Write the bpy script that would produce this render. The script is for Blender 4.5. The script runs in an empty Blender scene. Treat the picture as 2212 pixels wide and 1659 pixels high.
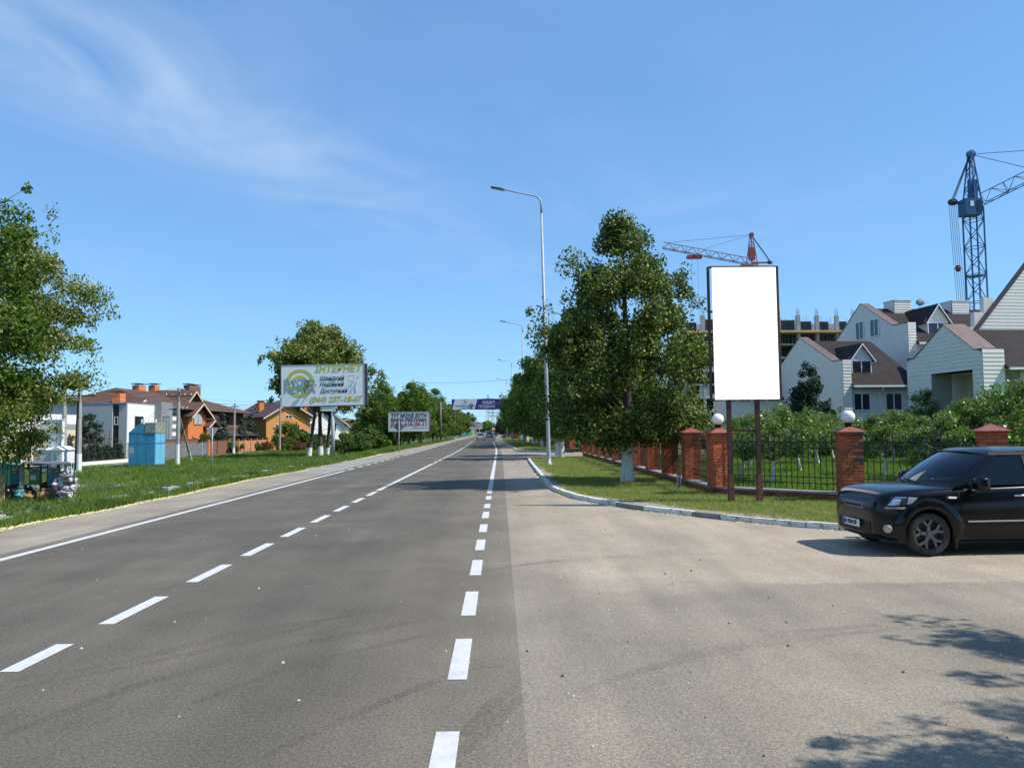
import bpy, bmesh, math, random
import numpy as np
from mathutils import Vector, Matrix
from mathutils.bvhtree import BVHTree

scene = bpy.context.scene
C = scene.collection
R = math.radians
rnd = random.Random(7)

# ------------------------------------------------------------------ camera
CAM_H = 1.9
FPX = 1662.0                      # focal length in pixels of a 2212 px wide picture
PITCH, YAW, ROLL = R(3.45), R(0.9), R(0.6)
cam_d = bpy.data.cameras.new('camera')
cam = bpy.data.objects.new('camera', cam_d)
C.objects.link(cam)
CAM_ROT = Matrix.Rotation(-YAW, 3, 'Z') @ Matrix.Rotation(math.pi/2 + PITCH, 3, 'X') @ Matrix.Rotation(-ROLL, 3, 'Z')
cam.matrix_world = Matrix.Translation((0, 0, CAM_H)) @ CAM_ROT.to_4x4()
cam_d.sensor_width = 36.0
cam_d.lens = 36.0 * FPX / 2212.0
cam_d.clip_end = 8000
cam_d.clip_start = 0.05
scene.camera = cam

# ------------------------------------------------------------------ sun, sky
SUN_EL = R(50)
SUN_H = Vector((0.982, -0.19, 0)).normalized()
SUN_DIR = Vector((SUN_H.x*math.cos(SUN_EL), SUN_H.y*math.cos(SUN_EL), math.sin(SUN_EL)))
sl = bpy.data.lights.new('sun', 'SUN')
sl.energy = 3.75
sl.angle = R(0.53)
sl.color = (1.0, 0.955, 0.88)
so = bpy.data.objects.new('sun', sl)
C.objects.link(so)
so.rotation_euler = (-SUN_DIR).to_track_quat('-Z', 'Y').to_euler()
so.location = (20, -10, 40)

world = bpy.data.worlds.new('World')
scene.world = world
world.use_nodes = True
wn, wl = world.node_tree.nodes, world.node_tree.links
wn.clear()
w_out = wn.new('ShaderNodeOutputWorld')
bg = wn.new('ShaderNodeBackground')
bg.inputs[1].default_value = 0.15
sky = wn.new('ShaderNodeTexSky')
sky.sky_type = 'NISHITA'
sky.sun_disc = False
sky.sun_elevation = SUN_EL
sky.sun_rotation = math.atan2(SUN_DIR.x, SUN_DIR.y)
sky.air_density = 1.0
sky.dust_density = 0.0
sky.ozone_density = 4.0
sky.altitude = 120

def wnode(kind, **kw):
    n = wn.new(kind)
    for k, v in kw.items():
        setattr(n, k, v)
    return n
def wmath(op, a, b=None, clamp=False):
    n = wn.new('ShaderNodeMath'); n.operation = op; n.use_clamp = clamp
    for i, s in enumerate((a, b)):
        if s is None: continue
        if isinstance(s, (int, float)): n.inputs[i].default_value = s
        else: wl.new(s, n.inputs[i])
    return n.outputs[0]
tc = wn.new('ShaderNodeTexCoord')
sep = wn.new('ShaderNodeSeparateXYZ'); wl.new(tc.outputs['Generated'], sep.inputs[0])
zc = wmath('MAXIMUM', sep.outputs[2], 0.06)
px_ = wmath('DIVIDE', sep.outputs[0], zc)
py_ = wmath('DIVIDE', sep.outputs[1], zc)
# cirrus layer on a plane overhead: axes along / across the streaks
ca, sa = 0.40, 0.917
al = wmath('ADD', wmath('MULTIPLY', px_, ca), wmath('MULTIPLY', py_, sa))
ac = wmath('SUBTRACT', wmath('MULTIPLY', px_, sa), wmath('MULTIPLY', py_, ca))
cmb = wn.new('ShaderNodeCombineXYZ')
wl.new(wmath('MULTIPLY', al, 0.95), cmb.inputs[0]); wl.new(wmath('MULTIPLY', ac, 1.3), cmb.inputs[1])
n1 = wn.new('ShaderNodeTexNoise'); n1.inputs['Scale'].default_value = 1.1; n1.inputs['Detail'].default_value = 6
n1.inputs['Roughness'].default_value = 0.50; n1.inputs['Distortion'].default_value = 1.7
wl.new(cmb.outputs[0], n1.inputs['Vector'])
n2 = wn.new('ShaderNodeTexNoise'); n2.inputs['Scale'].default_value = 0.42; n2.inputs['Detail'].default_value = 3
wl.new(cmb.outputs[0], n2.inputs['Vector'])
d0 = wmath('DIVIDE', wmath('ADD', ac, 1.84), 0.42)      # main streak
band = wmath('POWER', 2.718, wmath('MULTIPLY', wmath('MULTIPLY', d0, d0), -1.0))
veil = wmath('MULTIPLY', wmath('SUBTRACT', n2.outputs[0], 0.47, True), 1.6, True)
fib = wmath('MULTIPLY', wmath('SUBTRACT', n1.outputs[0], 0.30, True), 2.2, True)
fade = wmath('SUBTRACT', 1.0, wmath('MULTIPLY', wmath('SUBTRACT', al, 2.2, True), 0.75, True), True)
band = wmath('MULTIPLY', band, fade)
cov = wmath('MULTIPLY', fib, wmath('ADD', wmath('MULTIPLY', band, 0.75), wmath('MULTIPLY', veil, 0.5)), True)
hz = wmath('MULTIPLY', wmath('SUBTRACT', sep.outputs[2], 0.05, True), 7.0, True)
cov = wmath('MULTIPLY', cov, hz, True)
mixc = wn.new('ShaderNodeMixRGB')
mixc.inputs[2].default_value = (2.4, 3.1, 4.3, 1)
# camera-like response for the sky: softer gradient towards the horizon, deeper blue
sk1 = wn.new('ShaderNodeVectorMath'); sk1.operation = 'SCALE'; sk1.inputs['Scale'].default_value = 0.11; wl.new(sky.outputs[0], sk1.inputs[0])
sk2 = wn.new('ShaderNodeGamma'); sk2.inputs[1].default_value = 0.60; wl.new(sk1.outputs[0], sk2.inputs[0])
hsv = wn.new('ShaderNodeVectorMath'); hsv.operation = 'MULTIPLY'; hsv.inputs[1].default_value = (0.405/0.15, 0.64/0.15, 0.87/0.15); wl.new(sk2.outputs[0], hsv.inputs[0])
wl.new(cov, mixc.inputs[0]); wl.new(hsv.outputs[0], mixc.inputs[1])
wl.new(mixc.outputs[0], bg.inputs[0]); wl.new(bg.outputs[0], w_out.inputs[0])

scene.view_settings.view_transform = 'Standard'
scene.view_settings.look = 'None'
scene.view_settings.exposure = 0.6
scene.view_settings.gamma = 1.0
scene.cycles.max_bounces = 6
scene.cycles.transparent_max_bounces = 12
scene.cycles.caustics_reflective = False
scene.cycles.caustics_refractive = False
scene.cycles.use_denoising = True

# ------------------------------------------------------------------ picture -> place helpers
ZL = -1.1                                     # level of the low ground left of the road
def zt(x, y):
    t = min(1.0, max(0.0, (-10.4 - x) / 8.6))
    return ZL * t * t * (3 - 2*t) if t > 0 else 0.0
def ray(px, py):
    return (CAM_ROT @ Vector((px - 1106, 829.5 - py, -FPX))).normalized()
def G(px, py, z=0.0):
    d = ray(px, py); t = (z - CAM_H) / d.z
    return Vector((d.x*t, d.y*t, z))
def T(px, py):
    z = 0.0
    for _ in range(40):
        p = G(px, py, z); z = z*0.5 + zt(p.x, p.y)*0.5
    p = G(px, py, z); p.z = zt(p.x, p.y); return p
def onY(px, py, Y):
    d = ray(px, py); t = Y / d.y
    return Vector((d.x*t, Y, CAM_H + d.z*t))
def onX(px, py, X):
    d = ray(px, py); t = X / d.x
    return Vector((X, d.y*t, CAM_H + d.z*t))
def xo(y):                                    # the road drifts slightly left with distance
    t = min(1.0, max(0.0, (y - 60) / 110.0))
    return -1.25 * t*t*(3 - 2*t)

# ------------------------------------------------------------------ materials
MATS = {}
def M(name, col, rough=0.75, var=0.12, scale=3.0, bump=0.0, bscale=60.0, metal=0.0, spec=0.35, obj_rand=0.0, stretch=None, col2=None, dirt=None):
    if name in MATS: return MATS[name]
    m = bpy.data.materials.new(name); m.use_nodes = True
    nt = m.node_tree; N, L = nt.nodes, nt.links
    b = N['Principled BSDF']
    b.inputs['Roughness'].default_value = rough
    b.inputs['Metallic'].default_value = metal
    b.inputs['Specular IOR Level'].default_value = spec
    t = N.new('ShaderNodeTexCoord')
    vec = t.outputs['Object']
    if stretch:
        mp = N.new('ShaderNodeMapping'); mp.inputs['Scale'].default_value = stretch
        L.new(vec, mp.inputs['Vector']); vec = mp.outputs[0]
    no = N.new('ShaderNodeTexNoise'); no.inputs['Scale'].default_value = scale; no.inputs['Detail'].default_value = 6
    no.inputs['Roughness'].default_value = 0.62
    L.new(vec, no.inputs['Vector'])
    rp = N.new('ShaderNodeValToRGB')
    c2 = col2 if col2 else tuple(min(1, c*(1+var)) for c in col)
    c1 = tuple(c*(1-var) for c in col)
    rp.color_ramp.elements[0].position = 0.32; rp.color_ramp.elements[0].color = (*c1, 1)
    rp.color_ramp.elements[1].position = 0.68; rp.color_ramp.elements[1].color = (*c2, 1)
    L.new(no.outputs[0], rp.inputs[0])
    out = rp.outputs[0]
    if dirt:
        n3 = N.new('ShaderNodeTexNoise'); n3.inputs['Scale'].default_value = dirt[1]; n3.inputs['Detail'].default_value = 8
        n3.inputs['Roughness'].default_value = 0.7
        L.new(t.outputs['Object'], n3.inputs['Vector'])
        r3 = N.new('ShaderNodeValToRGB'); r3.color_ramp.elements[0].position = dirt[2]; r3.color_ramp.elements[1].position = dirt[2] + 0.12
        L.new(n3.outputs[0], r3.inputs[0])
        mx = N.new('ShaderNodeMixRGB'); mx.inputs[2].default_value = (*dirt[0], 1)
        L.new(r3.outputs[0], mx.inputs[0]); L.new(out, mx.inputs[1]); out = mx.outputs[0]
    if obj_rand:
        oi = N.new('ShaderNodeObjectInfo')
        hs = N.new('ShaderNodeHueSaturation')
        mr = N.new('ShaderNodeMapRange'); mr.inputs[3].default_value = 1 - obj_rand; mr.inputs[4].default_value = 1 + obj_rand
        L.new(oi.outputs['Random'], mr.inputs[0]); L.new(mr.outputs[0], hs.inputs['Value'])
        L.new(out, hs.inputs['Color']); out = hs.outputs[0]
    L.new(out, b.inputs['Base Color'])
    if bump:
        nb = N.new('ShaderNodeTexNoise'); nb.inputs['Scale'].default_value = bscale; nb.inputs['Detail'].default_value = 4
        L.new(vec, nb.inputs['Vector'])
        bp = N.new('ShaderNodeBump'); bp.inputs['Strength'].default_value = bump; bp.inputs['Distance'].default_value = 0.02
        L.new(nb.outputs[0], bp.inputs['Height']); L.new(bp.outputs[0], b.inputs['Normal'])
    MATS[name] = m
    return m

def leaf_mat(name, dark, light, trans=0.35, odd=None, odd_share=0.0, rough=0.5, patch=None):
    m = bpy.data.materials.new(name); m.use_nodes = True
    N, L = m.node_tree.nodes, m.node_tree.links
    N.clear()
    out = N.new('ShaderNodeOutputMaterial')
    geo = N.new('ShaderNodeNewGeometry')
    rp = N.new('ShaderNodeValToRGB')
    rp.color_ramp.elements[0].color = (*dark, 1); rp.color_ramp.elements[1].color = (*light, 1)
    if odd:
        e = rp.color_ramp.elements.new(1 - odd_share); e.color = (*light, 1)
        e2 = rp.color_ramp.elements.new(min(0.999, 1 - odd_share + 0.005)); e2.color = (*odd, 1)
        rp.color_ramp.elements[-1].color = (*odd, 1)
    L.new(geo.outputs['Random Per Island'], rp.inputs[0])
    col_out = rp.outputs[0]
    if patch:                                             # drier and lusher patches across the ground
        pn_ = N.new('ShaderNodeTexNoise'); pn_.inputs['Scale'].default_value = patch[1]; pn_.inputs['Detail'].default_value = 5; pn_.inputs['Roughness'].default_value = 0.65
        L.new(geo.outputs['Position'], pn_.inputs['Vector'])
        pr = N.new('ShaderNodeValToRGB'); pr.color_ramp.elements[0].position = patch[2]; pr.color_ramp.elements[1].position = patch[2]+0.16; L.new(pn_.outputs[0], pr.inputs[0])
        pm = N.new('ShaderNodeMixRGB'); pm.inputs[2].default_value = (*patch[0], 1); L.new(pr.outputs[0], pm.inputs[0]); L.new(rp.outputs[0], pm.inputs[1]); col_out = pm.outputs[0]
    bs = N.new('ShaderNodeBsdfPrincipled'); bs.inputs['Roughness'].default_value = rough
    bs.inputs['Specular IOR Level'].default_value = 0.35
    tr = N.new('ShaderNodeBsdfTranslucent')
    hs = N.new('ShaderNodeHueSaturation'); hs.inputs['Saturation'].default_value = 1.15; hs.inputs['Value'].default_value = 1.25
    L.new(col_out, hs.inputs['Color'])
    L.new(col_out, bs.inputs['Base Color']); L.new(hs.outputs[0], tr.inputs[0])
    mx = N.new('ShaderNodeMixShader'); mx.inputs[0].default_value = trans
    L.new(bs.outputs[0], mx.inputs[1]); L.new(tr.outputs[0], mx.inputs[2]); L.new(mx.outputs[0], out.inputs[0])
    MATS[name] = m
    return m

def glass_mat(name, tint, trans, rough=0.02):
    m = bpy.data.materials.new(name); m.use_nodes = True
    N, L = m.node_tree.nodes, m.node_tree.links
    N.clear()
    out = N.new('ShaderNodeOutputMaterial')
    gl = N.new('ShaderNodeBsdfGlossy'); gl.inputs['Roughness'].default_value = rough; gl.inputs[0].default_value = (0.85, 0.9, 0.95, 1)
    tp = N.new('ShaderNodeBsdfTransparent'); tp.inputs[0].default_value = (*tint, 1)
    df = N.new('ShaderNodeBsdfDiffuse'); df.inputs[0].default_value = (0.012, 0.015, 0.018, 1)
    m0 = N.new('ShaderNodeMixShader'); m0.inputs[0].default_value = trans
    L.new(df.outputs[0], m0.inputs[1]); L.new(tp.outputs[0], m0.inputs[2])
    lw = N.new('ShaderNodeLayerWeight'); lw.inputs[0].default_value = 0.5
    p5 = N.new('ShaderNodeMath'); p5.operation = 'POWER'; p5.inputs[1].default_value = 4.0; L.new(lw.outputs['Facing'], p5.inputs[0])
    fr = N.new('ShaderNodeMath'); fr.operation = 'MULTIPLY_ADD'; fr.inputs[1].default_value = 0.9; fr.inputs[2].default_value = 0.045; L.new(p5.outputs[0], fr.inputs[0])
    m1 = N.new('ShaderNodeMixShader')
    L.new(fr.outputs[0], m1.inputs[0]); L.new(m0.outputs[0], m1.inputs[1]); L.new(gl.outputs[0], m1.inputs[2])
    L.new(m1.outputs[0], out.inputs[0])
    MATS[name] = m
    return m

def whitewash(name, bark, z0=1.15, white=(0.72, 0.72, 0.68)):
    """bark with lime wash up to z0 metres above the base, worn at its edge"""
    m = bpy.data.materials.new(name); m.use_nodes = True
    N, L = m.node_tree.nodes, m.node_tree.links
    b = N['Principled BSDF']; b.inputs['Roughness'].default_value = 0.9
    t = N.new('ShaderNodeTexCoord'); s = N.new('ShaderNodeSeparateXYZ'); L.new(t.outputs['Object'], s.inputs[0])
    mp = N.new('ShaderNodeMapping'); mp.inputs['Scale'].default_value = (1, 1, 0.25); L.new(t.outputs['Object'], mp.inputs[0])
    no = N.new('ShaderNodeTexNoise'); no.inputs['Scale'].default_value = 14; no.inputs['Detail'].default_value = 7; L.new(mp.outputs[0], no.inputs['Vector'])
    rb = N.new('ShaderNodeValToRGB')
    rb.color_ramp.elements[0].color = (*[c*0.5 for c in bark], 1); rb.color_ramp.elements[1].color = (*[c*1.5 for c in bark], 1)
    rb.color_ramp.elements[0].position = 0.3; rb.color_ramp.elements[1].position = 0.7
    L.new(no.outputs[0], rb.inputs[0])
    rw = N.new('ShaderNodeValToRGB')
    rw.color_ramp.elements[0].color = (*[c*0.55 for c in white], 1); rw.color_ramp.elements[1].color = (*white, 1)
    rw.color_ramp.elements[0].position = 0.3; rw.color_ramp.elements[1].position = 0.48
    L.new(no.outputs[0], rw.inputs[0])
    a = N.new('ShaderNodeMath'); a.operation = 'MULTIPLY_ADD'; a.inputs[1].default_value = 0.3; L.new(no.outputs[0], a.inputs[0]); L.new(s.outputs[2], a.inputs[2])
    g = N.new('ShaderNodeMath'); g.operation = 'GREATER_THAN'; g.inputs[1].default_value = z0 + 0.15; L.new(a.outputs[0], g.inputs[0])
    mx = N.new('ShaderNodeMixRGB'); L.new(g.outputs[0], mx.inputs[0]); L.new(rw.outputs[0], mx.inputs[1]); L.new(rb.outputs[0], mx.inputs[2])
    L.new(mx.outputs[0], b.inputs['Base Color'])
    bp = N.new('ShaderNodeBump'); bp.inputs['Strength'].default_value = 0.8; bp.inputs['Distance'].default_value = 0.03
    L.new(no.outputs[0], bp.inputs['Height']); L.new(bp.outputs[0], b.inputs['Normal'])
    MATS[name] = m
    return m

def corrugated(name, col, pitch, axis, var=0.25, rough=0.7, depth=0.03, metal=0.0):
    """sheet roofing / cladding with waves along one object axis"""
    m = M(name, col, rough=rough, var=var, scale=1.2, metal=metal)
    N, L = m.node_tree.nodes, m.node_tree.links
    b = N['Principled BSDF']
    t = N.new('ShaderNodeTexCoord'); s = N.new('ShaderNodeSeparateXYZ'); L.new(t.outputs['Object'], s.inputs[0])
    k = N.new('ShaderNodeMath'); k.operation = 'MULTIPLY'; k.inputs[1].default_value = 2*math.pi/pitch; L.new(s.outputs[axis], k.inputs[0])
    sn = N.new('ShaderNodeMath'); sn.operation = 'SINE'; L.new(k.outputs[0], sn.inputs[0])
    bp = N.new('ShaderNodeBump'); bp.inputs['Strength'].default_value = 1.0; bp.inputs['Distance'].default_value = depth
    L.new(sn.outputs[0], bp.inputs['Height']); L.new(bp.outputs[0], b.inputs['Normal'])
    return m

# ------------------------------------------------------------------ mesh builder
class MB:
    def __init__(s): s.v = []; s.f = []
    def poly(s, pts):
        n = len(s.v); s.v += [tuple(p) for p in pts]; s.f.append(tuple(range(n, n+len(pts))))
    def box(s, x0, x1, y0, y1, z0, z1):
        n = len(s.v)
        s.v += [(x, y, z) for z in (z0, z1) for y in (y0, y1) for x in (x0, x1)]
        for q in ((0,2,3,1), (4,5,7,6), (0,1,5,4), (2,6,7,3), (0,4,6,2), (1,3,7,5)):
            s.f.append(tuple(n+i for i in q))
        return s
    def obox(s, c, size, rz=0.0):
        n = len(s.v); cs, sn = math.cos(rz), math.sin(rz)
        hx, hy, hz_ = size[0]/2, size[1]/2, size[2]/2
        for z in (-hz_, hz_):
            for y in (-hy, hy):
                for x in (-hx, hx):
                    s.v.append((c[0]+x*cs-y*sn, c[1]+x*sn+y*cs, c[2]+z))
        for q in ((0,2,3,1), (4,5,7,6), (0,1,5,4), (2,6,7,3), (0,4,6,2), (1,3,7,5)):
            s.f.append(tuple(n+i for i in q))
        return s
    def bar(s, p0, p1, r, n=4, r1=None, caps=True):
        return s.tube([p0, p1], [r, r if r1 is None else r1], n, caps)
    def tube(s, path, rad, n=6, caps=True):
        path = [Vector(p) for p in path]
        if not isinstance(rad, (list, tuple)): rad = [rad]*len(path)
        prev = None; base = len(s.v)
        for i, p in enumerate(path):
            d = (path[min(i+1, len(path)-1)] - path[max(i-1, 0)])
            if d.length < 1e-9: d = Vector((0, 0, 1))
            d.normalize()
            a = prev if prev is not None else (Vector((1, 0, 0)) if abs(d.x) < 0.8 else Vector((0, 1, 0)))
            u = (a - d*a.dot(d)); u.normalize(); w = d.cross(u); prev = u
            for k in range(n):
                t = 2*math.pi*(k+0.5)/n
                s.v.append(tuple(p + (u*math.cos(t) + w*math.sin(t))*rad[i]))
        for i in range(len(path)-1):
            for k in range(n):
                a, b_ = base+i*n+k, base+i*n+(k+1) % n
                s.f.append((a, b_, b_+n, a+n))
        if caps:
            s.f.append(tuple(base+k for k in reversed(range(n))))
            s.f.append(tuple(base+(len(path)-1)*n+k for k in range(n)))
        return s
    def prism(s, pts, ext):
        """planar polygon pts pushed along vector ext"""
        n = len(s.v); k = len(pts); e = Vector(ext)
        s.v += [tuple(p) for p in pts] + [tuple(Vector(p)+e) for p in pts]
        s.f.append(tuple(n+i for i in reversed(range(k)))); s.f.append(tuple(n+k+i for i in range(k)))
        for i in range(k):
            j = (i+1) % k; s.f.append((n+i, n+j, n+k+j, n+k+i))
        return s
    def lathe(s, prof, n=16, c=(0, 0, 0), axis='Z'):
        base = len(s.v)
        for r, h in prof:
            for k in range(n):
                t = 2*math.pi*k/n; a, b_ = r*math.cos(t), r*math.sin(t)
                p = (a, b_, h) if axis == 'Z' else ((a, h, b_) if axis == 'Y' else (h, a, b_))
                s.v.append((c[0]+p[0], c[1]+p[1], c[2]+p[2]))
        for i in range(len(prof)-1):
            for k in range(n):
                a, b_ = base+i*n+k, base+i*n+(k+1) % n
                s.f.append((a, b_, b_+n, a+n))
        s.f.append(tuple(base+k for k in range(n))); s.f.append(tuple(base+(len(prof)-1)*n+k for k in range(n)))
        return s
    def ball(s, c, r, n=16, sq=(1, 1, 1)):
        base = len(s.v); m = n//2
        for i in range(m+1):
            ph = math.pi*i/m
            for k in range(n):
                t = 2*math.pi*k/n
                s.v.append((c[0]+r*sq[0]*math.sin(ph)*math.cos(t), c[1]+r*sq[1]*math.sin(ph)*math.sin(t), c[2]+r*sq[2]*math.cos(ph)))
        for i in range(m):
            for k in range(n):
                a, b_ = base+i*n+k, base+i*n+(k+1) % n
                s.f.append((a, a+n, b_+n, b_))
        return s
    def lattice(s, p0, p1, w, bays, r, up=(0, 0, 1), w1=None, tri=False, rd=None):
        p0, p1 = Vector(p0), Vector(p1); d = (p1-p0).normalized(); w1 = w if w1 is None else w1; rd = rd or r*0.55
        a = Vector(up); u = (a - d*a.dot(d)).normalized(); v = d.cross(u)
        if tri: offs = [(-0.5, -0.5), (-0.5, 0.5), (0.5, 0.0)]
        else: offs = [(-0.5, -0.5), (-0.5, 0.5), (0.5, 0.5), (0.5, -0.5)]
        def pt(k, t):
            ww = w + (w1-w)*t
            return p0 + (p1-p0)*t + u*offs[k][0]*ww + v*offs[k][1]*ww
        n = len(offs)
        for k in range(n): s.bar(pt(k, 0), pt(k, 1), r, 4)
        for i in range(bays):
            t0, t1 = i/bays, (i+1)/bays
            for k in range(n):
                j = (k+1) % n
                if (i+k) % 2: s.bar(pt(k, t0), pt(j, t1), rd, 3, caps=False)
                else: s.bar(pt(j, t0), pt(k, t1), rd, 3, caps=False)
                if i % 2 == 0: s.bar(pt(k, t0), pt(j, t0), rd, 3, caps=False)
        return s
    def mesh(s, name, mat=None, smooth=False):
        me = bpy.data.meshes.new(name)
        me.from_pydata(s.v, [], s.f)
        if mat: me.materials.append(mat)
        bm = bmesh.new(); bm.from_mesh(me); bmesh.ops.recalc_face_normals(bm, faces=bm.faces); bm.to_mesh(me); bm.free()
        if smooth: me.polygons.foreach_set('use_smooth', [True]*len(me.polygons))
        return me
    def build(s, name, mat, parent=None, smooth=False, local=True):
        """local=False: vertices are world positions, turned into the parent's frame"""
        if parent is not None and not local:
            l = parent.location; s.v = [(a-l.x, b_-l.y, c-l.z) for a, b_, c in s.v]
        return link(name, s.mesh(name, mat, smooth), parent)

def link(name, me, parent=None, loc=None, rz=0.0):
    o = bpy.data.objects.new(name, me); C.objects.link(o)
    if parent is not None: o.parent = parent
    if loc is not None: o.location = loc
    if rz: o.rotation_euler.z = rz
    return o
def tag(o, label, cat, group=None):
    o['label'] = label; o['category'] = cat
    if group: o['group'] = group
    return o
def thing(name, label, cat, loc=(0, 0, 0), rz=0.0, group=None):
    o = bpy.data.objects.new(name, None); C.objects.link(o)
    o.empty_display_size = 0.2
    o.location = loc; o.rotation_euler = (0, 0, rz)
    return tag(o, label, cat, group)
def struct(o): o['kind'] = 'structure'; return o
def stuff(o): o['kind'] = 'stuff'; return o
def copy_thing(root, loc, rz=0.0, scale=None, label=None):
    r = root.copy(); C.objects.link(r); r.location = loc; r.rotation_euler = (0, 0, rz)
    if scale is not None: r.scale = scale if isinstance(scale, tuple) else (scale,)*3
    if label: r['label'] = label
    def rec(a, b_):
        for ch in list(a.children):
            c = ch.copy(); C.objects.link(c); c.parent = b_; rec(ch, c)
    rec(root, r)
    return r
def numpy_mesh(name, V, F, mat):
    """V (n,3) float, F (m,k) int"""
    me = bpy.data.meshes.new(name)
    k = F.shape[1]
    me.vertices.add(len(V)); me.vertices.foreach_set('co', V.astype(np.float32).ravel())
    me.loops.add(F.size); me.loops.foreach_set('vertex_index', F.astype(np.int32).ravel())
    me.polygons.add(len(F))
    me.polygons.foreach_set('loop_start', np.arange(0, F.size, k, dtype=np.int32))
    me.polygons.foreach_set('loop_total', np.full(len(F), k, dtype=np.int32))
    me.update(calc_edges=True)
    me.materials.append(mat)
    return me

def text_mesh(body, size, mat, bold=0.0, shear=0.0, extrude=0.004, align='CENTER', width=None, spacing=1.0, linesp=1.0):
    cu = bpy.data.curves.new('lettering', 'FONT')
    cu.body = body; cu.size = size; cu.align_x = align; cu.align_y = 'CENTER'
    cu.offset = bold; cu.shear = shear; cu.extrude = extrude; cu.space_character = spacing; cu.space_line = linesp
    cu.resolution_u = 3
    o = bpy.data.objects.new('lettering', cu); C.objects.link(o)
    me = bpy.data.meshes.new_from_object(o.evaluated_get(bpy.context.evaluated_depsgraph_get()))
    bpy.data.objects.remove(o); bpy.data.curves.remove(cu)
    me.materials.clear(); me.materials.append(mat)
    if width:
        xs = [v.co.x for v in me.vertices]
        if xs:
            k = width/(max(xs)-min(xs))
            for v in me.vertices: v.co.x *= k
    return me
def letter(parent, body, x, y, z, size, mat, rz=0.0, tilt=0.0, name='lettering', **kw):
    """upright lettering, readable from the local -Y side"""
    o = link(name, text_mesh(body, size, mat, **kw), parent)
    o.matrix_local = Matrix.Translation((x, y, z)) @ Matrix.Rotation(rz, 4, 'Z') @ Matrix.Rotation(math.pi/2, 4, 'X') @ Matrix.Rotation(tilt, 4, 'Z')
    return o
# ------------------------------------------------------------------ shared materials
m_conc = M('concrete', (0.40, 0.39, 0.36), 0.9, 0.2, 4, 0.3, 50)
m_conc_dark = M('concrete_weathered', (0.30, 0.29, 0.27), 0.9, 0.3, 2.5, 0.4, 40)
m_white = M('white_paint', (0.78, 0.78, 0.76), 0.6, 0.06, 3)
m_lime = M('lime_wash', (0.78, 0.78, 0.74), 0.9, 0.1, 6, 0.2, 60, dirt=((0.33, 0.32, 0.3), 9, 0.62))
m_brick = M('brick', (0.44, 0.115, 0.045), 0.85, 0.22, 9, 0.5, 90, obj_rand=0.25)
m_brickj = M('brick_joined', (0.42, 0.11, 0.043), 0.85, 0.35, 7, 0.5, 90)
m_mortar = M('mortar', (0.13, 0.095, 0.075), 0.95, 0.25, 20, 0.3, 90)
m_cap = M('red_cap_metal', (0.25, 0.075, 0.052), 0.55, 0.25, 6)
m_iron = M('fence_iron', (0.012, 0.022, 0.018), 0.45, 0.3, 10)
m_globe = M('globe_glass', (0.86, 0.86, 0.84), 0.25, 0.02, 2)
m_black = M('black_rubber', (0.015, 0.015, 0.016), 0.8, 0.2, 10)
m_rust = M('rust_brown_steel', (0.075, 0.034, 0.026), 0.65, 0.35, 7)
m_steel = M('galvanised_steel', (0.38, 0.40, 0.42), 0.55, 0.10, 5, metal=0.15)
m_steel_dark = M('dark_steel', (0.05, 0.055, 0.06), 0.5, 0.2, 5)
m_grey = M('grey_paint', (0.30, 0.31, 0.33), 0.7, 0.06, 2)
m_glass_dark = M('dark_glass', (0.02, 0.026, 0.032), 0.06, 0.2, 1, spec=0.6)
m_frame_w = M('white_plastic', (0.8, 0.8, 0.8), 0.4, 0.03, 2)
m_wood = M('pale_wood', (0.50, 0.34, 0.17), 0.8, 0.2, 6, stretch=(1, 1, 0.1))
m_wire = M('wire', (0.03, 0.03, 0.032), 0.6, 0.1, 2)
m_curb_w = M('kerb_paint', (0.70, 0.68, 0.62), 0.8, 0.12, 3, 0.25, 50, dirt=((0.30, 0.29, 0.27), 5, 0.52))
m_curb_g = M('kerb_concrete', (0.24, 0.235, 0.225), 0.9, 0.3, 4, 0.4, 40)

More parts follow.
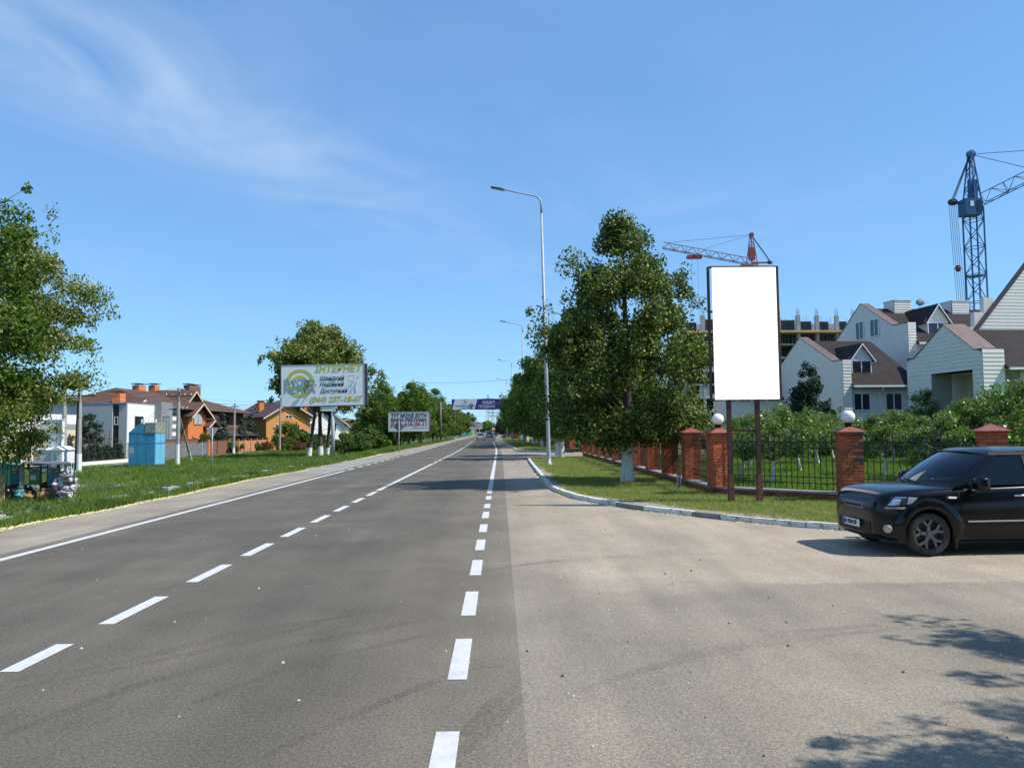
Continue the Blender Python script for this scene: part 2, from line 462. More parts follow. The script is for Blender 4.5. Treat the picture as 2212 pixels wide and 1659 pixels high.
def pave(name, base, dust, dust_mask, speck=0.35, rough=0.9):
    """asphalt: fine aggregate, blotches, and dust by a mask built from object coordinates"""
    m = bpy.data.materials.new(name); m.use_nodes = True
    N, L = m.node_tree.nodes, m.node_tree.links
    b = N['Principled BSDF']; b.inputs['Roughness'].default_value = rough; b.inputs['Specular IOR Level'].default_value = 0.25
    t = N.new('ShaderNodeTexCoord')
    def noise(sc, det=5, rough_=0.6, vec=None):
        n = N.new('ShaderNodeTexNoise'); n.inputs['Scale'].default_value = sc; n.inputs['Detail'].default_value = det
        n.inputs['Roughness'].default_value = rough_; L.new(vec or t.outputs['Object'], n.inputs['Vector']); return n.outputs[0]
    def mth(op, a, b_=None, clamp=False):
        n = N.new('ShaderNodeMath'); n.operation = op; n.use_clamp = clamp
        for i, s in enumerate((a, b_)):
            if s is None: continue
            if isinstance(s, (int, float)): n.inputs[i].default_value = s
            else: L.new(s, n.inputs[i])
        return n.outputs[0]
    mp = N.new('ShaderNodeMapping'); mp.inputs['Scale'].default_value = (1.0, 0.10, 1.0); L.new(t.outputs['Object'], mp.inputs[0])
    fine = noise(85, 3, 0.75); mid = noise(0.55, 6); streak = noise(1.6, 5, 0.6, mp.outputs[0])
    k = mth('ADD', mth('MULTIPLY', mth('SUBTRACT', fine, 0.5), speck*4.5), 1.0)
    k = mth('MULTIPLY', k, mth('ADD', mth('MULTIPLY', mth('SUBTRACT', noise(38, 2, 0.8), 0.5), speck*2.6), 1.0))
    k = mth('MULTIPLY', k, mth('ADD', mth('MULTIPLY', mth('SUBTRACT', mid, 0.5), 0.85), 1.0))
    k = mth('MULTIPLY', k, mth('ADD', mth('MULTIPLY', mth('SUBTRACT', streak, 0.5), 0.7), 1.0))
    k = mth('MAXIMUM', k, 0.15)
    s = N.new('ShaderNodeSeparateXYZ'); L.new(t.outputs['Object'], s.inputs[0])
    dm = dust_mask(mth, noise, s)
    mx = N.new('ShaderNodeMixRGB'); mx.inputs[1].default_value = (*base, 1); mx.inputs[2].default_value = (*dust, 1); L.new(dm, mx.inputs[0])
    vm = N.new('ShaderNodeVectorMath'); vm.operation = 'SCALE'; L.new(mx.outputs[0], vm.inputs[0]); L.new(k, vm.inputs['Scale'])
    L.new(vm.outputs[0], b.inputs['Base Color'])
    bp = N.new('ShaderNodeBump'); bp.inputs['Strength'].default_value = 0.55; bp.inputs['Distance'].default_value = 0.006
    L.new(fine, bp.inputs['Height']); L.new(bp.outputs[0], b.inputs['Normal'])
    MATS[name] = m
    return m

def mask_road(mth, noise, s):
    n = noise(0.35, 6)
    e = mth('MULTIPLY', mth('ADD', s.outputs[0], 1.6), 0.55, True)          # dustier towards the right edge
    l = mth('MULTIPLY', mth('SUBTRACT', mth('MULTIPLY', s.outputs[0], -1.0), 7.5), 1.2, True)
    return mth('MULTIPLY', mth('ADD', mth('MULTIPLY', mth('MAXIMUM', e, l), 0.75), mth('MULTIPLY', mth('SUBTRACT', n, 0.45, True), 1.2)), 0.9, True)
def mask_apron(mth, noise, s):
    n = noise(0.6, 6); n2 = noise(3.0, 5)
    edge = mth('ADD', mth('SUBTRACT', s.outputs[1], 9.45), mth('MULTIPLY', mth('SUBTRACT', n2, 0.5), 0.5))
    soft = mth('DIVIDE', edge, mth('MAXIMUM', mth('SUBTRACT', 3.2, mth('MULTIPLY', s.outputs[0], 0.9)), 0.12))
    soft = mth('ADD', soft, 0.5, True)
    jn = mth('ADD', mth('MULTIPLY', mth('ADD', s.outputs[0], mth('MULTIPLY', mth('SUBTRACT', n2, 0.5), 1.2)), 0.5), 0.25, True)
    return mth('MULTIPLY', jn, mth('ADD', mth('MULTIPLY', soft, 0.78), mth('MULTIPLY', mth('SUBTRACT', n, 0.38, True), 0.9), True))
def mask_all(mth, noise, s):
    return mth('MULTIPLY', noise(0.8, 6), 1.6, True)
m_road = pave('asphalt_road', (0.112, 0.099, 0.079), (0.215, 0.183, 0.138), mask_road, 0.6)
m_apron = pave('asphalt_apron', (0.235, 0.203, 0.156), (0.35, 0.29, 0.214), mask_apron, 0.5)
m_shoulder = pave('dusty_shoulder', (0.22, 0.185, 0.145), (0.31, 0.265, 0.205), mask_all, 0.45)
m_path = pave('path_asphalt', (0.20, 0.195, 0.19), (0.30, 0.28, 0.24), mask_all, 0.3)

def grass_ground(name, g1, g2, soil, soil_at):
    m = M(name, g1, 0.95, 0.3, 0.7, 0.6, 25, col2=g2, dirt=(soil, 1.1, soil_at))
    return m
m_soil = M('sandy_soil', (0.30, 0.25, 0.18), 0.95, 0.3, 6, 0.6, 40, dirt=((0.13, 0.15, 0.05), 7, 0.58))
m_ground = grass_ground('meadow_ground', (0.07, 0.115, 0.02), (0.13, 0.18, 0.035), (0.18, 0.155, 0.085), 0.60)
m_verge = grass_ground('lawn_ground', (0.11, 0.14, 0.033), (0.16, 0.195, 0.045), (0.27, 0.225, 0.155), 0.52)
m_garden = grass_ground('garden_ground', (0.075, 0.135, 0.022), (0.12, 0.19, 0.033), (0.15, 0.16, 0.06), 0.66)

# ------------------------------------------------------------------ ground
def grid_sheet(name, xs, ys, zf, mat):
    V = [(x, y, zf(x, y)) for y in ys for x in xs]; n = len(xs)
    F = [(j*n+i, j*n+i+1, (j+1)*n+i+1, (j+1)*n+i) for j in range(len(ys)-1) for i in range(n-1)]
    me = bpy.data.meshes.new(name); me.from_pydata(V, [], F); me.materials.append(mat)
    return struct(link(name, me))
gx = [-3000, -900, -300, -120, -70, -50] + [-42 + 2*i for i in range(11)] + [-20 + 0.6*i for i in range(17)] + [-9.6, 0, 40, 200, 900, 3000]
gy = [-400, -60, -20] + [4*i for i in range(-2, 30)] + [130, 150, 180, 220, 280, 360, 480, 700, 1200, 2500, 4000]
def gz(x, y):
    return zt(x, y) - 0.03 + (0.05*math.sin(x*0.9+y*0.23)*math.sin(y*0.31) if -40 < x < -12 else 0)
ground = grid_sheet('ground', gx, gy, gz, m_ground)

ROAD_L, ROAD_R = -8.05, 0.14
ys_road = [-40, -20, 0, 20, 40] + [60 + 10*i for i in range(14)] + [220, 300, 400, 600, 1000, 1600]
def strip(name, xl, xr, ys, z, mat, parent=None):
    V = []; F = []
    for i, y in enumerate(ys):
        l = xl(y) if callable(xl) else xl; r = xr(y) if callable(xr) else xr
        V += [(l + xo(y), y, z), (r + xo(y), y, z)]
        if i: F.append((2*i-2, 2*i-1, 2*i+1, 2*i))
    me = bpy.data.meshes.new(name); me.from_pydata(V, [], F); me.materials.append(mat)
    return link(name, me, parent)
road = struct(strip('road', ROAD_L, ROAD_R, ys_road, 0.0, m_road))
struct(strip('shoulder', lambda y: -10.15 + 0.10*math.sin(y*0.35) + 0.06*math.sin(y*1.3+1), lambda y: ROAD_L+0.2, [-40 + 1.5*i for i in range(120)] + [150, 200, 300, 500, 900], -0.005, m_shoulder))
# dusty strip between the right edge line and the kerb, beyond the junction
struct(strip('shoulder_right', ROAD_R-0.2, lambda y: 2.6, [20 + 5*i for i in range(30)] + [180, 240, 320, 480, 800], -0.006, m_shoulder))
# junction apron with the side street
ap = MB(); ap.poly([(0.12, -40, -0.003), (60, -40, -0.003), (60, 16, -0.003), (12, 16, -0.003), (6.5, 30, -0.003), (0.12, 30, -0.003)])
apron = struct(ap.build('side_road', m_apron))
# old asphalt mouth on the left edge of the road
wm = MB()
wm.poly([(G(560, 1026).x, G(560, 1026).y, 0.002), (-8.0, G(560, 1026).y, 0.002), (-8.0, G(850, 986).y, 0.002), (G(830, 987).x-0.3, G(840, 986).y, 0.002), (G(700, 1003).x, G(700, 1003).y, 0.002)])
struct(wm.build('widening', m_path))

# painted markings, children of the road
m_mark = M('road_marking', (0.56, 0.56, 0.54), 0.8, 0.10, 9, dirt=((0.30, 0.285, 0.26), 30, 0.58))
def mark(name, x0, x1, y0, y1, n=1):
    ys = [y0 + (y1-y0)*i/n for i in range(n+1)]
    return strip(name, x0, x1, ys, 0.004, m_mark, road)
XR, XC, XL_ = G(995, 1424).x, -3.98, G(250, 1145).x
def gyy(px, py): return G(px, py).y
wR = 0.15
# right edge: short dashes across the junction, then a solid line
for a, b_ in ((1580, 1720), (1380, 1468), (1278, 1330), (1210, 1243), (1166, 1189), (1133, 1150), (1106, 1120), (1089, 1098), (1072, 1080)):
    y0, y1 = gyy(990, b_), gyy(1010, a)
    mark('dash', XR-wR/2, XR+wR/2, y0, y1)
mark('dash', XR-wR/2, XR+wR/2, -2.0, -1.0)
mark('edge_line', XR-wR/2, XR+wR/2, gyy(1055, 1066), 128, 20)
# centre: dashes then solid
for (xa, ya), (xb, yb) in (((-20, 1452), (107, 1392)), ((180, 1349), (328, 1289)), ((374, 1258), (470, 1220)), ((497, 1201), (566, 1174)), ((585, 1160), (637, 1140)), ((652, 1129), (693, 1113)), ((701, 1105), (735, 1093)), ((742, 1086), (772, 1076)), ((778, 1071), (800, 1062))):
    mark('dash', XC-0.08, XC+0.08, gyy(xa, ya), gyy(xb, yb))
mark('dash', XC-0.08, XC+0.08, 2.4, 4.6)
yc_ = gyy(926, 1002)
mark('centre_line', XC-0.08, XC+0.08, gyy(803, 1060), yc_, 6)
for i in range(34): mark('dash', XC-0.08, XC+0.08, yc_ + 0.8 + i*3.6, yc_ + 3.4 + i*3.6)
mark('centre_line', XC-0.08, XC+0.08, 210, 420, 8)
# left edge: solid, dashes, solid
mark('edge_line', XL_-0.08, XL_+0.08, -10, gyy(745, 1017), 8)
yy = gyy(752, 1015)
for i in range(8): mark('dash', XL_-0.08, XL_+0.08, yy + i*2.6, yy + i*2.6 + 1.5)
mark('edge_line', XL_-0.08, XL_+0.08, yy + 22, 210, 20)

# tyre marks: thin dark scuffs lying on road, markings and apron
def scuff_mat():
    m = bpy.data.materials.new('tyre_scuff'); m.use_nodes = True
    N, L = m.node_tree.nodes, m.node_tree.links; N.clear()
    out = N.new('ShaderNodeOutputMaterial'); d = N.new('ShaderNodeBsdfDiffuse'); d.inputs[0].default_value = (0.028, 0.028, 0.03, 1)
    tp = N.new('ShaderNodeBsdfTransparent'); t = N.new('ShaderNodeTexCoord')
    n = N.new('ShaderNodeTexNoise'); n.inputs['Scale'].default_value = 30; n.inputs['Detail'].default_value = 4; L.new(t.outputs['Object'], n.inputs['Vector'])
    n2 = N.new('ShaderNodeTexNoise'); n2.inputs['Scale'].default_value = 0.7; L.new(t.outputs['Object'], n2.inputs['Vector'])
    mu = N.new('ShaderNodeMath'); mu.operation = 'MULTIPLY'; L.new(n.outputs[0], mu.inputs[0]); L.new(n2.outputs[0], mu.inputs[1])
    r = N.new('ShaderNodeMapRange'); r.inputs[1].default_value = 0.17; r.inputs[2].default_value = 0.42; r.inputs[4].default_value = 0.2; L.new(mu.outputs[0], r.inputs[0])
    mx = N.new('ShaderNodeMixShader'); L.new(r.outputs[0], mx.inputs[0]); L.new(tp.outputs[0], mx.inputs[1]); L.new(d.outputs[0], mx.inputs[2]); L.new(mx.outputs[0], out.inputs[0])
    return m
m_scuff = scuff_mat()
def scuff(pts, w, parent=road):
    P = [G(*p) for p in pts]
    # smooth path
    Q = []
    for i in range(len(P)-1):
        a = P[max(i-1, 0)]; b_ = P[i]; c = P[i+1]; d = P[min(i+2, len(P)-1)]
        for k in range(8):
            t = k/8; Q.append(0.5*((2*b_) + (c-a)*t + (2*a-5*b_+4*c-d)*t*t + (3*b_-a-3*c+d)*t**3))
    Q.append(P[-1])
    V = []; F = []
    for i, q in enumerate(Q):
        d = (Q[min(i+1, len(Q)-1)]-Q[max(i-1, 0)]).normalized(); n = Vector((-d.y, d.x, 0))
        ww = w*(0.55+0.45*math.sin(math.pi*i/(len(Q)-1)))
        V += [tuple(q + n*ww/2 + Vector((0, 0, 0.008))), tuple(q - n*ww/2 + Vector((0, 0, 0.008)))]
        if i: F.append((2*i-2, 2*i-1, 2*i+1, 2*i))
    me = bpy.data.meshes.new('tyre_mark'); me.from_pydata(V, [], F); me.materials.append(m_scuff)
    return link('tyre_mark', me, parent)
scuff([(20, 1470), (260, 1432), (500, 1372), (760, 1330)], 0.16)
scuff([(0, 1492), (230, 1450), (470, 1400), (700, 1345)], 0.12)
scuff([(0, 1592), (300, 1480), (560, 1412), (800, 1362), (1010, 1320), (1100, 1310)], 0.16)
scuff([(420, 1520), (640, 1440), (900, 1378), (1015, 1360)], 0.10)
scuff([(560, 1640), (800, 1530), (1000, 1452), (1090, 1440)], 0.10)
scuff([(985, 1640), (1060, 1570), (1130, 1500)], 0.12)
scuff([(1000, 1590), (1090, 1500), (1130, 1470)], 0.14)
scuff([(1020, 1238), (1200, 1212), (1400, 1200), (1560, 1196)], 0.14, apron)
scuff([(1220, 1500), (1500, 1420), (1800, 1372), (2040, 1352)], 0.14, apron)
scuff([(1450, 1420), (1700, 1370), (1900, 1350)], 0.16, apron)

# cracks and the seam between road and apron
m_crack = M('crack_tar', (0.055, 0.05, 0.045), 0.9, 0.3, 8)
def crack(pts, w, seed):
    r_ = random.Random(seed); V = []; F = []
    P = resample([Vector(p) for p in pts], 0.18); off = 0.0
    for i, p in enumerate(P):
        d = (P[min(i+1, len(P)-1)]-P[max(i-1, 0)]).normalized(); n = Vector((-d.y, d.x, 0)); off = off*0.85 + r_.uniform(-.03, .03)
        ww = w*max(0.05, r_.uniform(-.3, 1.2))
        V += [tuple(p+n*(off+ww/2)), tuple(p+n*(off-ww/2))]
        if i: F.append((2*i-2, 2*i-1, 2*i+1, 2*i))
    me = bpy.data.meshes.new('crack'); me.from_pydata(V, [], F); me.materials.append(m_crack); return link('crack', me, road)
def resample(P, step):
    out = [P[0]]
    for a, b_ in zip(P, P[1:]):
        n = max(1, round((b_-a).length/step))
        out += [a + (b_-a)*(i+1)/n for i in range(n)]
    return out
crack([(-7.9, 47.0, 0.006), (-3.0, 46.4, 0.006), (1.5, 46.9, 0.006)], 0.06, 2)

# ------------------------------------------------------------------ right verge, kerb
KZ = 0.11
kerb_px = [(2040, 1144), (1925, 1138), (1813, 1132), (1740, 1127), (1620, 1117), (1495, 1104), (1390, 1093), (1330, 1084), (1280, 1076), (1240, 1068), (1215, 1061), (1195, 1052), (1180, 1042), (1168, 1030)]
kerb = [G(px, py, KZ) for px, py in kerb_px]
k_end = Vector((1.74, 49.5, KZ))
k_curve = [Vector((1.60, 30.5, KZ)), Vector((1.62, 36, KZ)), Vector((1.66, 43, KZ)), k_end, Vector((2.1, 51.2, KZ)), Vector((3.2, 52.2, KZ)), Vector((5.9, 52.6, KZ))]
kerb = [p for p in kerb if p.y < 29.3] + k_curve
FX = 6.05                                          # fence line along the road
def resample(P, step):
    out = [P[0]]; 
    for a, b_ in zip(P, P[1:]):
        n = max(1, round((b_-a).length/step))
        out += [a + (b_-a)*(i+1)/n for i in range(n)]
    return out
def kerb_run(P, label_w):
    # stones about 1 m long, slightly uneven, each an object
    Q = resample(P, 1.0)
    for i, (a, b_) in enumerate(zip(Q, Q[1:])):
        d = (b_-a); L = d.length; rz = math.atan2(d.y, d.x)
        mb = MB(); h = KZ + 0.012*rnd.uniform(-1, 1)
        mb.box(0.012, L-0.012, -0.15, 0.0, -0.05, h-0.012); mb.box(0.02, L-0.02, -0.14, -0.015, h-0.012, h)
        k = mb.build('kerb_stone', label_w(i), kerb_root)
        k.location = (a.x, a.y, 0); k.rotation_euler.z = rz + rnd.uniform(-0.012, 0.012)
kerb_root = struct(thing('kerb', 'white painted concrete kerb', 'kerb'))
del kerb_root['label'], kerb_root['category']
kerb_run(kerb, lambda i: m_curb_g if 4 < i < 8 and i % 3 else m_curb_w)
vg = MB()
inner = [Vector((p.x, p.y, KZ-0.015)) for p in kerb]
vg.poly([tuple(p) for p in inner] + [(60, 52.6, KZ-0.015), (60, 14.0, KZ-0.015), (30, 13.0, KZ-0.015)])
struct(vg.build('verge', m_verge))
ss = [Vector((p.x, p.y, KZ-0.009)) for p in resample([p for p in kerb if p.y < 40], 0.5)]
sv = []; sf = []
for i, p in enumerate(ss):
    d = (ss[min(i+1, len(ss)-1)]-ss[max(i-1, 0)]).normalized(); n_ = Vector((d.y, -d.x, 0))
    w_ = 0.22 + 0.28*(0.5+0.5*math.sin(i*0.9)*math.sin(i*0.37+1)) + (0.5 if 5 < i < 16 else 0)
    sv += [tuple(p+n_*0.1), tuple(p+n_*(0.1+w_))]
    if i: sf.append((2*i-2, 2*i-1, 2*i+1, 2*i))
sme = bpy.data.meshes.new('soil_strip'); sme.from_pydata(sv, [], sf); sme.materials.append(m_soil)
struct(link('soil_strip', sme))
# verge beyond the driveway
kerb2 = [Vector((5.9, 69.0, KZ)), Vector((3.0, 69.4, KZ)), Vector((1.9, 70.4, KZ)), Vector((1.5, 73, KZ)), Vector((1.3 , 80, KZ)), Vector((0.9, 95, KZ)), Vector((0.3, 115, KZ)), Vector((0.1, 150, KZ)), Vector((0.1, 180, KZ))]
kerb_run(list(kerb2), lambda i: m_curb_w)
vg2 = MB(); vg2.poly([tuple(Vector((p.x, p.y, KZ-0.015))) for p in kerb2] + [(0.1, 900, KZ-0.015), (200, 900, KZ-0.015), (200, 69, KZ-0.015)])
struct(vg2.build('verge_far', m_verge))
dw = MB(); dw.poly([(1.3, 50, 0.003), (40, 50.5, 0.003), (40, 69.8, 0.003), (1.3, 71, 0.003)])
struct(dw.build('driveway', m_shoulder))
gd = MB(); gd.poly([(FX+0.2, 20.6, 0.17), (13, 15.2, 0.17), (60, 6, 0.17), (120, 20, 0.17), (120, 51.9, 0.17), (FX+0.2, 51.9, 0.17)])
struct(gd.build('garden_ground', m_garden))
cn = MB(); cn.poly([(7.6, 4.3, 0.12), (60, 4.3, 0.12), (60, -40, 0.12), (4.6, -40, 0.12), (4.9, 3.2, 0.12)])
struct(cn.build('verge_near', m_verge))
# pavement of the parallel street, and the pad by the bins, on the low ground at left
PX = -39.0
pv = MB()
for i in range(22):
    y0, y1 = 30 + i*6.0, 36 + i*6.0
    pv.poly([(PX, y0, ZL+0.05), (PX+2.2, y0, ZL+0.05), (PX+2.2, y1, ZL+0.05), (PX, y1, ZL+0.05)])
struct(pv.build('footpath', m_path))
pd = MB()
q = [G(150, 1061, ZL+0.03), G(250, 1052, ZL+0.03), G(275, 1046, ZL+0.03), G(240, 1042, ZL+0.03), G(150, 1044, ZL+0.03), G(40, 1050, ZL+0.03), G(0, 1072, ZL+0.03)]
pd.poly([tuple(p) for p in q]); struct(pd.build('bin_pad', m_path))
# old half buried kerb on the left verge: single worn blocks
old = struct(thing('old_kerb', 'x', 'x')); del old['label'], old['category']
yk = 14.0
while yk < 44:
    L = rnd.uniform(0.8, 1.2)
    if rnd.random() < 0.62:
        xk = -11.35 + rnd.uniform(-0.05, 0.05)
        mb = MB(); mb.box(-0.12, 0.12, 0, L*0.95, -0.1, 0.10+rnd.uniform(-0.03, 0.05))
        k = mb.build('kerb_block', m_conc, old); k.location = (xk, yk, zt(xk, yk)); k.rotation_euler = (rnd.uniform(-.03, .03), rnd.uniform(-.08, .08), rnd.uniform(-.03, .03))
    yk += L
# ------------------------------------------------------------------ brick piers and iron fence (right)
WT = 0.30                                  # top of the plinth wall
P1 = G(1555, 1052, WT); P1 = Vector((P1.x+0.05, P1.y+0.2, 0))
P2 = G(1848, 1066, WT); P2 = Vector((P2.x, P2.y+0.25, 0))
FX = P1.x
dir23 = (P2-P1).normalized()
# third pier stands on the same run where its own column of the picture crosses it
best = min((abs((CAM_ROT.transposed() @ Vector((P2.x+(dir23.x+0.06)*t, P2.y+dir23.y*t, 0.0))).x /
                -(CAM_ROT.transposed() @ Vector((P2.x+(dir23.x+0.06)*t, P2.y+dir23.y*t, 0.0))).z*FPX + 1106 - 2139), t) for t in [i*0.02 for i in range(20, 250)])
P3 = Vector((P2.x+(dir23.x+0.06)*best[1], P2.y+dir23.y*best[1], 0))
P4 = P3 + Vector((2.6, -1.2, 0))
BW, BD, BH = 0.25, 0.12, 0.066
brick_me = MB().box(-BW/2, BW/2, -BD/2, BD/2, -BH/2, BH/2).mesh('brick', m_brick)
half_me = MB().box(-BD/2, BD/2, -BD/2, BD/2, -BH/2, BH/2).mesh('brick', m_brick)
COURSE = 0.0765
def pier_bricks(n=19):
    """(x, y, z, rotz) of the bricks of a 0.51 m square pier"""
    out = []
    for i in range(n):
        z = COURSE*(i+0.5); odd = i % 2
        B = []
        for s in (-1, 1):
            B.append((-0.13, s*0.195, 0)); B.append((0.13, s*0.195, 0)); B.append((s*0.195, 0, math.pi/2))
        for x, y, r in B:
            if odd: x, y, r = -y, x, r + math.pi/2
            out.append((x, y, z, r, i))
    return out
def pier(loc, rz, label, bricks=True, ruined=False, globe=None, group=None, cols=19):
    t = thing('brick_pier', label, 'pier', (loc.x, loc.y, WT), rz, group)
    H = cols*COURSE
    link('mortar_core', core_me, t)
    if bricks:
        for x, y, z, r, i in pier_bricks(cols):
            if ruined and i > 8 and x > 0.1 and y < 0.06 and rnd.random() < 0.8:
                continue
            b_ = link('brick', brick_me, t, (x + rnd.uniform(-.004, .004), y + rnd.uniform(-.004, .004), z), r + rnd.uniform(-.012, .012))
    else:
        stuff(link('brickwork', joined_me, t))
    mb = MB(); a = 0.33
    mb.v = [(-a, -a, H), (a, -a, H), (a, a, H), (-a, a, H), (-a, -a, H+0.03), (a, -a, H+0.03), (a, a, H+0.03), (-a, a, H+0.03), (0, 0, H+0.185)]
    mb.f = [(0, 3, 2, 1), (0, 1, 5, 4), (1, 2, 6, 5), (2, 3, 7, 6), (3, 0, 4, 7), (4, 5, 8), (5, 6, 8), (6, 7, 8), (7, 4, 8)]
    mb.build('cap', m_cap, t)
    if globe:
        g = thing('globe_lamp', globe, 'lamp', (loc.x, loc.y, WT+H+0.14), rz, 'round white lamps on the fence piers')
        MB().lathe([(0.075, 0.0), (0.075, 0.07), (0.095, 0.08), (0.095, 0.11)], 14).build('socket', m_black, g, True)
        MB().ball((0, 0, 0.25), 0.163, 24).build('globe', m_globe, g, True)
    return t
core_me = MB().box(-0.243, 0.243, -0.243, 0.243, 0, 19*COURSE).mesh('mortar_core', m_mortar)
jb = MB()
for x, y, z, r, i in pier_bricks():
    jb.obox((x, y, z), (BW, BD, BH), r)
joined_me = jb.mesh('brickwork', m_brickj)
ang = math.atan2(dir23.y, dir23.x)
pier(P1, R(7), 'brick fence pier at the corner beside the two billboard posts', globe='white globe lamp on the corner pier beside the tall white billboard')
pier(P2, R(-6), 'brick fence pier with crumbled right corner behind the black car', ruined=True, globe='white globe lamp on the pier with the crumbled corner')
pier(P3, R(-20), 'brick fence pier without a lamp seen over the black car roof')
NB = 11
for i in range(1, NB+1):
    p = Vector((FX, P1.y + i*(55.2-P1.y)/NB, 0))
    gl = 'white globe lamp on the near pier of the driveway gate' if i == NB else None
    if i <= 4:
        pier(p, 0, ('first', 'second', 'third', 'fourth')[i-1] + ' brick pier along the road counted from the corner pier', bricks=(i <= 2), globe=gl)
    else:
        pier(p, 0, 'brick fence pier in the long row along the road', bricks=False, globe=gl, group='brick piers in the long row along the road')
for i in range(6):
    p = Vector((FX, 64.5 + i*3.0, 0))
    pier(p, 0, 'brick fence pier beyond the driveway gate', bricks=False, globe='white globe lamp on the far pier of the driveway gate' if i == 0 else None, group='brick piers beyond the driveway')

# plinth wall sections and iron panels
def section(a, b_, label_w, label_f, near, gw, gf):
    d = b_-a; L0 = d.length; rz = math.atan2(d.y, d.x); d.normalize()
    w = thing('plinth_wall', label_w, 'wall', (a.x, a.y, 0), rz, gw)
    MB().box(-0.02, L0+0.02, -0.13, 0.13, -0.1, WT-0.05).build('core', m_mortar, w)
    MB().box(-0.03, L0+0.03, -0.20, 0.20, WT-0.05, WT).build('coping', m_conc_dark, w)
    jn = MB()
    for r_ in range(3):
        x = 0.0 if r_ % 2 else 0.125
        while x + 0.25 < L0:
            if near: link('brick', brick_me, w, (x+0.125, -0.09, 0.045+r_*0.073), rnd.uniform(-.01, .01))
            else: jn.obox((x+0.125, -0.09, 0.045+r_*0.073), (BW, BD, BH))
            x += 0.26
    if not near: stuff(jn.build('brickwork', m_brickj, w))
    s0, s1 = 0.27, L0-0.27
    f = thing('fence_panel', label_f, 'fence panel', (a.x, a.y, WT), rz, gf)
    n = max(4, round((s1-s0)/0.148)); st = (s1-s0)/n
    if near:
        bm_ = MB().box(-0.009, 0.009, -0.009, 0.009, 0.03, 1.36); 
        bm_.v += [(-0.016, -0.006, 1.36), (0.016, -0.006, 1.36), (0.016, 0.006, 1.36), (-0.016, 0.006, 1.36), (0, 0, 1.46)]
        k = len(bm_.v)-5; bm_.f += [(k, k+1, k+4), (k+1, k+2, k+4), (k+2, k+3, k+4), (k+3, k, k+4)]
        bme = bm_.mesh('bar', m_iron)
        for i in range(1, n): link('bar', bme, f, (s0+i*st, 0, 0))
    else:
        jb_ = MB()
        for i in range(1, n): jb_.box(s0+i*st-.0075, s0+i*st+.0075, -.0075, .0075, 0.03, 1.44)
        stuff(jb_.build('bars', m_iron, f))
    for z in (0.19, 0.34, 1.08, 1.235):
        MB().box(s0-0.03, s1+0.03, -0.011, 0.011, z-0.011, z+0.011).build('rail', m_iron, f)
    sc = MB()
    for i in range(0, n-1, 1 if near else 2):
        c = s0+(i+1)*st
        sc.tube([(c+st*math.cos(math.pi*k/7), 0.012 if i % 2 else -0.012, 1.09+0.135*math.sin(math.pi*k/7)) for k in range(8)], 0.0095, 4, False)
    sc.build('arch_scroll', m_iron, f)
section(P1, P2, 'low brick plinth between the corner pier and the crumbled pier', 'black iron fence panel between the corner pier and the crumbled pier', True, None, None)
section(P2, P3, 'low brick plinth behind the black car bonnet', 'black iron fence panel behind the black car', True, None, None)
section(P3, P4, 'low brick plinth behind the black car cabin', 'black iron fence panel right of the lampless pier', False, None, None)
for i in range(NB):
    a = Vector((FX, P1.y + (i+1)*(55.2-P1.y)/NB, 0)); b_ = Vector((FX, P1.y + i*(55.2-P1.y)/NB, 0))
    section(a, b_, 'low brick plinth under the fence along the road', 'black iron fence panel between brick piers along the road', False, 'plinth walls along the road', 'iron panels along the road')
for i in range(5):
    section(Vector((FX, 67.5+i*3, 0)), Vector((FX, 64.5+i*3, 0)), 'low brick plinth beyond the driveway gate', 'black iron fence panel beyond the driveway gate', False, 'plinth walls beyond the driveway', 'iron panels beyond the driveway')
# wooden fence beyond
wf = thing('wooden_fence', 'brown wooden board fence beyond the brick fence', 'fence', (5.2, 83, KZ), 0)
wpl = MB().box(-0.02, 0.02, 0, 0.36, 0, 2.3).mesh('board', M('brown_board', (0.20, 0.10, 0.04), 0.85, 0.3, 5, obj_rand=0.3))
for i in range(22): link('board', wpl, wf, (0.03*(i % 2), i*0.38, rnd.uniform(-.05, .05)))

# ------------------------------------------------------------------ tall blank billboard
bb0 = G(1581, 1084, KZ); bb1 = G(1631, 1080, KZ)
bY = bb0.y
tb = thing('tall_billboard', 'tall blank white billboard on two rusty posts before the fence', 'billboard', (bb0.x, bb0.y, KZ), 0)
a, b_ = onY(1537, 579, bY), onY(1683, 862, bY)
ox, oz = bb0.x, KZ
x0, x1, z0, z1 = a.x-ox, b_.x-ox, b_.z-oz, a.z-oz
m_blank = bpy.data.materials.new('blank_glowing_sheet'); m_blank.use_nodes = True
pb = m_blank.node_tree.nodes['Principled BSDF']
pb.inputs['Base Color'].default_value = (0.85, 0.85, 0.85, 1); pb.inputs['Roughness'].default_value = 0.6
pb.inputs['Emission Color'].default_value = (1, 1, 1, 1); pb.inputs['Emission Strength'].default_value = 0.85  # glow added so the shaded sheet stays pure white; no lamp behind it
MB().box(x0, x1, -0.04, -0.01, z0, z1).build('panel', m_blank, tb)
fr = 0.06
fl = onY(1531, 700, bY).x-ox
MB().box(fl, fl+0.05, 0.0, 0.09, z0-0.02, z1+0.03).build('frame_side', m_rust, tb)
MB().box(x1, x1+0.06, -0.05, 0.09, z0-0.02, z1+0.03).build('frame_side', m_rust, tb)
MB().box(fl+0.05, x1, 0.0, 0.09, z1, z1+0.045).build('frame_top', m_rust, tb)
MB().box(fl+0.05, x1, 0.0, 0.09, z0-0.035, z0+0.01).build('frame_bottom', m_rust, tb)
for k in range(1, 3):
    MB().box(fl+0.05, x1, 0.01, 0.08, z0+(z1-z0)*k/3-0.025, z0+(z1-z0)*k/3+0.025).build('frame_rib', m_rust, tb)
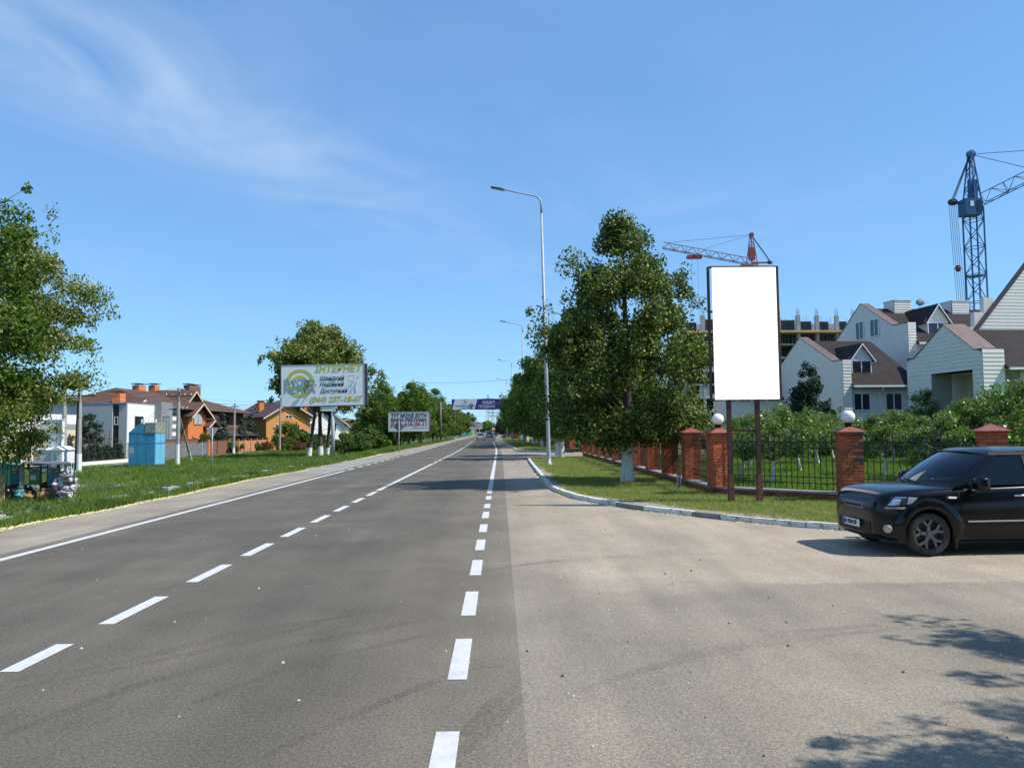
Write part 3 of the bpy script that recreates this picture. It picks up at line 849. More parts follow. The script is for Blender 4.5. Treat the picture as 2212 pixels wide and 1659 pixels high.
for xx in (0.0, bb1.x-bb0.x):
    MB().box(xx-0.05, xx+0.05, 0.0, 0.10, 0.66, z0+0.03).build('post', m_rust, tb)
    MB().box(xx-0.065, xx+0.065, -0.015, 0.115, -0.1, 0.66).build('post_sleeve', M('lighter_rust', (0.15, 0.06, 0.04), 0.8, 0.4, 5), tb)
zb = onY(1605, 930, bY).z - oz
MB().box(0.05, bb1.x-bb0.x-0.05, 0.02, 0.08, zb-0.03, zb+0.03).build('crossbar', m_rust, tb)
hk = MB()
for k in range(4):
    xk = x0 + (x1-x0)*(0.12+0.22*k); hk.tube([(xk, -0.05, z0), (xk+0.01, -0.055, z0-0.035), (xk-0.005, -0.05, z0-0.07)], 0.006, 4)
hk.build('tie', m_frame_w, tb)

# cable marker post
cp = G(1467, 1057, KZ)
cm = thing('cable_marker', 'short grey marker post with red top standing in the grass', 'marker post', (cp.x, cp.y, KZ), R(-6))
mb = MB(); mb.box(-0.055, 0.055, -0.05, 0.05, -0.1, 0.42); mb.build('post', m_conc, cm)
MB().box(-0.056, 0.056, -0.051, 0.051, 0.42, 0.54).build('top', m_cap, cm)
letter(cm, 'КАБЕЛЬ', 0.0, -0.053, 0.2, 0.075, m_black, tilt=R(-90), bold=0.002)

# ------------------------------------------------------------------ trees
def rot_to(nrm, rng):
    """two unit vectors per leaf perpendicular to nrm, random spin"""
    a = rng.normal(size=nrm.shape); u = a - nrm*np.sum(a*nrm, 1, keepdims=True)
    u /= np.linalg.norm(u, axis=1, keepdims=True)+1e-9
    return u, np.cross(nrm, u)
def leaves(rng, cen, rad, per, size, flat=0.7, up=0.5, droop=0.0, aspect=0.65):
    """leaf quads scattered round clump centres; cen (n,3), rad (n,)"""
    n = len(cen)*per
    idx = np.repeat(np.arange(len(cen)), per)
    d = rng.normal(size=(n, 3)); d /= np.linalg.norm(d, axis=1, keepdims=True)
    rr = rng.random(n)**0.45
    off = d*rr[:, None]*rad[idx][:, None]; off[:, 2] *= flat
    off[:, 2] -= droop*(off[:, 0]**2+off[:, 1]**2)/np.maximum(rad[idx], .1)
    p = cen[idx] + off
    nr = d*0.7 + rng.normal(size=(n, 3))*0.75; nr[:, 2] += up
    nr /= np.linalg.norm(nr, axis=1, keepdims=True)
    u, w = rot_to(nr, rng)
    if droop: 
        u[:, 2] -= 0.8; u /= np.linalg.norm(u, axis=1, keepdims=True)
        w = np.cross(nr, u); w /= np.linalg.norm(w, axis=1, keepdims=True)+1e-9
    s = size*(0.65+0.7*rng.random(n))
    a = u*s[:, None]*0.5; b_ = w*s[:, None]*0.5*aspect
    V = np.empty((n, 4, 3)); V[:, 0] = p-a; V[:, 1] = p+b_*1.0+a*0.1; V[:, 2] = p+a; V[:, 3] = p-b_+a*0.1
    F = np.arange(n*4).reshape(n, 4)
    return V.reshape(-1, 3), F
def crown_pts(rng, n, prof, lump=0.28, inner=0.35, zr=None):
    """clump centres inside a lumpy solid of revolution; prof = [(z, r)]"""
    zs = np.array([p[0] for p in prof]); rs = np.array([p[1] for p in prof])
    out = []
    ph = rng.random(6)*6.28
    while len(out) < n:
        z = rng.uniform(zs[0], zs[-1]); r = np.interp(z, zs, rs)
        if rng.random() > (r/rs.max())**1.3 + 0.12: continue
        th = rng.random()*6.28
        l = 1 + lump*(0.5*math.sin(2*th+ph[0]+z*0.9) + 0.35*math.sin(3*th-ph[1]+z*1.7) + 0.35*math.sin(5*th+ph[2]-z*2.3))
        q = r*l*math.sqrt(inner**2 + (1-inner**2)*rng.random())
        out.append((q*math.cos(th), q*math.sin(th), z))
    return np.array(out)
def wood(rng, H, r0, cen, nb, lean=(0, 0), top=0.8, z_first=1.8, sides=10):
    mb = MB()
    path = []; nseg = 8
    for i in range(nseg+1):
        t = i/nseg
        path.append((lean[0]*t + 0.06*math.sin(t*5+r0*30)*H*0.06, lean[1]*t + 0.05*math.cos(t*4)*H*0.05 - 0.05*H*0.05, H*top*t))
    rad = [r0*(1.25 if i == 0 else 1)*(1-0.85*i/nseg) + 0.012 for i in range(nseg+1)]
    mb.tube([(path[0][0], path[0][1], -0.15)] + path, [r0*1.35] + rad, sides)
    ii = rng.permutation(len(cen))[:nb]
    for k in ii:
        c = cen[k]
        zj = min(H*top*0.92, max(z_first, c[2]-0.35*math.hypot(c[0], c[1])-0.3))
        t = zj/(H*top); f = t*nseg; i0 = min(nseg-1, int(f)); fr_ = f-i0
        s = [path[i0][j]*(1-fr_)+path[i0+1][j]*fr_ for j in range(3)]
        r_ = max(0.02, rad[i0]*0.42)
        mid = [(s[j]+c[j])/2 for j in range(3)]; mid[2] += 0.12*math.hypot(c[0]-s[0], c[1]-s[1])
        mb.tube([s, mid, tuple(c)], [r_, r_*0.6, 0.008], 5, False)
    return mb
def tree_data(name, seed, H, r0, prof, nc, crad, per, size, leafm, barkm, nb=22, flat=0.7, up=0.5, droop=0.0, lump=0.28, inner=0.4, lean=(0, 0), top=0.8, z_first=1.8, extra=None, aspect=0.65, lobes=0, lobe_gap=1.0, tips=0.9):
    rng = np.random.default_rng(seed)
    cen = crown_pts(rng, nc, prof, lump, inner)
    cen[:, 0] += lean[0]*cen[:, 2]/H; cen[:, 1] += lean[1]*cen[:, 2]/H
    if extra is not None: cen = np.vstack([cen, np.array(extra)])
    if lobes:
        # pull the clumps together into separate drooping lobes with dark gaps between
        lob = crown_pts(rng, lobes*6, prof, lump, 0.62); keep = []
        for q in lob:
            if all(np.linalg.norm((q-o)*np.array([1, 1, 0.8])) > lobe_gap for o in keep): keep.append(q)
            if len(keep) >= lobes: break
        keep = np.array(keep); keep[:, 0] += lean[0]*keep[:, 2]/H; keep[:, 1] += lean[1]*keep[:, 2]/H
        dd = np.linalg.norm(cen[:, None]-keep[None], axis=2); near = keep[dd.argmin(1)]
        n_x = 0 if extra is None else len(extra); m_ = len(cen)-n_x
        cen[:m_] = cen[:m_]*0.56 + near[:m_]*0.44
        out_ = np.hypot(cen[:m_, 0]-near[:m_, 0], cen[:m_, 1]-near[:m_, 1]); cen[:m_, 2] -= 0.35*out_
    rad = crad*(0.6+0.8*rng.random(len(cen)))
    V, F = leaves(rng, cen, rad, per, size, flat, up, droop, aspect)
    nt = int(len(cen)*tips)
    if nt:                                                # loose sprays breaking the outline
        rr_ = np.hypot(cen[:, 0]-lean[0]*cen[:, 2]/H, cen[:, 1]); pick = rng.choice(len(cen), nt, p=(rr_+.05)/np.sum(rr_+.05))
        c2 = cen[pick].copy(); k2 = 1.08+0.28*rng.random(nt); c2[:, 0] *= k2; c2[:, 1] *= k2; c2[:, 2] += crad*rng.normal(size=nt)*0.7 + 0.02*H*(rng.random(nt)-.3)
        V2, F2 = leaves(rng, c2, crad*(0.25+0.4*rng.random(nt)), max(8, per//6), size, 1.1, 0.3, 0.5, aspect)
        F = np.vstack([F, F2+len(V)]); V = np.vstack([V, V2]); cen = np.vstack([cen, c2])
    cm_ = numpy_mesh(name+'_crown', V, F, leafm)
    wm_ = wood(rng, H, r0, cen, nb, lean, top, z_first).mesh(name+'_trunk', barkm, True)
    return cm_, wm_
def plant_tree(data, name, label, loc, rz=0.0, sc=1.0, group=None, cat='tree'):
    t = thing(name, label, cat, loc, rz, group)
    t.scale = sc if isinstance(sc, tuple) else (sc,)*3
    link('trunk', data[1], t); link('crown', data[0], t)
    return t

lm_linden = leaf_mat('linden_leaf', (0.016, 0.040, 0.009), (0.15, 0.205, 0.03), 0.28, (0.32, 0.36, 0.07), 0.13)
lm_maple = leaf_mat('maple_leaf', (0.036, 0.085, 0.012), (0.15, 0.225, 0.03), 0.36)
lm_acacia = leaf_mat('acacia_leaf', (0.06, 0.115, 0.016), (0.19, 0.235, 0.034), 0.40, (0.52, 0.47, 0.22), 0.17)
lm_wood = leaf_mat('thicket_leaf', (0.042, 0.10, 0.012), (0.16, 0.23, 0.03), 0.36)
lm_apple = leaf_mat('apple_leaf', (0.065, 0.125, 0.025), (0.21, 0.29, 0.07), 0.42, rough=0.35)
lm_bush = leaf_mat('bush_leaf', (0.04, 0.09, 0.013), (0.12, 0.19, 0.03), 0.34)
lm_dark = leaf_mat('conifer_leaf', (0.012, 0.032, 0.014), (0.035, 0.07, 0.025), 0.15)
lm_spruce = leaf_mat('spruce_leaf', (0.022, 0.048, 0.038), (0.07, 0.11, 0.09), 0.12)
lm_red = leaf_mat('barberry_leaf', (0.10, 0.03, 0.025), (0.26, 0.14, 0.07), 0.3)
bk = (0.07, 0.055, 0.042)
bark_w = whitewash('bark_limewashed', bk, 1.25)
bark_w2 = whitewash('bark_limewashed_low', bk, 0.75)
bark = M('bark', bk, 0.95, 0.4, 8, 0.8, 30, stretch=(1, 1, 0.2))

# the big linden by the fence
t1 = G(1356, 1040, KZ)
lind = tree_data('linden', 11, 9.0, 0.20,
    [(1.5, 1.0), (2.0, 2.2), (3.0, 2.8), (4.8, 2.75), (6.0, 2.35), (7.2, 1.7), (8.2, 1.0), (9.1, 0.35)], 210, 0.56, 400, 0.105, lm_linden, bark_w,
    nb=45, flat=0.85, droop=0.35, lump=0.40, inner=0.45, top=0.86, lobes=46, lobe_gap=1.05,
    extra=[(2.4, -0.8, 2.0), (2.9, -0.4, 2.2), (1.8, -1.2, 1.9), (-3.0, 0.3, 5.0), (-2.6, -.4, 4.9), (2.7, 0.2, 6.6), (2.3, 0, 7.0), (-1.9, 0.2, 7.3), (0.1, 0.1, 8.7), (0.4, 0, 8.3)] + [(1.5*math.cos(k*0.8)*(0.5+0.5*(k % 3)/2), 1.5*math.sin(k*0.8)*(0.5+0.5*(k % 3)/2), 1.75+0.28*(k % 4)) for k in range(24)] + [(0.9*math.cos(k*1.3), 0.9*math.sin(k*1.3), 2.8+0.45*k) for k in range(11)])
plant_tree(lind, 'linden_tree', 'tall dark linden tree with whitewashed trunk beside the tall white billboard', (t1.x, t1.y, KZ-0.02), 0.4, (1.0, 1.0, 1.03))
# maples and chestnuts further down the verge
far1 = tree_data('maple_a', 21, 9.6, 0.20, [(1.7, 1.2), (2.6, 2.7), (4.2, 3.2), (6.0, 3.0), (7.6, 2.2), (8.8, 1.1), (9.6, 0.3)], 90, 0.80, 210, 0.19, lm_maple, bark_w, nb=30, flat=0.8, lump=0.3, lobes=45, lobe_gap=1.2)
far2 = tree_data('maple_b', 22, 10.5, 0.24, [(1.9, 1.8), (2.8, 3.4), (4.5, 4.1), (6.5, 3.9), (8.4, 2.8), (9.8, 1.3), (10.5, 0.3)], 110, 0.95, 150, 0.23, lm_maple, bark_w, nb=30, flat=0.8, lump=0.3, lobes=50, lobe_gap=1.4)
p = G(1213, 987, KZ)
plant_tree(far1, 'maple_tree', 'maple with whitewashed trunk next to the nearest lamp post', (p.x, p.y, KZ-.02), 1.0, 0.92)
p = G(1192, 979, KZ)
plant_tree(far1, 'maple_tree', 'maple with leaning whitewashed trunk before the driveway gate', (p.x+0.3, p.y-2, KZ-.02), 2.4, (0.8, 0.8, 0.9))
for i, yv in enumerate((84, 89, 95, 102, 110, 119, 130, 142, 156, 172, 190, 212, 238, 270)):
    plant_tree(far2 if i % 2 else far1, 'maple_tree', 'leafy maple with whitewashed trunk in the row past the driveway', (4.6+0.5*math.sin(i*2.1)-0.004*max(0, yv-90), yv, KZ-.02), i*1.3, 0.92+0.14*((i*37) % 5)/5, 'maples in the row past the driveway')
for i in range(9):
    plant_tree(far2, 'maple_tree', 'large tree standing behind the brick fence', (9.5+(i % 3)*3.0, 68+i*9, KZ-.02), i*0.9, 0.85+0.1*(i % 3), 'trees behind the fence past the driveway')
# tree outside the frame whose crown shades the near corner
plant_tree(lind, 'linden_tree', 'linden on the near corner shading the asphalt', (11.3, 2.85, 0.1), 2.0, (1.2, 0.9, 1.0))
plant_tree(lind, 'linden_tree', 'linden behind the viewer shading the asphalt edge', (6.3, 2.35, 0.1), 4.0, (0.75, 0.62, 0.72))

# acacia at the left edge over the bins
aca = tree_data('acacia', 31, 11.5, 0.26, [(2.0, 2.2), (3.2, 4.0), (5.0, 5.0), (7.0, 5.0), (9.0, 4.2), (10.6, 2.6), (11.8, 0.8)], 230, 0.80, 290, 0.155, lm_acacia, bark_w, nb=60, flat=0.55, lump=0.36, inner=0.35, droop=0.2, top=0.8, aspect=0.45, lobes=46, lobe_gap=1.6, tips=0.35)
pa = onY(-95, 1080, 34.5)
aT = plant_tree(aca, 'acacia_tree', 'blossoming acacia tree overhanging the rubbish shelter', (pa.x, 34.5, ZL-.03), 2.3, (1.1, 1.1, 1.18))
pa2 = onY(-190, 1080, 30)
lgreen = tree_data('ash', 33, 13, 0.25, [(3.0, 2.0), (5, 3.4), (8.0, 3.8), (11, 2.8), (12.8, 1.2)], 100, 0.85, 300, 0.17, lm_maple, bark_w, nb=40, flat=0.7, lump=0.3)
plant_tree(lgreen, 'ash_tree', 'dense green tree cut off by the left picture edge', (pa2.x+0.9, 30, ZL-.03), 0.2, (1.0, 1.0, 1.04))
# acacias behind the first billboard: three trunks
aca2 = tree_data('acacia_b', 37, 9.8, 0.17, [(4.0, 1.2), (5.0, 3.0), (6.4, 3.4), (7.8, 2.8), (9.0, 1.6), (9.9, 0.6)], 95, 0.75, 170, 0.24, lm_acacia, bark_w2, nb=40, flat=0.55, lump=0.38, inner=0.35, top=0.78, z_first=3.0, lean=(0.9, 0.2), aspect=0.5, lobes=26, lobe_gap=1.3)
for (qx, qy, rz, sc, dsc) in ((668, 996, 0.3, 1.05, 'leaning acacia with dark crooked trunk beside the first billboard pole'), (693, 992, 1.9, 1.16, 'tallest acacia rising above the first billboard'), (707, 987, -1.0, 0.98, 'slim acacia close behind the first billboard pole')):
    q_ = T(qx, qy); yq = T(719, 991).y + {668: 5.6, 693: 7.5, 707: 9.5}[qx]; q_ = onY(qx, 1000, yq); plant_tree(aca2, 'acacia_tree', dsc, (q_.x, yq, zt(q_.x, yq)-.03), rz, (sc*1.42, sc*1.42, sc*1.52))
# left tree belt
be1 = tree_data('belt_a', 41, 11, 0.16, [(1.6, 1.4), (3, 2.6), (5, 3.2), (7.5, 3.0), (9.5, 2.0), (11, 0.5)], 85, 0.9, 115, 0.29, lm_wood, bark_w2, nb=25, flat=0.75, lump=0.34, lobes=40, lobe_gap=1.3)
be2 = tree_data('belt_b', 43, 9.5, 0.13, [(1.4, 1.1), (3, 2.0), (5, 2.3), (7, 1.9), (8.5, 1.1), (9.5, 0.3)], 65, 0.8, 105, 0.28, lm_wood, bark_w2, nb=25, flat=0.8, lump=0.4, lean=(0.3, 0))
q_ = T(818, 970); plant_tree(be2, 'poplar_tree', 'slim ragged tree standing left of the second billboard', (q_.x, q_.y, q_.z-.03), 0.5, (1.25, 1.25, 1.32))
q_ = T(806, 973); plant_tree(be2, 'poplar_tree', 'small bent tree between the two billboards', (q_.x-0.5, q_.y+3, q_.z-.03), 2.5, 0.8)
q_ = T(785, 975); plant_tree(be2, 'poplar_tree', 'young tree with leaning white trunk right of the first billboard pole', (q_.x-1.5, q_.y+6, q_.z-.03), 4.5, 0.7)
yb_ = 114.0
for i in range(34):
    row = i % 2
    xx = -11.6 - 4.2*row + rnd.uniform(-0.7, 0.7) + xo(yb_)
    plant_tree(be1 if (i*7) % 3 else be2, 'belt_tree', 'leafy tree with whitewashed foot in the roadside belt', (xx-1.2, yb_, zt(xx-1.2, yb_)-.03), i*1.7, rnd.uniform(0.86, 1.12)*(1.0 if yb_ < 150 else 0.92), 'roadside tree belt')
    yb_ += 4.2 + i*0.22
# shrubs under the belt
bush = tree_data('bush', 51, 2.4, 0.04, [(0.2, 1.2), (0.9, 1.5), (1.7, 1.2), (2.3, 0.5)], 36, 0.5, 110, 0.20, lm_bush, bark, nb=14, flat=0.8, z_first=0.2)
darkb = tree_data('darkbush', 52, 3.2, 0.06, [(0.3, 1.3), (1.2, 1.9), (2.2, 1.7), (3.1, 0.7)], 46, 0.55, 130, 0.18, lm_maple, bark, nb=14, flat=0.8, z_first=0.2)
redb = tree_data('redbush', 53, 1.5, 0.03, [(0.2, 0.7), (0.7, 0.9), (1.3, 0.5)], 22, 0.4, 90, 0.14, lm_red, bark, nb=8, flat=0.8, z_first=0.1)
for i in range(5):
    yb_ = 90 + i*6.0; xx = -17.5 + rnd.uniform(-1.5, 1.5)
    plant_tree(bush, 'bush', 'green bush filling the roadside tree belt', (xx, yb_, zt(xx, yb_)-.03), i, rnd.uniform(1.0, 1.6), 'bushes in the tree belt', 'bush')
for i, (qx, qy) in enumerate(((740, 978), (765, 975), (790, 973), (660, 975), (685, 973))):
    q_ = G(qx, qy, ZL); plant_tree(bush, 'bush', 'green bush behind the first billboard pole', (q_.x, q_.y, ZL-.03), i*1.1, 1.2, 'bushes behind the billboard pole', 'bush')
# ------------------------------------------------------------------ orchard behind the fence
GZ = 0.17
bark_ap = whitewash('apple_bark', (0.09, 0.075, 0.06), 0.95)
ap1 = tree_data('apple_a', 61, 3.0, 0.065, [(1.2, 0.8), (1.7, 1.35), (2.3, 1.35), (3.0, 0.6)], 40, 0.36, 120, 0.10, lm_apple, bark_ap, nb=30, flat=0.75, z_first=0.9, lean=(0.35, 0.1), lump=0.4, lobes=14, lobe_gap=.7)
ap2 = tree_data('apple_b', 62, 3.3, 0.06, [(0.95, 0.7), (1.6, 1.3), (2.4, 1.2), (3.2, 0.5)], 40, 0.36, 120, 0.10, lm_apple, bark_ap, nb=30, flat=0.8, z_first=0.9, lean=(-0.3, 0.2), lump=0.4, lobes=14, lobe_gap=.7)
ap3 = tree_data('apple_c', 63, 4.6, 0.06, [(0.9, 0.5), (1.8, 0.85), (3.2, 0.8), (4.5, 0.35)], 44, 0.36, 95, 0.125, lm_apple, bark_ap, nb=20, flat=0.9, z_first=0.8, lump=0.4)
orch = [((1601, 1036), ap1, .92), ((1622, 1008), ap2, .95), ((1668, 1046), ap1, 1.05), ((1729, 1020), ap2, .95), ((1769, 1004), ap1, 1.0), ((1560, 1000), ap2, .95), ((1530, 1002), ap1, .9), ((1700, 985), ap1, 1.05), ((1800, 992), ap2, 1.05), ((1862, 1000), ap1, .95), ((1912, 1030), ap2, .95), ((1928, 1002), ap1, 1.05), ((1995, 985), ap3, 1.1), ((2050, 1000), ap1, 1.15), ((2120, 1010), ap2, 1.15), ((2180, 1002), ap1, 1.2), ((2080, 980), ap2, 1.2), ((2160, 978), ap1, 1.4), ((2010, 1040), ap2, .9), ((2230, 1040), ap1, 1.1), ((1500, 990), ap2, 1.0), ((1480, 980), ap1, 1.0)]
APL = {(1601, 1036): 'leaning apple tree just right of the corner pier', (1668, 1046): 'apple tree with a stout white trunk right of the billboard posts', (1729, 1020): 'apple tree with thin leaning trunk left of the crumbled pier', (1912, 1030): 'apple tree with forked trunk behind the black car bonnet', (1995, 985): 'narrow upright apple tree before the porch house', (1769, 1004): 'apple tree behind the crumbled pier', (2010, 1040): 'apple tree seen through the car windscreen'}
for i, ((qx, qy), dt, sc) in enumerate(orch):
    q_ = G(qx, qy, GZ)
    plant_tree(dt, 'apple_tree', APL.get((qx, qy), 'low apple tree with whitewashed trunk in the fenced garden'), (q_.x, q_.y, GZ-.02), i*2.3, (sc*.92, sc*.92, sc*.76), 'apple trees in the fenced garden')
bigb = tree_data('lilac', 64, 4.0, 0.05, [(0.3, 1.2), (1.5, 1.8), (2.8, 1.6), (3.9, 0.6)], 60, 0.5, 110, 0.15, lm_apple, bark, nb=20, flat=0.8, z_first=0.3)
for i, (qx, Y, s) in enumerate(((2115, 33, .74), (2170, 31, .82), (2225, 29, .9), (1960, 40, .45), (2045, 36, .52))):
    q_ = onY(qx, 1000, Y); plant_tree(bigb, 'lilac_bush', 'large rounded green shrub before the white houses', (q_.x, Y, GZ-.02), i*1.9, s, 'shrubs before the white houses', 'shrub')
# columnar conifer against the first white house
thj = tree_data('thuja', 65, 6.5, 0.1, [(0.3, 1.3), (1.5, 1.6), (3.2, 1.35), (5.0, 0.75), (6.4, 0.15)], 110, 0.38, 130, 0.15, lm_dark, bark, nb=6, flat=1.1, z_first=0.3, lump=0.18, inner=0.6)
q_ = onY(1752, 1000, 47); zt_ = onY(1752, 786, 47).z
plant_tree(thj, 'conifer_tree', 'dark pointed conifer against the gable of the first white house', (q_.x, 47, GZ-.02), 0, (0.88, 0.88, (zt_-GZ)/6.4))
hd = thing('hedge', 'clipped low hedge along the garden of the white houses', 'hedge', (20, 44, GZ))
rng_h = np.random.default_rng(5)
hc = np.stack([rng_h.uniform(-6, 3, 160), rng_h.uniform(-0.5, 0.5, 160), rng_h.uniform(0.15, 1.45, 160)], 1)
V, F = leaves(rng_h, hc, np.full(160, 0.35), 70, 0.13)
link('foliage', numpy_mesh('hedge', V, F, lm_bush), hd)
MB().box(-6, 3, -0.05, 0.05, -0.1, 1.2).build('stem_core', bark, hd)

# ------------------------------------------------------------------ white siding houses
m_siding = M('vinyl_siding', (0.80, 0.75, 0.66), 0.55, 0.05, 2, dirt=((0.52, 0.52, 0.49), 1.1, 0.62))
m_sid_core = M('siding_core', (0.3, 0.3, 0.29), 0.9)  # plain grey wall core under the siding boards
m_roof_on = corrugated('bitumen_roof', (0.032, 0.022, 0.018), 0.19, 0, 0.35, 0.8, 0.05)
m_coping = M('copper_brown_coping', (0.145, 0.092, 0.08), 0.55, 0.2, 2)
m_brownp = M('brown_plinth', (0.09, 0.05, 0.04), 0.9, 0.2, 4)
def scan(poly, z):
    xs = []
    n = len(poly)
    for i in range(n):
        (a, za), (b_, zb) = poly[i], poly[(i+1) % n]
        if (za <= z <= zb or zb <= z <= za) and abs(za-zb) > 1e-9: xs.append(a+(b_-a)*(z-za)/(zb-za))
        elif abs(za-zb) <= 1e-9 and abs(z-za) < 1e-6: xs += [a, b_]
    return (min(xs), max(xs)) if xs else None
def siding(mb, poly, f, step=0.22, lap=0.028):
    """lapped boards over the polygon (u, z); f(u, z, out) gives the point"""
    z0, z1 = min(p[1] for p in poly), max(p[1] for p in poly)
    cuts = sorted(set([z0 + i*step for i in range(int((z1-z0)/step)+1)] + [z1]))
    for a, b_ in zip(cuts, cuts[1:]):
        if b_-a < 0.02: continue
        lo, hi = scan(poly, a+1e-4), scan(poly, b_-1e-4)
        if not lo or not hi: continue
        q = [f(lo[0], a, lap), f(lo[1], a, lap), f(hi[1], b_, 0.004), f(hi[0], b_, 0.004)]
        mb.poly(q); mb.poly([f(lo[0], a, 0.0), f(lo[1], a, 0.0), f(lo[1], a, lap), f(lo[0], a, lap)])
def window(parent, f, u0, u1, z0, z1, cols=2, mat_f=None, name='window', glass=None):
    """casement on a wall; f(u, z, out) -> point"""
    mat_f = mat_f or m_frame_w
    mb = MB(); t = 0.07
    def bx(a, b_, c, d, o0, o1, m_):
        m_.v += [f(*q_) for q_ in ((a, c, o0), (b_, c, o0), (a, c, o1), (b_, c, o1), (a, d, o0), (b_, d, o0), (a, d, o1), (b_, d, o1))]
        n = len(m_.v)-8
        for q_ in ((0,2,3,1), (4,5,7,6), (0,1,5,4), (2,6,7,3), (0,4,6,2), (1,3,7,5)): m_.f.append(tuple(n+i for i in q_))
    bx(u0, u0+t, z0, z1, 0, .07, mb); bx(u1-t, u1, z0, z1, 0, .07, mb); bx(u0+t, u1-t, z1-t, z1, 0, .065, mb); bx(u0+t, u1-t, z0, z0+t, 0, .065, mb)
    for k in range(1, cols):
        um = u0+(u1-u0)*k/cols; bx(um-t*0.55, um+t*0.55, z0+t, z1-t, 0, .06, mb)
    w = mb.build(name, mat_f, parent)
    for k in range(cols):
        g = MB(); a = u0+(u1-u0)*k/cols; b_ = u0+(u1-u0)*(k+1)/cols
        g.poly([f(a+t*.5, z0+t*.5, .035), f(b_-t*.5, z0+t*.5, .035), f(b_-t*.5, z1-t*.5, .035), f(a+t*.5, z1-t*.5, .035)])
        g.build('pane', glass or m_glass_dark, w)
    return w
def front(v): return lambda u, z, o: (u, v-o, z)
def left(u_): return lambda v, z, o: (u_-o, v, z)
def right(u_): return lambda v, z, o: (u_+o, v, z)
def roof_quad(parent, pts, mat, th=0.12, name='roof'):
    return MB().prism(pts, (0, 0, -th)).build(name, mat, parent)
def gable_wall(parent, u0, u1, prof, zlow, mat_side=m_siding, name='gable_wall'):
    """thick gable parapet between u0 and u1; prof = [(v, z)] over the top, front to back"""
    base = [(prof[0][0], zlow)] + prof + [(prof[-1][0], zlow)]
    MB().prism([(u0, v, z) for v, z in base], (u1-u0, 0, 0)).build(name, m_sid_core, parent)
    mb = MB(); siding(mb, base, left(u0)); mb.build('siding', mat_side, parent)
    mb = MB(); siding(mb, [(u0, zlow), (u1, zlow), (u1, prof[0][1]), (u0, prof[0][1])], front(prof[0][0])); mb.build('siding', mat_side, parent)
    cp_ = MB()
    for (va, za), (vb, zb_) in zip(prof, prof[1:]):
        cp_.prism([(u0-0.06, va, za+0.005), (u1+0.06, va, za+0.005), (u1+0.06, vb, zb_+0.005), (u0-0.06, vb, zb_+0.005)], (0, 0, 0.05))
    cp_.build('coping', m_coping, parent)
def dormer(parent, u0, u1, v, z0, z1, za, slope, zroof0, v0):
    """gabled dormer: front at v, window between z0..z1, apex za"""
    um = (u0+u1)/2; e = 0.22
    d = thing_part('dormer', parent)
    def vback(z): return v0 + (z-zroof0)/slope
    for uu in (u0, u1): MB().prism([(uu, v, z0-0.1), (uu, vback(z1)+0.3, z1), (uu, v, z1)], (0.03 if uu == u0 else -0.03, 0, 0)).build('cheek', m_siding, d)
    fr_ = MB(); siding(fr_, [(u0-e, z1), (u1+e, z1), (um, za)], front(v-0.02), 0.16); fr_.build('siding', m_siding, d)
    MB().prism([(u0-e, v+.02, z1), (u1+e, v+.02, z1), (um, v+.02, za)], (0, 0.1, 0)).build('gable', m_sid_core, d)
    window(d, front(v), u0, u1, z0, z1, 2)
    for s_, ue in ((-1, u0-e), (1, u1+e)):
        roof_quad(d, [(ue, v-0.25, z1-0.02), (um, v-0.25, za+0.06), (um, vback(za)+0.2, za+0.06), (ue, vback(z1)+0.2, z1-0.02)], m_roof_on, 0.06, 'dormer_roof')
        MB().prism([(ue, v-0.27, z1-0.05), (um, v-0.27, za+0.04), (um, v-0.27, za-0.09), (ue, v-0.27, z1-0.18)], (0, -0.03, 0)).build('bargeboard', m_frame_w, d)
    return d
def thing_part(name, parent):
    o = bpy.data.objects.new(name, None); C.objects.link(o); o.parent = parent; o.empty_display_size = 0.1
    return o
PHI = R(6)
# --- first house (front left)
YA = 52.0
cA = onY(1824, 900, YA)
def zA(py, Y): return onY(1824, py, Y).z
hA = thing('siding_house', 'white siding house with brown roof, dormer and conifer at its gable', 'house', (cA.x, YA, 0), PHI)
eA, rA, vA = onY(1900, 832, YA).z, onY(1830, 736, YA+5.9).z, 5.9
shA, apA = zA(778, YA), onY(1751, 730, YA+5.8).z
gable_wall(hA, 0, 0.6, [(0, shA), (1.2, shA), (5.8, apA), (11.0, apA-3.0)], 2.0)
MB().box(0.02, 5.4, 0.2, 11.5, -0.2, 2.02).build('plinth', m_brownp, hA)
MB().box(0.6, 5.4, 0.35, 11.3, 2.0, eA-0.05).build('wall', m_sid_core, hA)
mb = MB(); siding(mb, [(0.6, 2.0), (5.4, 2.0), (5.4, eA-0.1), (0.6, eA-0.1)], front(0.34)); mb.build('siding', m_siding, hA)
UE = 5.75
roof_quad(hA, [(0.6, -0.25, eA), (UE, -0.25, eA), (UE, vA, rA), (0.6, vA, rA)], m_roof_on)
roof_quad(hA, [(0.6, vA, rA), (UE, vA, rA), (UE, 12, eA), (0.6, 12, eA)], m_roof_on)
MB().box(0.6, UE, -0.36, -0.25, eA-0.13, eA+0.0).build('gutter', m_frame_w, hA)
MB().tube([(2.75, -0.3, eA-0.1), (2.75, -0.2, eA-0.3), (2.75, 0.2, eA-0.5), (2.75, 0.22, 2.0)], 0.045, 8).build('downpipe', m_frame_w, hA)
for a, b_ in ((0.85, 2.1), (3.2, 4.45)): window(hA, front(0.31), a, b_, eA-1.72, eA-0.5)
slA = (rA-eA)/(vA+0.25)
dormer(hA, 1.45, 2.95, 1.4, eA+0.85, eA+1.85, eA+3.0, slA, eA, -0.25)
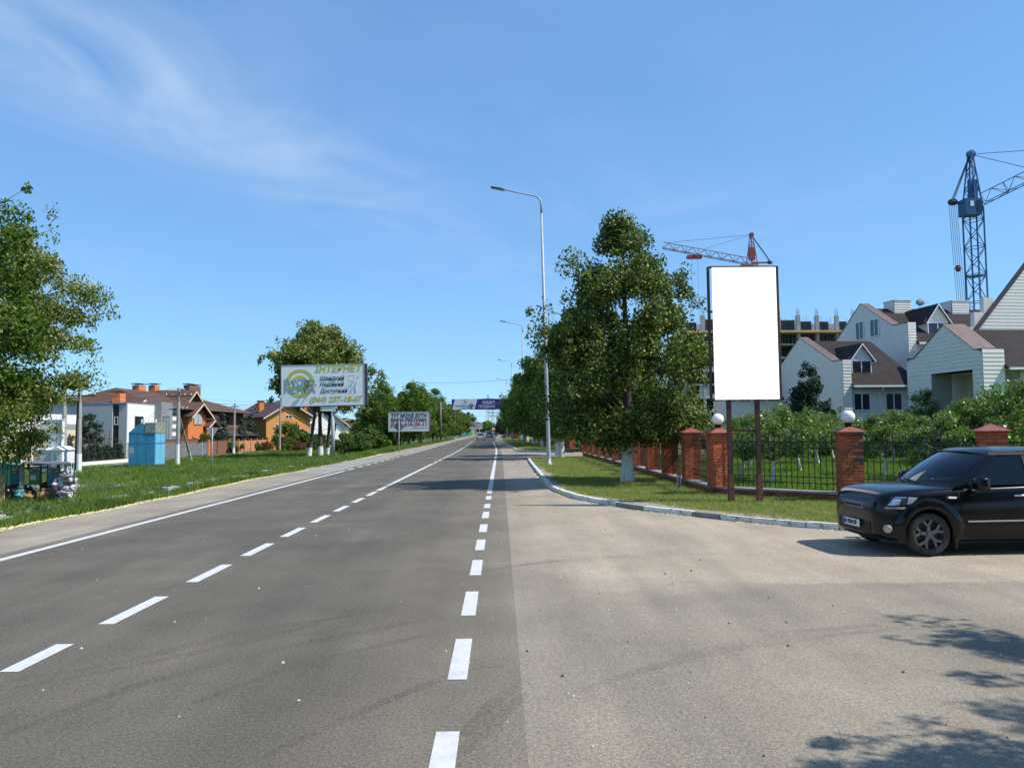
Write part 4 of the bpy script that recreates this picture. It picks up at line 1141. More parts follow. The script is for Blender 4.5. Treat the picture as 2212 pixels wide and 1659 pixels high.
# low roof behind to the left
roof_quad(hA, [(-4.5, 8.5, 4.2), (-0.05, 8.5, 4.2), (-0.05, 12.0, 6.3), (-3.0, 12.0, 6.3)], m_roof_on, 0.1, 'annex_roof')
MB().box(-4.3, -0.05, 8.9, 12.5, -0.2, 4.2).build('annex_wall', m_siding, hA)
# --- second house (taller, behind)
YB = 57.5
cB = onY(1969, 900, YB)
hB = thing('siding_house', 'tall white siding house with satellite dish and two boxed chimneys', 'house', (cB.x, YB, 0), PHI)
shB = onY(1960, 697, YB).z; apB = onY(1884, 657, YB+6.1).z; eB = onY(1990, 740, YB).z; rB = onY(1950, 666, YB+6.1).z; vB = 6.1
gable_wall(hB, 0, 0.65, [(0, shB), (1.8, shB), (6.1, apB), (11.5, apB-3.6)], 2.0)
MB().box(0.02, 13, 0.2, 11.6, -0.2, 2.02).build('plinth', m_brownp, hB)
MB().box(0.65, 13, 0.35, 11.4, 2.0, eB-0.05).build('wall', m_sid_core, hB)
mb = MB(); siding(mb, [(0.65, 2.0), (8, 2.0), (8, eB-0.1), (0.65, eB-0.1)], front(0.34)); mb.build('siding', m_siding, hB)
roof_quad(hB, [(0.65, -0.3, eB), (13, -0.3, eB), (13, vB, rB), (0.65, vB, rB)], m_roof_on)
roof_quad(hB, [(0.65, vB, rB), (13, vB, rB), (13, 12.4, eB), (0.65, 12.4, eB)], m_roof_on)
MB().box(0.65, 13, -0.42, -0.3, eB-0.14, eB).build('gutter', m_frame_w, hB)
slB = (rB-eB)/(vB+0.3)
dormer(hB, 2.55, 4.25, 1.35, eB+0.55, eB+1.75, eB+3.15, slB, eB, -0.3)
for a, b_ in ((2.5, 3.5), (5.5, 6.6)): window(hB, front(0.31), a, b_, eB-2.6, eB-0.8)
for a, b_, zz, dz in ((3.6, 4.75, apB-3.3, 0.75), (5.7, 6.85, apB-3.3, 0.55)):
    window(hB, left(-0.03), a, b_, zz+0.3, zz+2.0-dz*0.3, 2)
for u_ in (2.4, 7.6):
    ch = MB(); ch.box(u_, u_+1.5, vB-0.9, vB+0.5, rB-1.0, rB+0.55); c_ = ch.build('chimney_box', m_sid_core, hB)
    mb = MB(); siding(mb, [(u_, rB-1.0), (u_+1.5, rB-1.0), (u_+1.5, rB+0.55), (u_, rB+0.55)], front(vB-0.91), 0.2, 0.04); siding(mb, [(vB-0.9, rB-1.0), (vB+0.5, rB-1.0), (vB+0.5, rB+0.55), (vB-0.9, rB+0.55)], left(u_-.01), 0.2, 0.04)
    mb.build('siding', m_siding, hB)
    MB().box(u_-0.07, u_+1.57, vB-0.98, vB+0.57, rB+0.55, rB+0.62).build('chimney_lid', m_frame_w, hB)
dsh = onY(1988, 653, YB+vB-1.2)
sd = thing('satellite_dish', 'round grey satellite dish on the ridge of the tall white house', 'satellite dish', (dsh.x, dsh.y, dsh.z))
mb = MB(); mb.lathe([(0.0, 0.10), (0.12, 0.095), (0.25, 0.06), (0.33, 0.0), (0.33, -0.015), (0.0, 0.07)], 20, axis='Y'); o = mb.build('dish', m_grey, sd, True); o.rotation_euler = (R(-20), 0, R(-35))
MB().bar((0, 0.1, -0.1), (0.05, 0.2, -1.0), 0.025, 6).build('mast', m_steel, sd)
MB().tube([(0.05, -0.02, -0.28), (0.3, -0.35, -0.15), (0.38, -0.4, -0.02)], 0.015, 5).build('feed_arm', m_steel_dark, sd)
# --- porch house (nearest, right)
YC = 40.0
cC = onY(2128, 900, YC)
hC = thing('siding_house', 'white siding house with open gabled porch at the right', 'house', (cC.x, YC, 0), PHI)
shC = onY(2128, 754, YC).z; apC = onY(2064, 702, YC+2.9).z; eC = onY(2190, 794, YC).z; opC = onY(2110, 798, YC+0.7).z
MB().prism([(0, 0, opC), (0, 0, shC), (0, 0.5, shC), (0, 2.9, apC), (0, 5.6, shC), (0, 6.3, shC), (0, 6.3, opC)], (1.25, 0, 0)).build('gable_wall', m_sid_core, hC)
mb = MB(); siding(mb, [(0, opC), (0, shC), (0.5, shC), (2.9, apC), (5.6, shC), (6.3, shC), (6.3, opC)], left(0)); mb.build('siding', m_siding, hC)
for a, b_ in ((0, 0.75), (4.1, 6.3)):
    MB().box(0, 1.25, a, b_, -0.2, opC).build('porch_pier', m_sid_core, hC)
    mb = MB(); siding(mb, [(a, 0), (b_, 0), (b_, opC), (a, opC)], left(0)); mb.build('siding', m_siding, hC)
mb = MB(); siding(mb, [(0, 0), (1.25, 0), (1.25, shC), (0, shC)], front(0)); mb.build('siding', m_siding, hC)
cp_ = MB()
for (va, za), (vb, zb_) in zip([(0, shC), (0.5, shC), (2.9, apC), (5.6, shC), (6.3, shC)], [(0.5, shC), (2.9, apC), (5.6, shC), (6.3, shC)]):
    cp_.prism([(-0.06, va, za+.005), (1.31, va, za+.005), (1.31, vb, zb_+.005), (-0.06, vb, zb_+.005)], (0, 0, 0.05))
cp_.build('coping', m_coping, hC)
MB().box(2.6, 14, 0.6, 6.2, -0.2, eC-0.05).build('wall', m_sid_core, hC)
mb = MB(); siding(mb, [(0.6, 0), (6.2, 0), (6.2, opC), (0.6, opC)], left(2.6)); siding(mb, [(2.6, 0), (14, 0), (14, eC-0.1), (2.6, eC-0.1)], front(0.59)); mb.build('siding', m_siding, hC)
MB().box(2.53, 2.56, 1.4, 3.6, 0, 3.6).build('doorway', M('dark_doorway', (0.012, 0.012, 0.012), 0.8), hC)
MB().box(0.01, 2.6, 0.75, 6.2, opC, opC+0.06).build('porch_ceiling', m_siding, hC)
vC, rC = 2.9, apC-0.25
roof_quad(hC, [(1.25, -0.3, eC), (14, -0.3, eC), (14, vC, rC), (1.25, vC, rC)], m_roof_on)
roof_quad(hC, [(1.25, vC, rC), (14, vC, rC), (14, 6.5, eC), (1.25, 6.5, eC)], m_roof_on)
MB().box(1.25, 14, -0.42, -0.3, eC-0.12, eC).build('gutter', m_frame_w, hC)
for a in (2.9, 4.3, 5.7): window(hC, front(0.56), a, a+1.1, eC-2.0, eC-0.6)
# --- big gable at the right edge
YD = 47.5
aD, bD = onY(2113, 713, YD), onY(2212, 594, YD)
hD = thing('siding_house', 'white siding gable rising steeply behind the porch house', 'house', (aD.x, YD, 0), R(8))
wD = (bD.x-aD.x); sD = (bD.z-aD.z)/wD; apD = 6.0
gp = [(0, 0), (0, aD.z), (apD*0.85, aD.z+sD*apD*0.85), (apD*1.7, aD.z), (apD*1.7, 0)]
MB().prism([(u, 0.05, z) for u, z in gp], (0, 0.35, 0)).build('wall', m_sid_core, hD)
mb = MB(); siding(mb, gp, front(0.04), 0.21, 0.018); mb.build('siding', m_siding, hD)
MB().prism([(-0.1, -0.05, aD.z-0.1*sD), (apD*0.85, -0.05, aD.z+sD*apD*0.85+0.02), (apD*0.85, -0.05, aD.z+sD*apD*0.85+0.1), (-0.1, -0.05, aD.z-0.1*sD+0.08)], (0, 0.5, 0)).build('coping', m_coping, hD)
roof_quad(hD, [(1.0, 0.45, aD.z+sD*1.0-1.2), (apD*0.85, 0.45, aD.z+sD*apD*0.85-1.0), (apD*0.85, 1.2, aD.z+sD*apD*0.85-1.0), (1.0, 1.2, aD.z+sD*1.0-1.2)], m_roof_on, 0.1)
MB().box(0.4, 10, 0.45, 7, 0, aD.z-0.6).build('rear_wall', m_siding, hD)
st = MB()
for k in range(3): st.box(-0.5+k*0.7, 0.2+k*0.7, 0.5, 0.85, 5, aD.z+0.25+k*0.95)
st.build('stepped_parapet', m_siding, hD)

# ------------------------------------------------------------------ unfinished concrete block
YK = 172.0
bK = onY(1480, 900, YK)
kb = thing('unfinished_building', 'unfinished concrete apartment block with rebar and shuttering on top', 'building', (bK.x, YK, 0), R(2))
m_kc = M('raw_concrete', (0.36, 0.35, 0.33), 0.95, 0.25, 0.6, 0.2, 8, dirt=((0.22, 0.21, 0.2), 0.35, 0.58))
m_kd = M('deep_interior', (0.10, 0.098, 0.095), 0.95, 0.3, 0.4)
m_ply = M('yellow_shuttering', (0.50, 0.34, 0.08), 0.8, 0.25, 1.5)
m_shut = M('dark_shuttering', (0.075, 0.07, 0.075), 0.8, 0.35, 1.2)
topz = onY(1760, 713, YK).z
LK = 43.0; NF = 8
bays = [0.0, 4.6, 9.0, 13.6, 18.2, 22.0, 26.6, 31.0, 35.6, 39.4, 43.0]
for k in range(NF+1):
    z = topz - k*3.0
    MB().box(-0.4, LK+0.4, -0.35 if k else -0.8, 16, z-0.28, z).build('floor_slab', m_kc, kb)
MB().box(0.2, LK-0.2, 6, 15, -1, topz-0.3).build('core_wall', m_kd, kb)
for u_ in bays:
    MB().box(u_-0.3, u_+0.3, -0.2, 0.7, -1, topz-0.28).build('column', m_kc, kb)
    MB().box(u_-0.45, u_+0.45, -0.1, 0.5, topz, topz+3.3+rnd.uniform(-.4, .3)).build('column', m_kc, kb)
wl_ = random.Random(3)
m_block = M('aerated_block', (0.48, 0.48, 0.47), 0.95, 0.15, 1.0); m_infill = M('brick_infill', (0.34, 0.17, 0.10), 0.95, 0.2, 1)
for k in range(2, NF):
    z = topz - k*3.0
    for a, b_ in zip(bays, bays[1:]):
        r_ = wl_.random()
        if r_ < 0.30: MB().box(a+0.3, b_-0.3, 0.1, 0.4, z, z+1.0).build('parapet', m_block, kb)
        elif r_ < 0.7:
            q0 = a+0.3; q1 = b_-0.3; w0 = q0+(q1-q0)*0.3; w1 = q0+(q1-q0)*0.8
            mb = MB(); mb.box(q0, w0, 0.1, 0.4, z, z+2.72); mb.box(w1, q1, 0.1, 0.4, z, z+2.72); mb.box(w0, w1, 0.1, 0.4, z, z+0.8)
            mb.build('infill_wall', m_block if wl_.random() < 0.75 else m_infill, kb)
for a, b_ in zip(bays, bays[1:]):
    mb = MB()
    for j in range(6):
        x_ = a+0.4+(b_-a-0.8)*j/5; mb.bar((x_, 0.8+wl_.random(), topz-3), (x_, 0.8, topz-0.4), 0.05, 4)
    mb.build('prop', m_kc, kb)
    MB().box(a+0.05, b_-0.05, -1.3, 3, topz-0.55, topz-0.3).build('shuttering_deck', m_ply, kb)
    mb = MB(); h_ = wl_.uniform(1.9, 2.9); x0_ = a+0.5; x1_ = a+(b_-a)*wl_.uniform(0.6, 0.92)
    mb.box(x0_, x1_, 1.0, 1.15, topz, topz+h_)
    for j in range(5): mb.box(x0_, x1_, 0.85, 1.0, topz+0.2+j*h_/5, topz+0.32+j*h_/5)
    mb.build('shuttering_panel', m_shut, kb)
MB().box(0.3, LK, 7, 7.3, topz, topz+2.5).build('upper_wall', m_kc, kb)
rb = MB()
for u_ in bays:
    for j in range(9):
        x_ = u_-0.4+0.1*j; rb.bar((x_, 0.2, topz+2.8), (x_+wl_.uniform(-.08, .08), 0.2, topz+4.3+wl_.uniform(0, 1.0)), 0.022, 3)
for j in range(90):
    x_ = wl_.uniform(3, LK); rb.bar((x_, 7.1, topz+2.4), (x_+wl_.uniform(-.05, .05), 7.1, topz+3.6+wl_.random()), 0.02, 3)
stuff(rb.build('rebar', M('rebar', (0.20, 0.17, 0.17), 0.8), kb))

# ------------------------------------------------------------------ tower cranes
def crane(label, px, Y, ztop_px, zroot_px, zc_px, jib_tip, col, cab_col, counter_px, tw=2.0, rz_t=R(30), name='tower_crane', tr=0.10):
    base = onY(px, 930, Y); zt_ = onY(px, ztop_px, Y).z; zr = onY(px, zroot_px, Y).z
    c = thing(name, label, 'crane', (base.x, Y, 0))
    m_c = M('crane_'+col[0], col[1], 0.5, 0.2, 1.5); m_cb = M('crane_cab_'+col[0], cab_col, 0.5, 0.15, 1)
    up = (math.cos(rz_t), math.sin(rz_t), 0)
    n = int((zr)/tw)
    mb = MB(); mb.lattice((0, 0, -0.3), (0, 0, zr-0.5), tw, n, tr, up)
    for k in range(0, n, 6): 
        z = k*tw; mb.obox((0, 0, z), (tw*1.05, tw*1.05, 0.12), rz_t)
    mb.build('mast', m_c, c)
    hd_ = MB(); hd_.lattice((0, 0, zr-0.5), (0, 0, zt_), tw*0.95, 6, tr*0.9, up, w1=0.5); hd_.lathe([(0.1, -0.3), (0.62, -0.25), (0.62, 0.25), (0.1, 0.3)], 14, (0.1, 0, zt_+0.3), 'Y')
    hd_.build('head', m_c, c)
    j0 = Vector((0, 0, zr)); j1 = Vector(jib_tip) - Vector((base.x, Y, 0))
    d = (j1-j0).normalized(); st = j0 + d*1.4
    L = (j1-st).length
    jb_ = MB(); jb_.lattice(st, j1, tw*0.82, max(8, int(L/1.5)), tr*0.75, (0, 0, 1), tri=True); jb_.build('jib', m_c, c)
    cu_ = MB(); tp = Vector((0, 0, zt_+0.3))
    cu_.bar(tp, j1 - d*L*0.04 + Vector((0, 0, tw*0.4)), 0.045, 4); cu_.bar(tp, st + d*L*0.52 + Vector((0, 0, tw*0.4)), 0.045, 4)
    cp0 = onY(counter_px[0], counter_px[1], Y); ce = Vector((cp0.x-base.x, 0, cp0.z))
    for k in (-0.35, -0.1, 0.15, 0.4): cu_.bar(tp+Vector((k*0.4, 0.2*k, 0)), ce + Vector((k, k, 0.3)), 0.04, 4)
    cu_.build('stay_cable', m_wire, c)
    ct = MB(); ct.bar((0, 0, zr-0.3), ce, 0.22, 6); ct.build('counter_strut', m_c, c)
    MB().ball(tuple(ce), 0.75, 12, (1.0, 0.7, 0.7)).build('counter_pulley', m_steel_dark, c)
    return c, ce, zr, zt_, m_cb, st, d, L
YB2 = 112.0
tipb = onY(2330, 326, YB2-6)
cB_ = crane('blue lattice tower crane with blue cab above the white houses', 2124, YB2, 338, 440, 0, tuple(tipb), ('blue', (0.035, 0.10, 0.24)), (0.02, 0.09, 0.22), (2058, 437), tr=0.12)
c, ce, zr, zt_, mcb, st, d, L = cB_
cbm = MB(); cbm.box(-2.6, -0.2, -2.5, -0.6, zr-2.3, zr+0.1); cb = cbm.build('cab', mcb, c)
MB().box(-0.9, -0.15, -2.55, -0.55, zr-1.9, zr-0.2).build('cab_window', m_glass_dark, c)
MB().box(-1.9, -1.4, -2.53, -2.5, zr-1.1, zr-0.3).build('cab_pane', m_frame_w, c)
MB().box(-0.8, 0.3, -0.9, -0.2, zr+0.6, zr+3.4).build('ladder_box', mcb, c)
cab = MB()
for k in range(5): cab.bar((ce.x-0.6+0.28*k, 0, ce.z-0.2), (ce.x+0.7+0.35*k, 0, 0.3), 0.03, 4)
cab.bar((-1.7, 0, zr-1), (-0.9, 0, 0.3), 0.03, 4)
cab.build('rope', m_wire, c)
MB().ball((ce.x+0.35, 0, onY(2070, 580, YB2).z), 0.5, 10, (0.9, .7, 1.1)).build('hook_block', M('hook_red', (0.2, 0.04, 0.03), 0.6), c)
YR2 = 195.0
tipr = onY(1432, 530, YR2+6)
c, ce, zr, zt_, mcb, st, d, L = crane('red lattice tower crane with long jib behind the tall billboard', 1635, YR2, 510, 566, 0, tuple(tipr), ('red', (0.30, 0.07, 0.055)), (0.32, 0.06, 0.04), (1663, 567), tr=0.13)
MB().box(-1.2, 0.3, -1.9, -0.8, zr+0.3, zr+3.4).build('machine_box', mcb, c)
MB().box(-3.0, 0.6, -1.4, 0.8, zr-3.6, zr-0.8).build('cab', M('crane_cabin_grey', (0.3, 0.3, 0.24), 0.7), c)
tq = st + d*L*0.62
mb = MB(); mb.box(tq.x-1.9, tq.x+1.9, tq.y-0.8, tq.y+0.8, tq.z-2.0, tq.z-1.2); mb.bar((tq.x-0.7, tq.y, tq.z-2), (tq.x-0.7, tq.y, tq.z-22), 0.035, 4); mb.bar((tq.x+0.9, tq.y, tq.z-2), (tq.x+0.9, tq.y, tq.z-22), 0.035, 4)
mb.build('trolley', mcb, c)
YO = 260.0
crane('yellow tower crane whose jib tip shows left of the linden', 1400, YO, 560, 600, 0, tuple(onY(1236, 592, YO)), ('yellow', (0.42, 0.22, 0.08)), (0.4, 0.2, 0.08), (1440, 600), tr=0.14)
# ------------------------------------------------------------------ left: bins, substations
m_green = corrugated('green_sheet', (0.012, 0.16, 0.10), 0.2, 0, 0.12, 0.5, 0.03)
m_shed = M('shelter_steel', (0.03, 0.075, 0.06), 0.6, 0.2, 5)
m_cage = M('cage_mesh', (0.02, 0.12, 0.085), 0.6, 0.2, 5)
YS = 36.5
def S(px, py, Y=YS): return onY(px, py, Y)
ZG = ZL
# green sheet fence
a, b_ = S(-60, 991, 40.0), S(45, 989, 40.0)
gf = thing('sheet_fence', 'green corrugated metal fence at the left picture edge', 'fence', (a.x, 40.0, ZG))
hgt = a.z-ZG
n = 5
for k in range(n):
    w = (b_.x-a.x)/n
    MB().box(k*w+0.004, (k+1)*w-0.004, -0.015, 0.015, 0.05, hgt).build('sheet_panel', m_green, gf)
    MB().box(k*w-0.03, k*w+0.03, 0.02, 0.08, -0.1, hgt).build('post', m_shed, gf)
# shelter over the bins
sh = thing('bin_shelter', 'open steel shelter frame with flat sheet roof over the bins', 'shelter', (S(90, 1073).x, YS, ZG))
ox, oy, oz = sh.location
def SL(px, py, Y=YS):
    p = S(px, py, Y); return (p.x-ox, p.y-oy, p.z-oz)
r0, r1, r2, r3 = SL(46, 1000, YS-0.3), SL(154, 1003, YS-0.3), SL(150, 997, YS+2.3), SL(50, 996, YS+2.3)
MB().prism([r0, r1, r2, r3], (0, 0, -0.05)).build('roof', M('shelter_roof', (0.14, 0.145, 0.15), 0.5, 0.3, 2), sh)
for (px, Y) in ((9, YS), (14, YS+2.2), (88, YS), (103, YS+2.2), (124, YS+2.2), (128, YS), (161, YS), (157, YS+2.0)):
    p = SL(px, 1000, Y); MB().bar((p[0], p[1], -0.1), (p[0], p[1], max(1.55, p[2])), 0.03, 6).build('post', m_shed, sh)
for za in (1007, 1012):
    p, q = SL(8, za), SL(160, za-6); MB().bar(p, q, 0.025, 6).build('rail', m_shed, sh)
p, q = SL(12, 1010), SL(14, 1010, YS+2.2); MB().bar(p, q, 0.025, 6).build('rail', m_shed, sh)
p, q = SL(14, 1000), SL(50, 1004, YS+1); MB().bar(p, q, 0.03, 6).build('brace', m_conc, sh)
p = S(49.5, 1062); c_ = thing('concrete_post', 'stubby pale concrete post between the bins', 'post', (p.x, YS-0.1, ZG))
MB().box(-0.075, 0.075, -0.07, 0.07, -0.1, S(49.5, 1002).z-ZG).build('shaft', m_conc, c_)
MB().box(-0.10, 0.10, -0.09, 0.09, -0.1, 0.5).build('foot', m_lime, c_)
# mesh cages for sorting with printed boards
m_prn_t = M('print_teal', (0.03, 0.22, 0.30), 0.5, 0.15, 3); m_prn_g = M('print_green', (0.05, 0.23, 0.06), 0.5, 0.15, 3)
m_prn_w = M('print_grey', (0.42, 0.42, 0.42), 0.6, 0.06, 3); m_prn_d = M('print_dark', (0.05, 0.05, 0.055), 0.7)
def cage(px0, px1, py0, py1, mat_b, txt, label, note=False):
    a, b_ = S(px0, py0), S(px1, py1)
    t = thing('recycling_cage', label, 'bin', (a.x, YS+0.25, ZG)); w = b_.x-a.x; H = a.z-ZG
    fr = MB()
    for x_ in (0, w):
        for y_ in (0, 0.9): fr.bar((x_, y_, 0), (x_, y_, H), 0.02, 4)
    for z_ in (0.1, H-0.03):
        fr.bar((0, 0, z_), (w, 0, z_), 0.018, 4); fr.bar((0, .9, z_), (w, .9, z_), 0.018, 4); fr.bar((0, 0, z_), (0, .9, z_), 0.018, 4); fr.bar((w, 0, z_), (w, .9, z_), 0.018, 4)
    fr.build('frame', m_shed, t)
    ms = MB()
    for k in range(1, 9): ms.bar((w*k/9, 0.02, 0.1), (w*k/9, 0.02, H), 0.006, 3); ms.bar((0, 0.02, 0.1+(H-.1)*k/9), (w, 0.02, 0.1+(H-.1)*k/9), 0.006, 3)
    for k in range(1, 6): ms.bar((0, .9*k/6, 0.1), (0, .9*k/6, H), 0.006, 3); ms.bar((w, .9*k/6, 0.1), (w, .9*k/6, H), 0.006, 3)
    ms.build('mesh_side', m_cage, t)
    hb = a.z-b_.z; zb = b_.z-ZG
    bd = MB().box(0.02, w-0.02, -0.05, -0.03, zb, H).build('board', m_prn_w, t)
    MB().box(0.03, w-0.03, -0.056, -0.05, zb+0.06*hb, zb+0.66*hb).build('print', mat_b, bd)
    letter(bd, txt, w/2, -0.056, zb+0.80*hb, w*0.15, m_prn_d, width=w*0.82, linesp=0.9)
    for k, (fx, fz, s_) in enumerate(((0.25, 0.5, 0.10), (0.5, 0.52, 0.09), (0.72, 0.5, 0.12), (0.8, 0.36, 0.10))):
        MB().box(w*fx-w*s_/2, w*fx+w*s_/2, -0.062, -0.056, zb+hb*(fz-s_*0.4), zb+hb*(fz+s_*0.4)).build('pictogram', m_prn_w, bd)
    if note: MB().box(w*0.15, w*0.6, -0.066, -0.056, zb+0.3*hb, zb+0.58*hb).build('paper_note', m_white, bd)
    return t
cage(20, 44, 1013, 1050, m_prn_t, 'КОНТЕЙНЕР\nДЛЯ\nСОРТУВАННЯ', 'mesh recycling cage with teal board before the green fence')
cage(57, 82, 1012, 1048, m_prn_g, 'КОНТЕЙНЕР\nДЛЯ МАКУЛАТУРИ', 'mesh recycling cage with green board and pasted paper note', True)
cage(97, 122, 1011, 1048, m_prn_t, 'КОНТЕЙНЕР\nДЛЯ\nСОРТУВАННЯ', 'mesh recycling cage with teal board beside the rubbish heap')
# rubbish bags
bagc = [((0.62, 0.62, 0.62), 'white'), ((0.45, 0.55, 0.62), 'pale blue'), ((0.50, 0.36, 0.12), 'yellow'), ((0.40, 0.38, 0.42), 'grey'), ((0.10, 0.30, 0.34), 'teal'), ((0.30, 0.22, 0.36), 'violet'), ((0.06, 0.05, 0.05), 'black'), ((0.33, 0.20, 0.10), 'brown')]
def bag_mesh(seed):
    r_ = random.Random(seed); mb = MB(); mb.ball((0, 0, 0.2), 0.26, 9, (1, 0.9, 0.78))
    v2 = []
    for x, y, z in mb.v:
        k = 1 + 0.16*math.sin(9*x+seed)+0.13*math.sin(11*y+seed*2)+0.12*math.sin(13*z+seed*3) + r_.uniform(-.2, .2)
        v2.append((x*k, y*k, max(0, z*k)))
    mb.v = v2; mb.bar((0, 0, 0.36), (0.03, 0.02, 0.5), 0.05, 6, 0.09)
    return mb
bags = []
for k, (cc, nm) in enumerate(bagc):
    bags.append((bag_mesh(k+1).mesh('bag', M('bag_'+nm.replace(' ', '_'), cc, 0.35, 0.3, 6)), nm))
rb_ = random.Random(12)
spots = []
for i in range(90):
    px = rb_.uniform(122, 160); Y = YS + rb_.uniform(-0.4, 1.7)
    lay = i % 6; z_ = ZG + lay*0.2
    if lay >= 4 and not 128 < px < 156: continue
    bi = rb_.choice([0, 0, 0, 0, 1, 1, 2, 3, 3, 4, 5, 7])
    p = S(px, 1060, Y); me, nm = bags[bi]
    o = tag(link('rubbish_bag', me, None, (p.x, Y, z_), rb_.uniform(0, 6)), nm + ' plastic rubbish bag in the heap beside the bins', 'rubbish bag', nm + ' rubbish bags in the heap')
    o.scale = (rb_.uniform(.4, .85), rb_.uniform(.4, .85), rb_.uniform(.4, .8)); o.rotation_euler.x = rb_.uniform(-.4, .4)
for i in range(18):
    px = rb_.uniform(22, 120); Y = YS + rb_.uniform(-0.3, 1.2); bi = rb_.choice([6, 7, 7, 3, 6, 4])
    p = S(px, 1060, Y); me, nm = bags[bi]
    o = tag(link('rubbish_bag', me, None, (p.x, Y, ZG), rb_.uniform(0, 6)), nm + ' rubbish bag lying in the shade under the shelter', 'rubbish bag', nm + ' rubbish bags under the shelter')
    o.scale = (rb_.uniform(.8, 1.5),)*3
# leaning board
p = S(5, 1078, YS-1.2)
pl = tag(MB().box(-0.12, 0.12, -0.02, 0.02, 0, 1.25).build('plank', m_wood), 'pale wooden board leaning at the left picture edge', 'board')
pl.location = (p.x, p.y, ZG); pl.rotation_euler = (R(-6), R(-8), 0)

# white transformer substation
YT = onY(100, 1022, 1).y; pT = G(104, 1022, ZL); YT = pT.y
ts = thing('transformer_substation', 'white metal transformer substation with warning triangles', 'substation', (pT.x, YT, ZL))
def TL(px, py, Y=YT): p = onY(px, py, Y); return (p.x-pT.x, p.y-YT, p.z-ZL)
m_sw = M('substation_white', (0.70, 0.70, 0.70), 0.55, 0.06, 2, dirt=((0.45, 0.43, 0.4), 2, 0.66))
x0, _, zt0 = TL(72, 973); x1 = TL(136, 973)[0]; xm = TL(114, 973)[0]
MB().box(x0, xm, 0, 1.7, 0.15, zt0).build('body', m_sw, ts)
MB().box(xm, x1, -0.12, 1.7, 0.15, zt0).build('tall_cabinet', m_sw, ts)
MB().prism([(x0-0.1, -0.1, zt0), (xm, -0.1, zt0), (xm, 0.8, zt0+0.35), (x0-0.1, 0.8, zt0+0.35)], (0, 0, 0.05)).build('roof', m_sw, ts)
MB().prism([(xm-0.1, -0.25, zt0), (x1+0.12, -0.25, zt0), ((xm+x1)/2, -0.25, zt0+0.3)], (0, 2.0, 0)).build('gable_roof', m_sw, ts)
a, b_ = TL(91, 908), TL(122, 964)
MB().box(a[0], b_[0], 0.35, 1.4, b_[2]-0.1, a[2]).build('upper_cabinet', m_sw, ts)
MB().box(a[0]-0.05, b_[0]+0.05, 0.3, 1.45, a[2], a[2]+0.06).build('cabinet_lid', m_sw, ts)
MB().box(x0+0.12, x0+1.35, -0.04, 0.0, 0.5, zt0-0.15).build('door', M('substation_grey', (0.46, 0.47, 0.48), 0.6), ts)
MB().box(x0, x1, 0.05, 1.65, -0.2, 0.15).build('foundation', m_conc_dark, ts)
for k in (0.33, 0.66): MB().box(xm+(x1-xm)*k-0.006, xm+(x1-xm)*k+0.006, -0.125, -0.12, 0.2, zt0-.05).build('door_gap', m_steel_dark, ts)
m_warn = M('warning_orange', (0.75, 0.32, 0.03), 0.6)
def warn(px, py, y_, s=0.17):
    q = TL(px, py); MB().prism([(q[0]-s, y_, q[2]-s*0.7), (q[0]+s, y_, q[2]-s*0.7), (q[0], y_, q[2]+s)], (0, -0.012, 0)).build('warning_sign', m_warn, ts)
    MB().prism([(q[0]-s*.15, y_-.014, q[2]-s*.45), (q[0]+s*.2, y_-.014, q[2]+.05*s), (q[0]-s*.05, y_-.014, q[2]+s*.55)], (0, -0.004, 0)).build('warning_bolt', m_prn_d, ts)
warn(85, 988, -0.042); warn(103, 931, 0.348, 0.14); warn(119.5, 984, -0.122, 0.12)
MB().box(TL(91, 0)[0], TL(96, 0)[0], -0.055, -0.042, TL(0, 995)[2], TL(0, 991)[2]).build('yellow_plate', M('yellow_plate', (0.7, 0.45, 0.03), 0.6), ts)
q = TL(103, 943); letter(ts, 'РП-115\nКП\n0682-11.240', q[0], 0.345, q[2], 0.12, m_prn_d, linesp=0.95)
q = TL(121, 992); letter(ts, 'КТП-0682\n10/0,4', q[0], -0.128, q[2], 0.09, m_prn_d, linesp=1.2)
ins = MB()
for k in range(3):
    q = (a[0]+0.3+0.35*k, 0.9, a[2]+0.05); ins.lathe([(0.03, 0), (0.07, 0.05), (0.03, 0.1), (0.07, 0.15), (0.03, 0.2), (0.06, 0.25), (0.02, 0.32)], 8, q)
ins.build('insulator', m_sw, ts)

# blue kiosk substation
pK = G(316, 1008, ZL); YKk = pK.y
ks = thing('blue_kiosk', 'blue painted steel transformer kiosk with rusty edge on the grass', 'kiosk', (pK.x, YKk, ZL))
def KL(px, py, Y=YKk): p = onY(px, py, Y); return (p.x-pK.x, p.y-YKk, p.z-ZL)
m_kb = M('kiosk_blue', (0.06, 0.27, 0.42), 0.6, 0.18, 2.5, dirt=((0.09, 0.12, 0.15), 3, 0.68))
m_kb2 = M('kiosk_blue_sunlit', (0.14, 0.42, 0.62), 0.55, 0.10, 2.5)  # sunlit tone painted into the roadward doors; the band shares it
m_kr = M('kiosk_rusty', (0.22, 0.30, 0.27), 0.8, 0.2, 3, dirt=((0.30, 0.13, 0.05), 4, 0.5))
xL, xR = KL(277, 1000)[0], KL(334, 1000)[0]; zT = KL(300, 936)[2]; zm = KL(300, 958)[2]; zr_ = KL(300, 916)[2]
dep = 2.1
MB().box(xL, xR, 0, dep, 0.12, zm-0.02).build('lower_box', m_kb, ks)
MB().box(xL, xR, 0.0, dep, zm+0.02, zT).build('upper_box', m_kb, ks)
MB().box(xL-0.04, xR+0.04, -0.04, dep+0.04, zm-0.02, zm+0.02).build('band', m_kb2, ks)
nd = 2
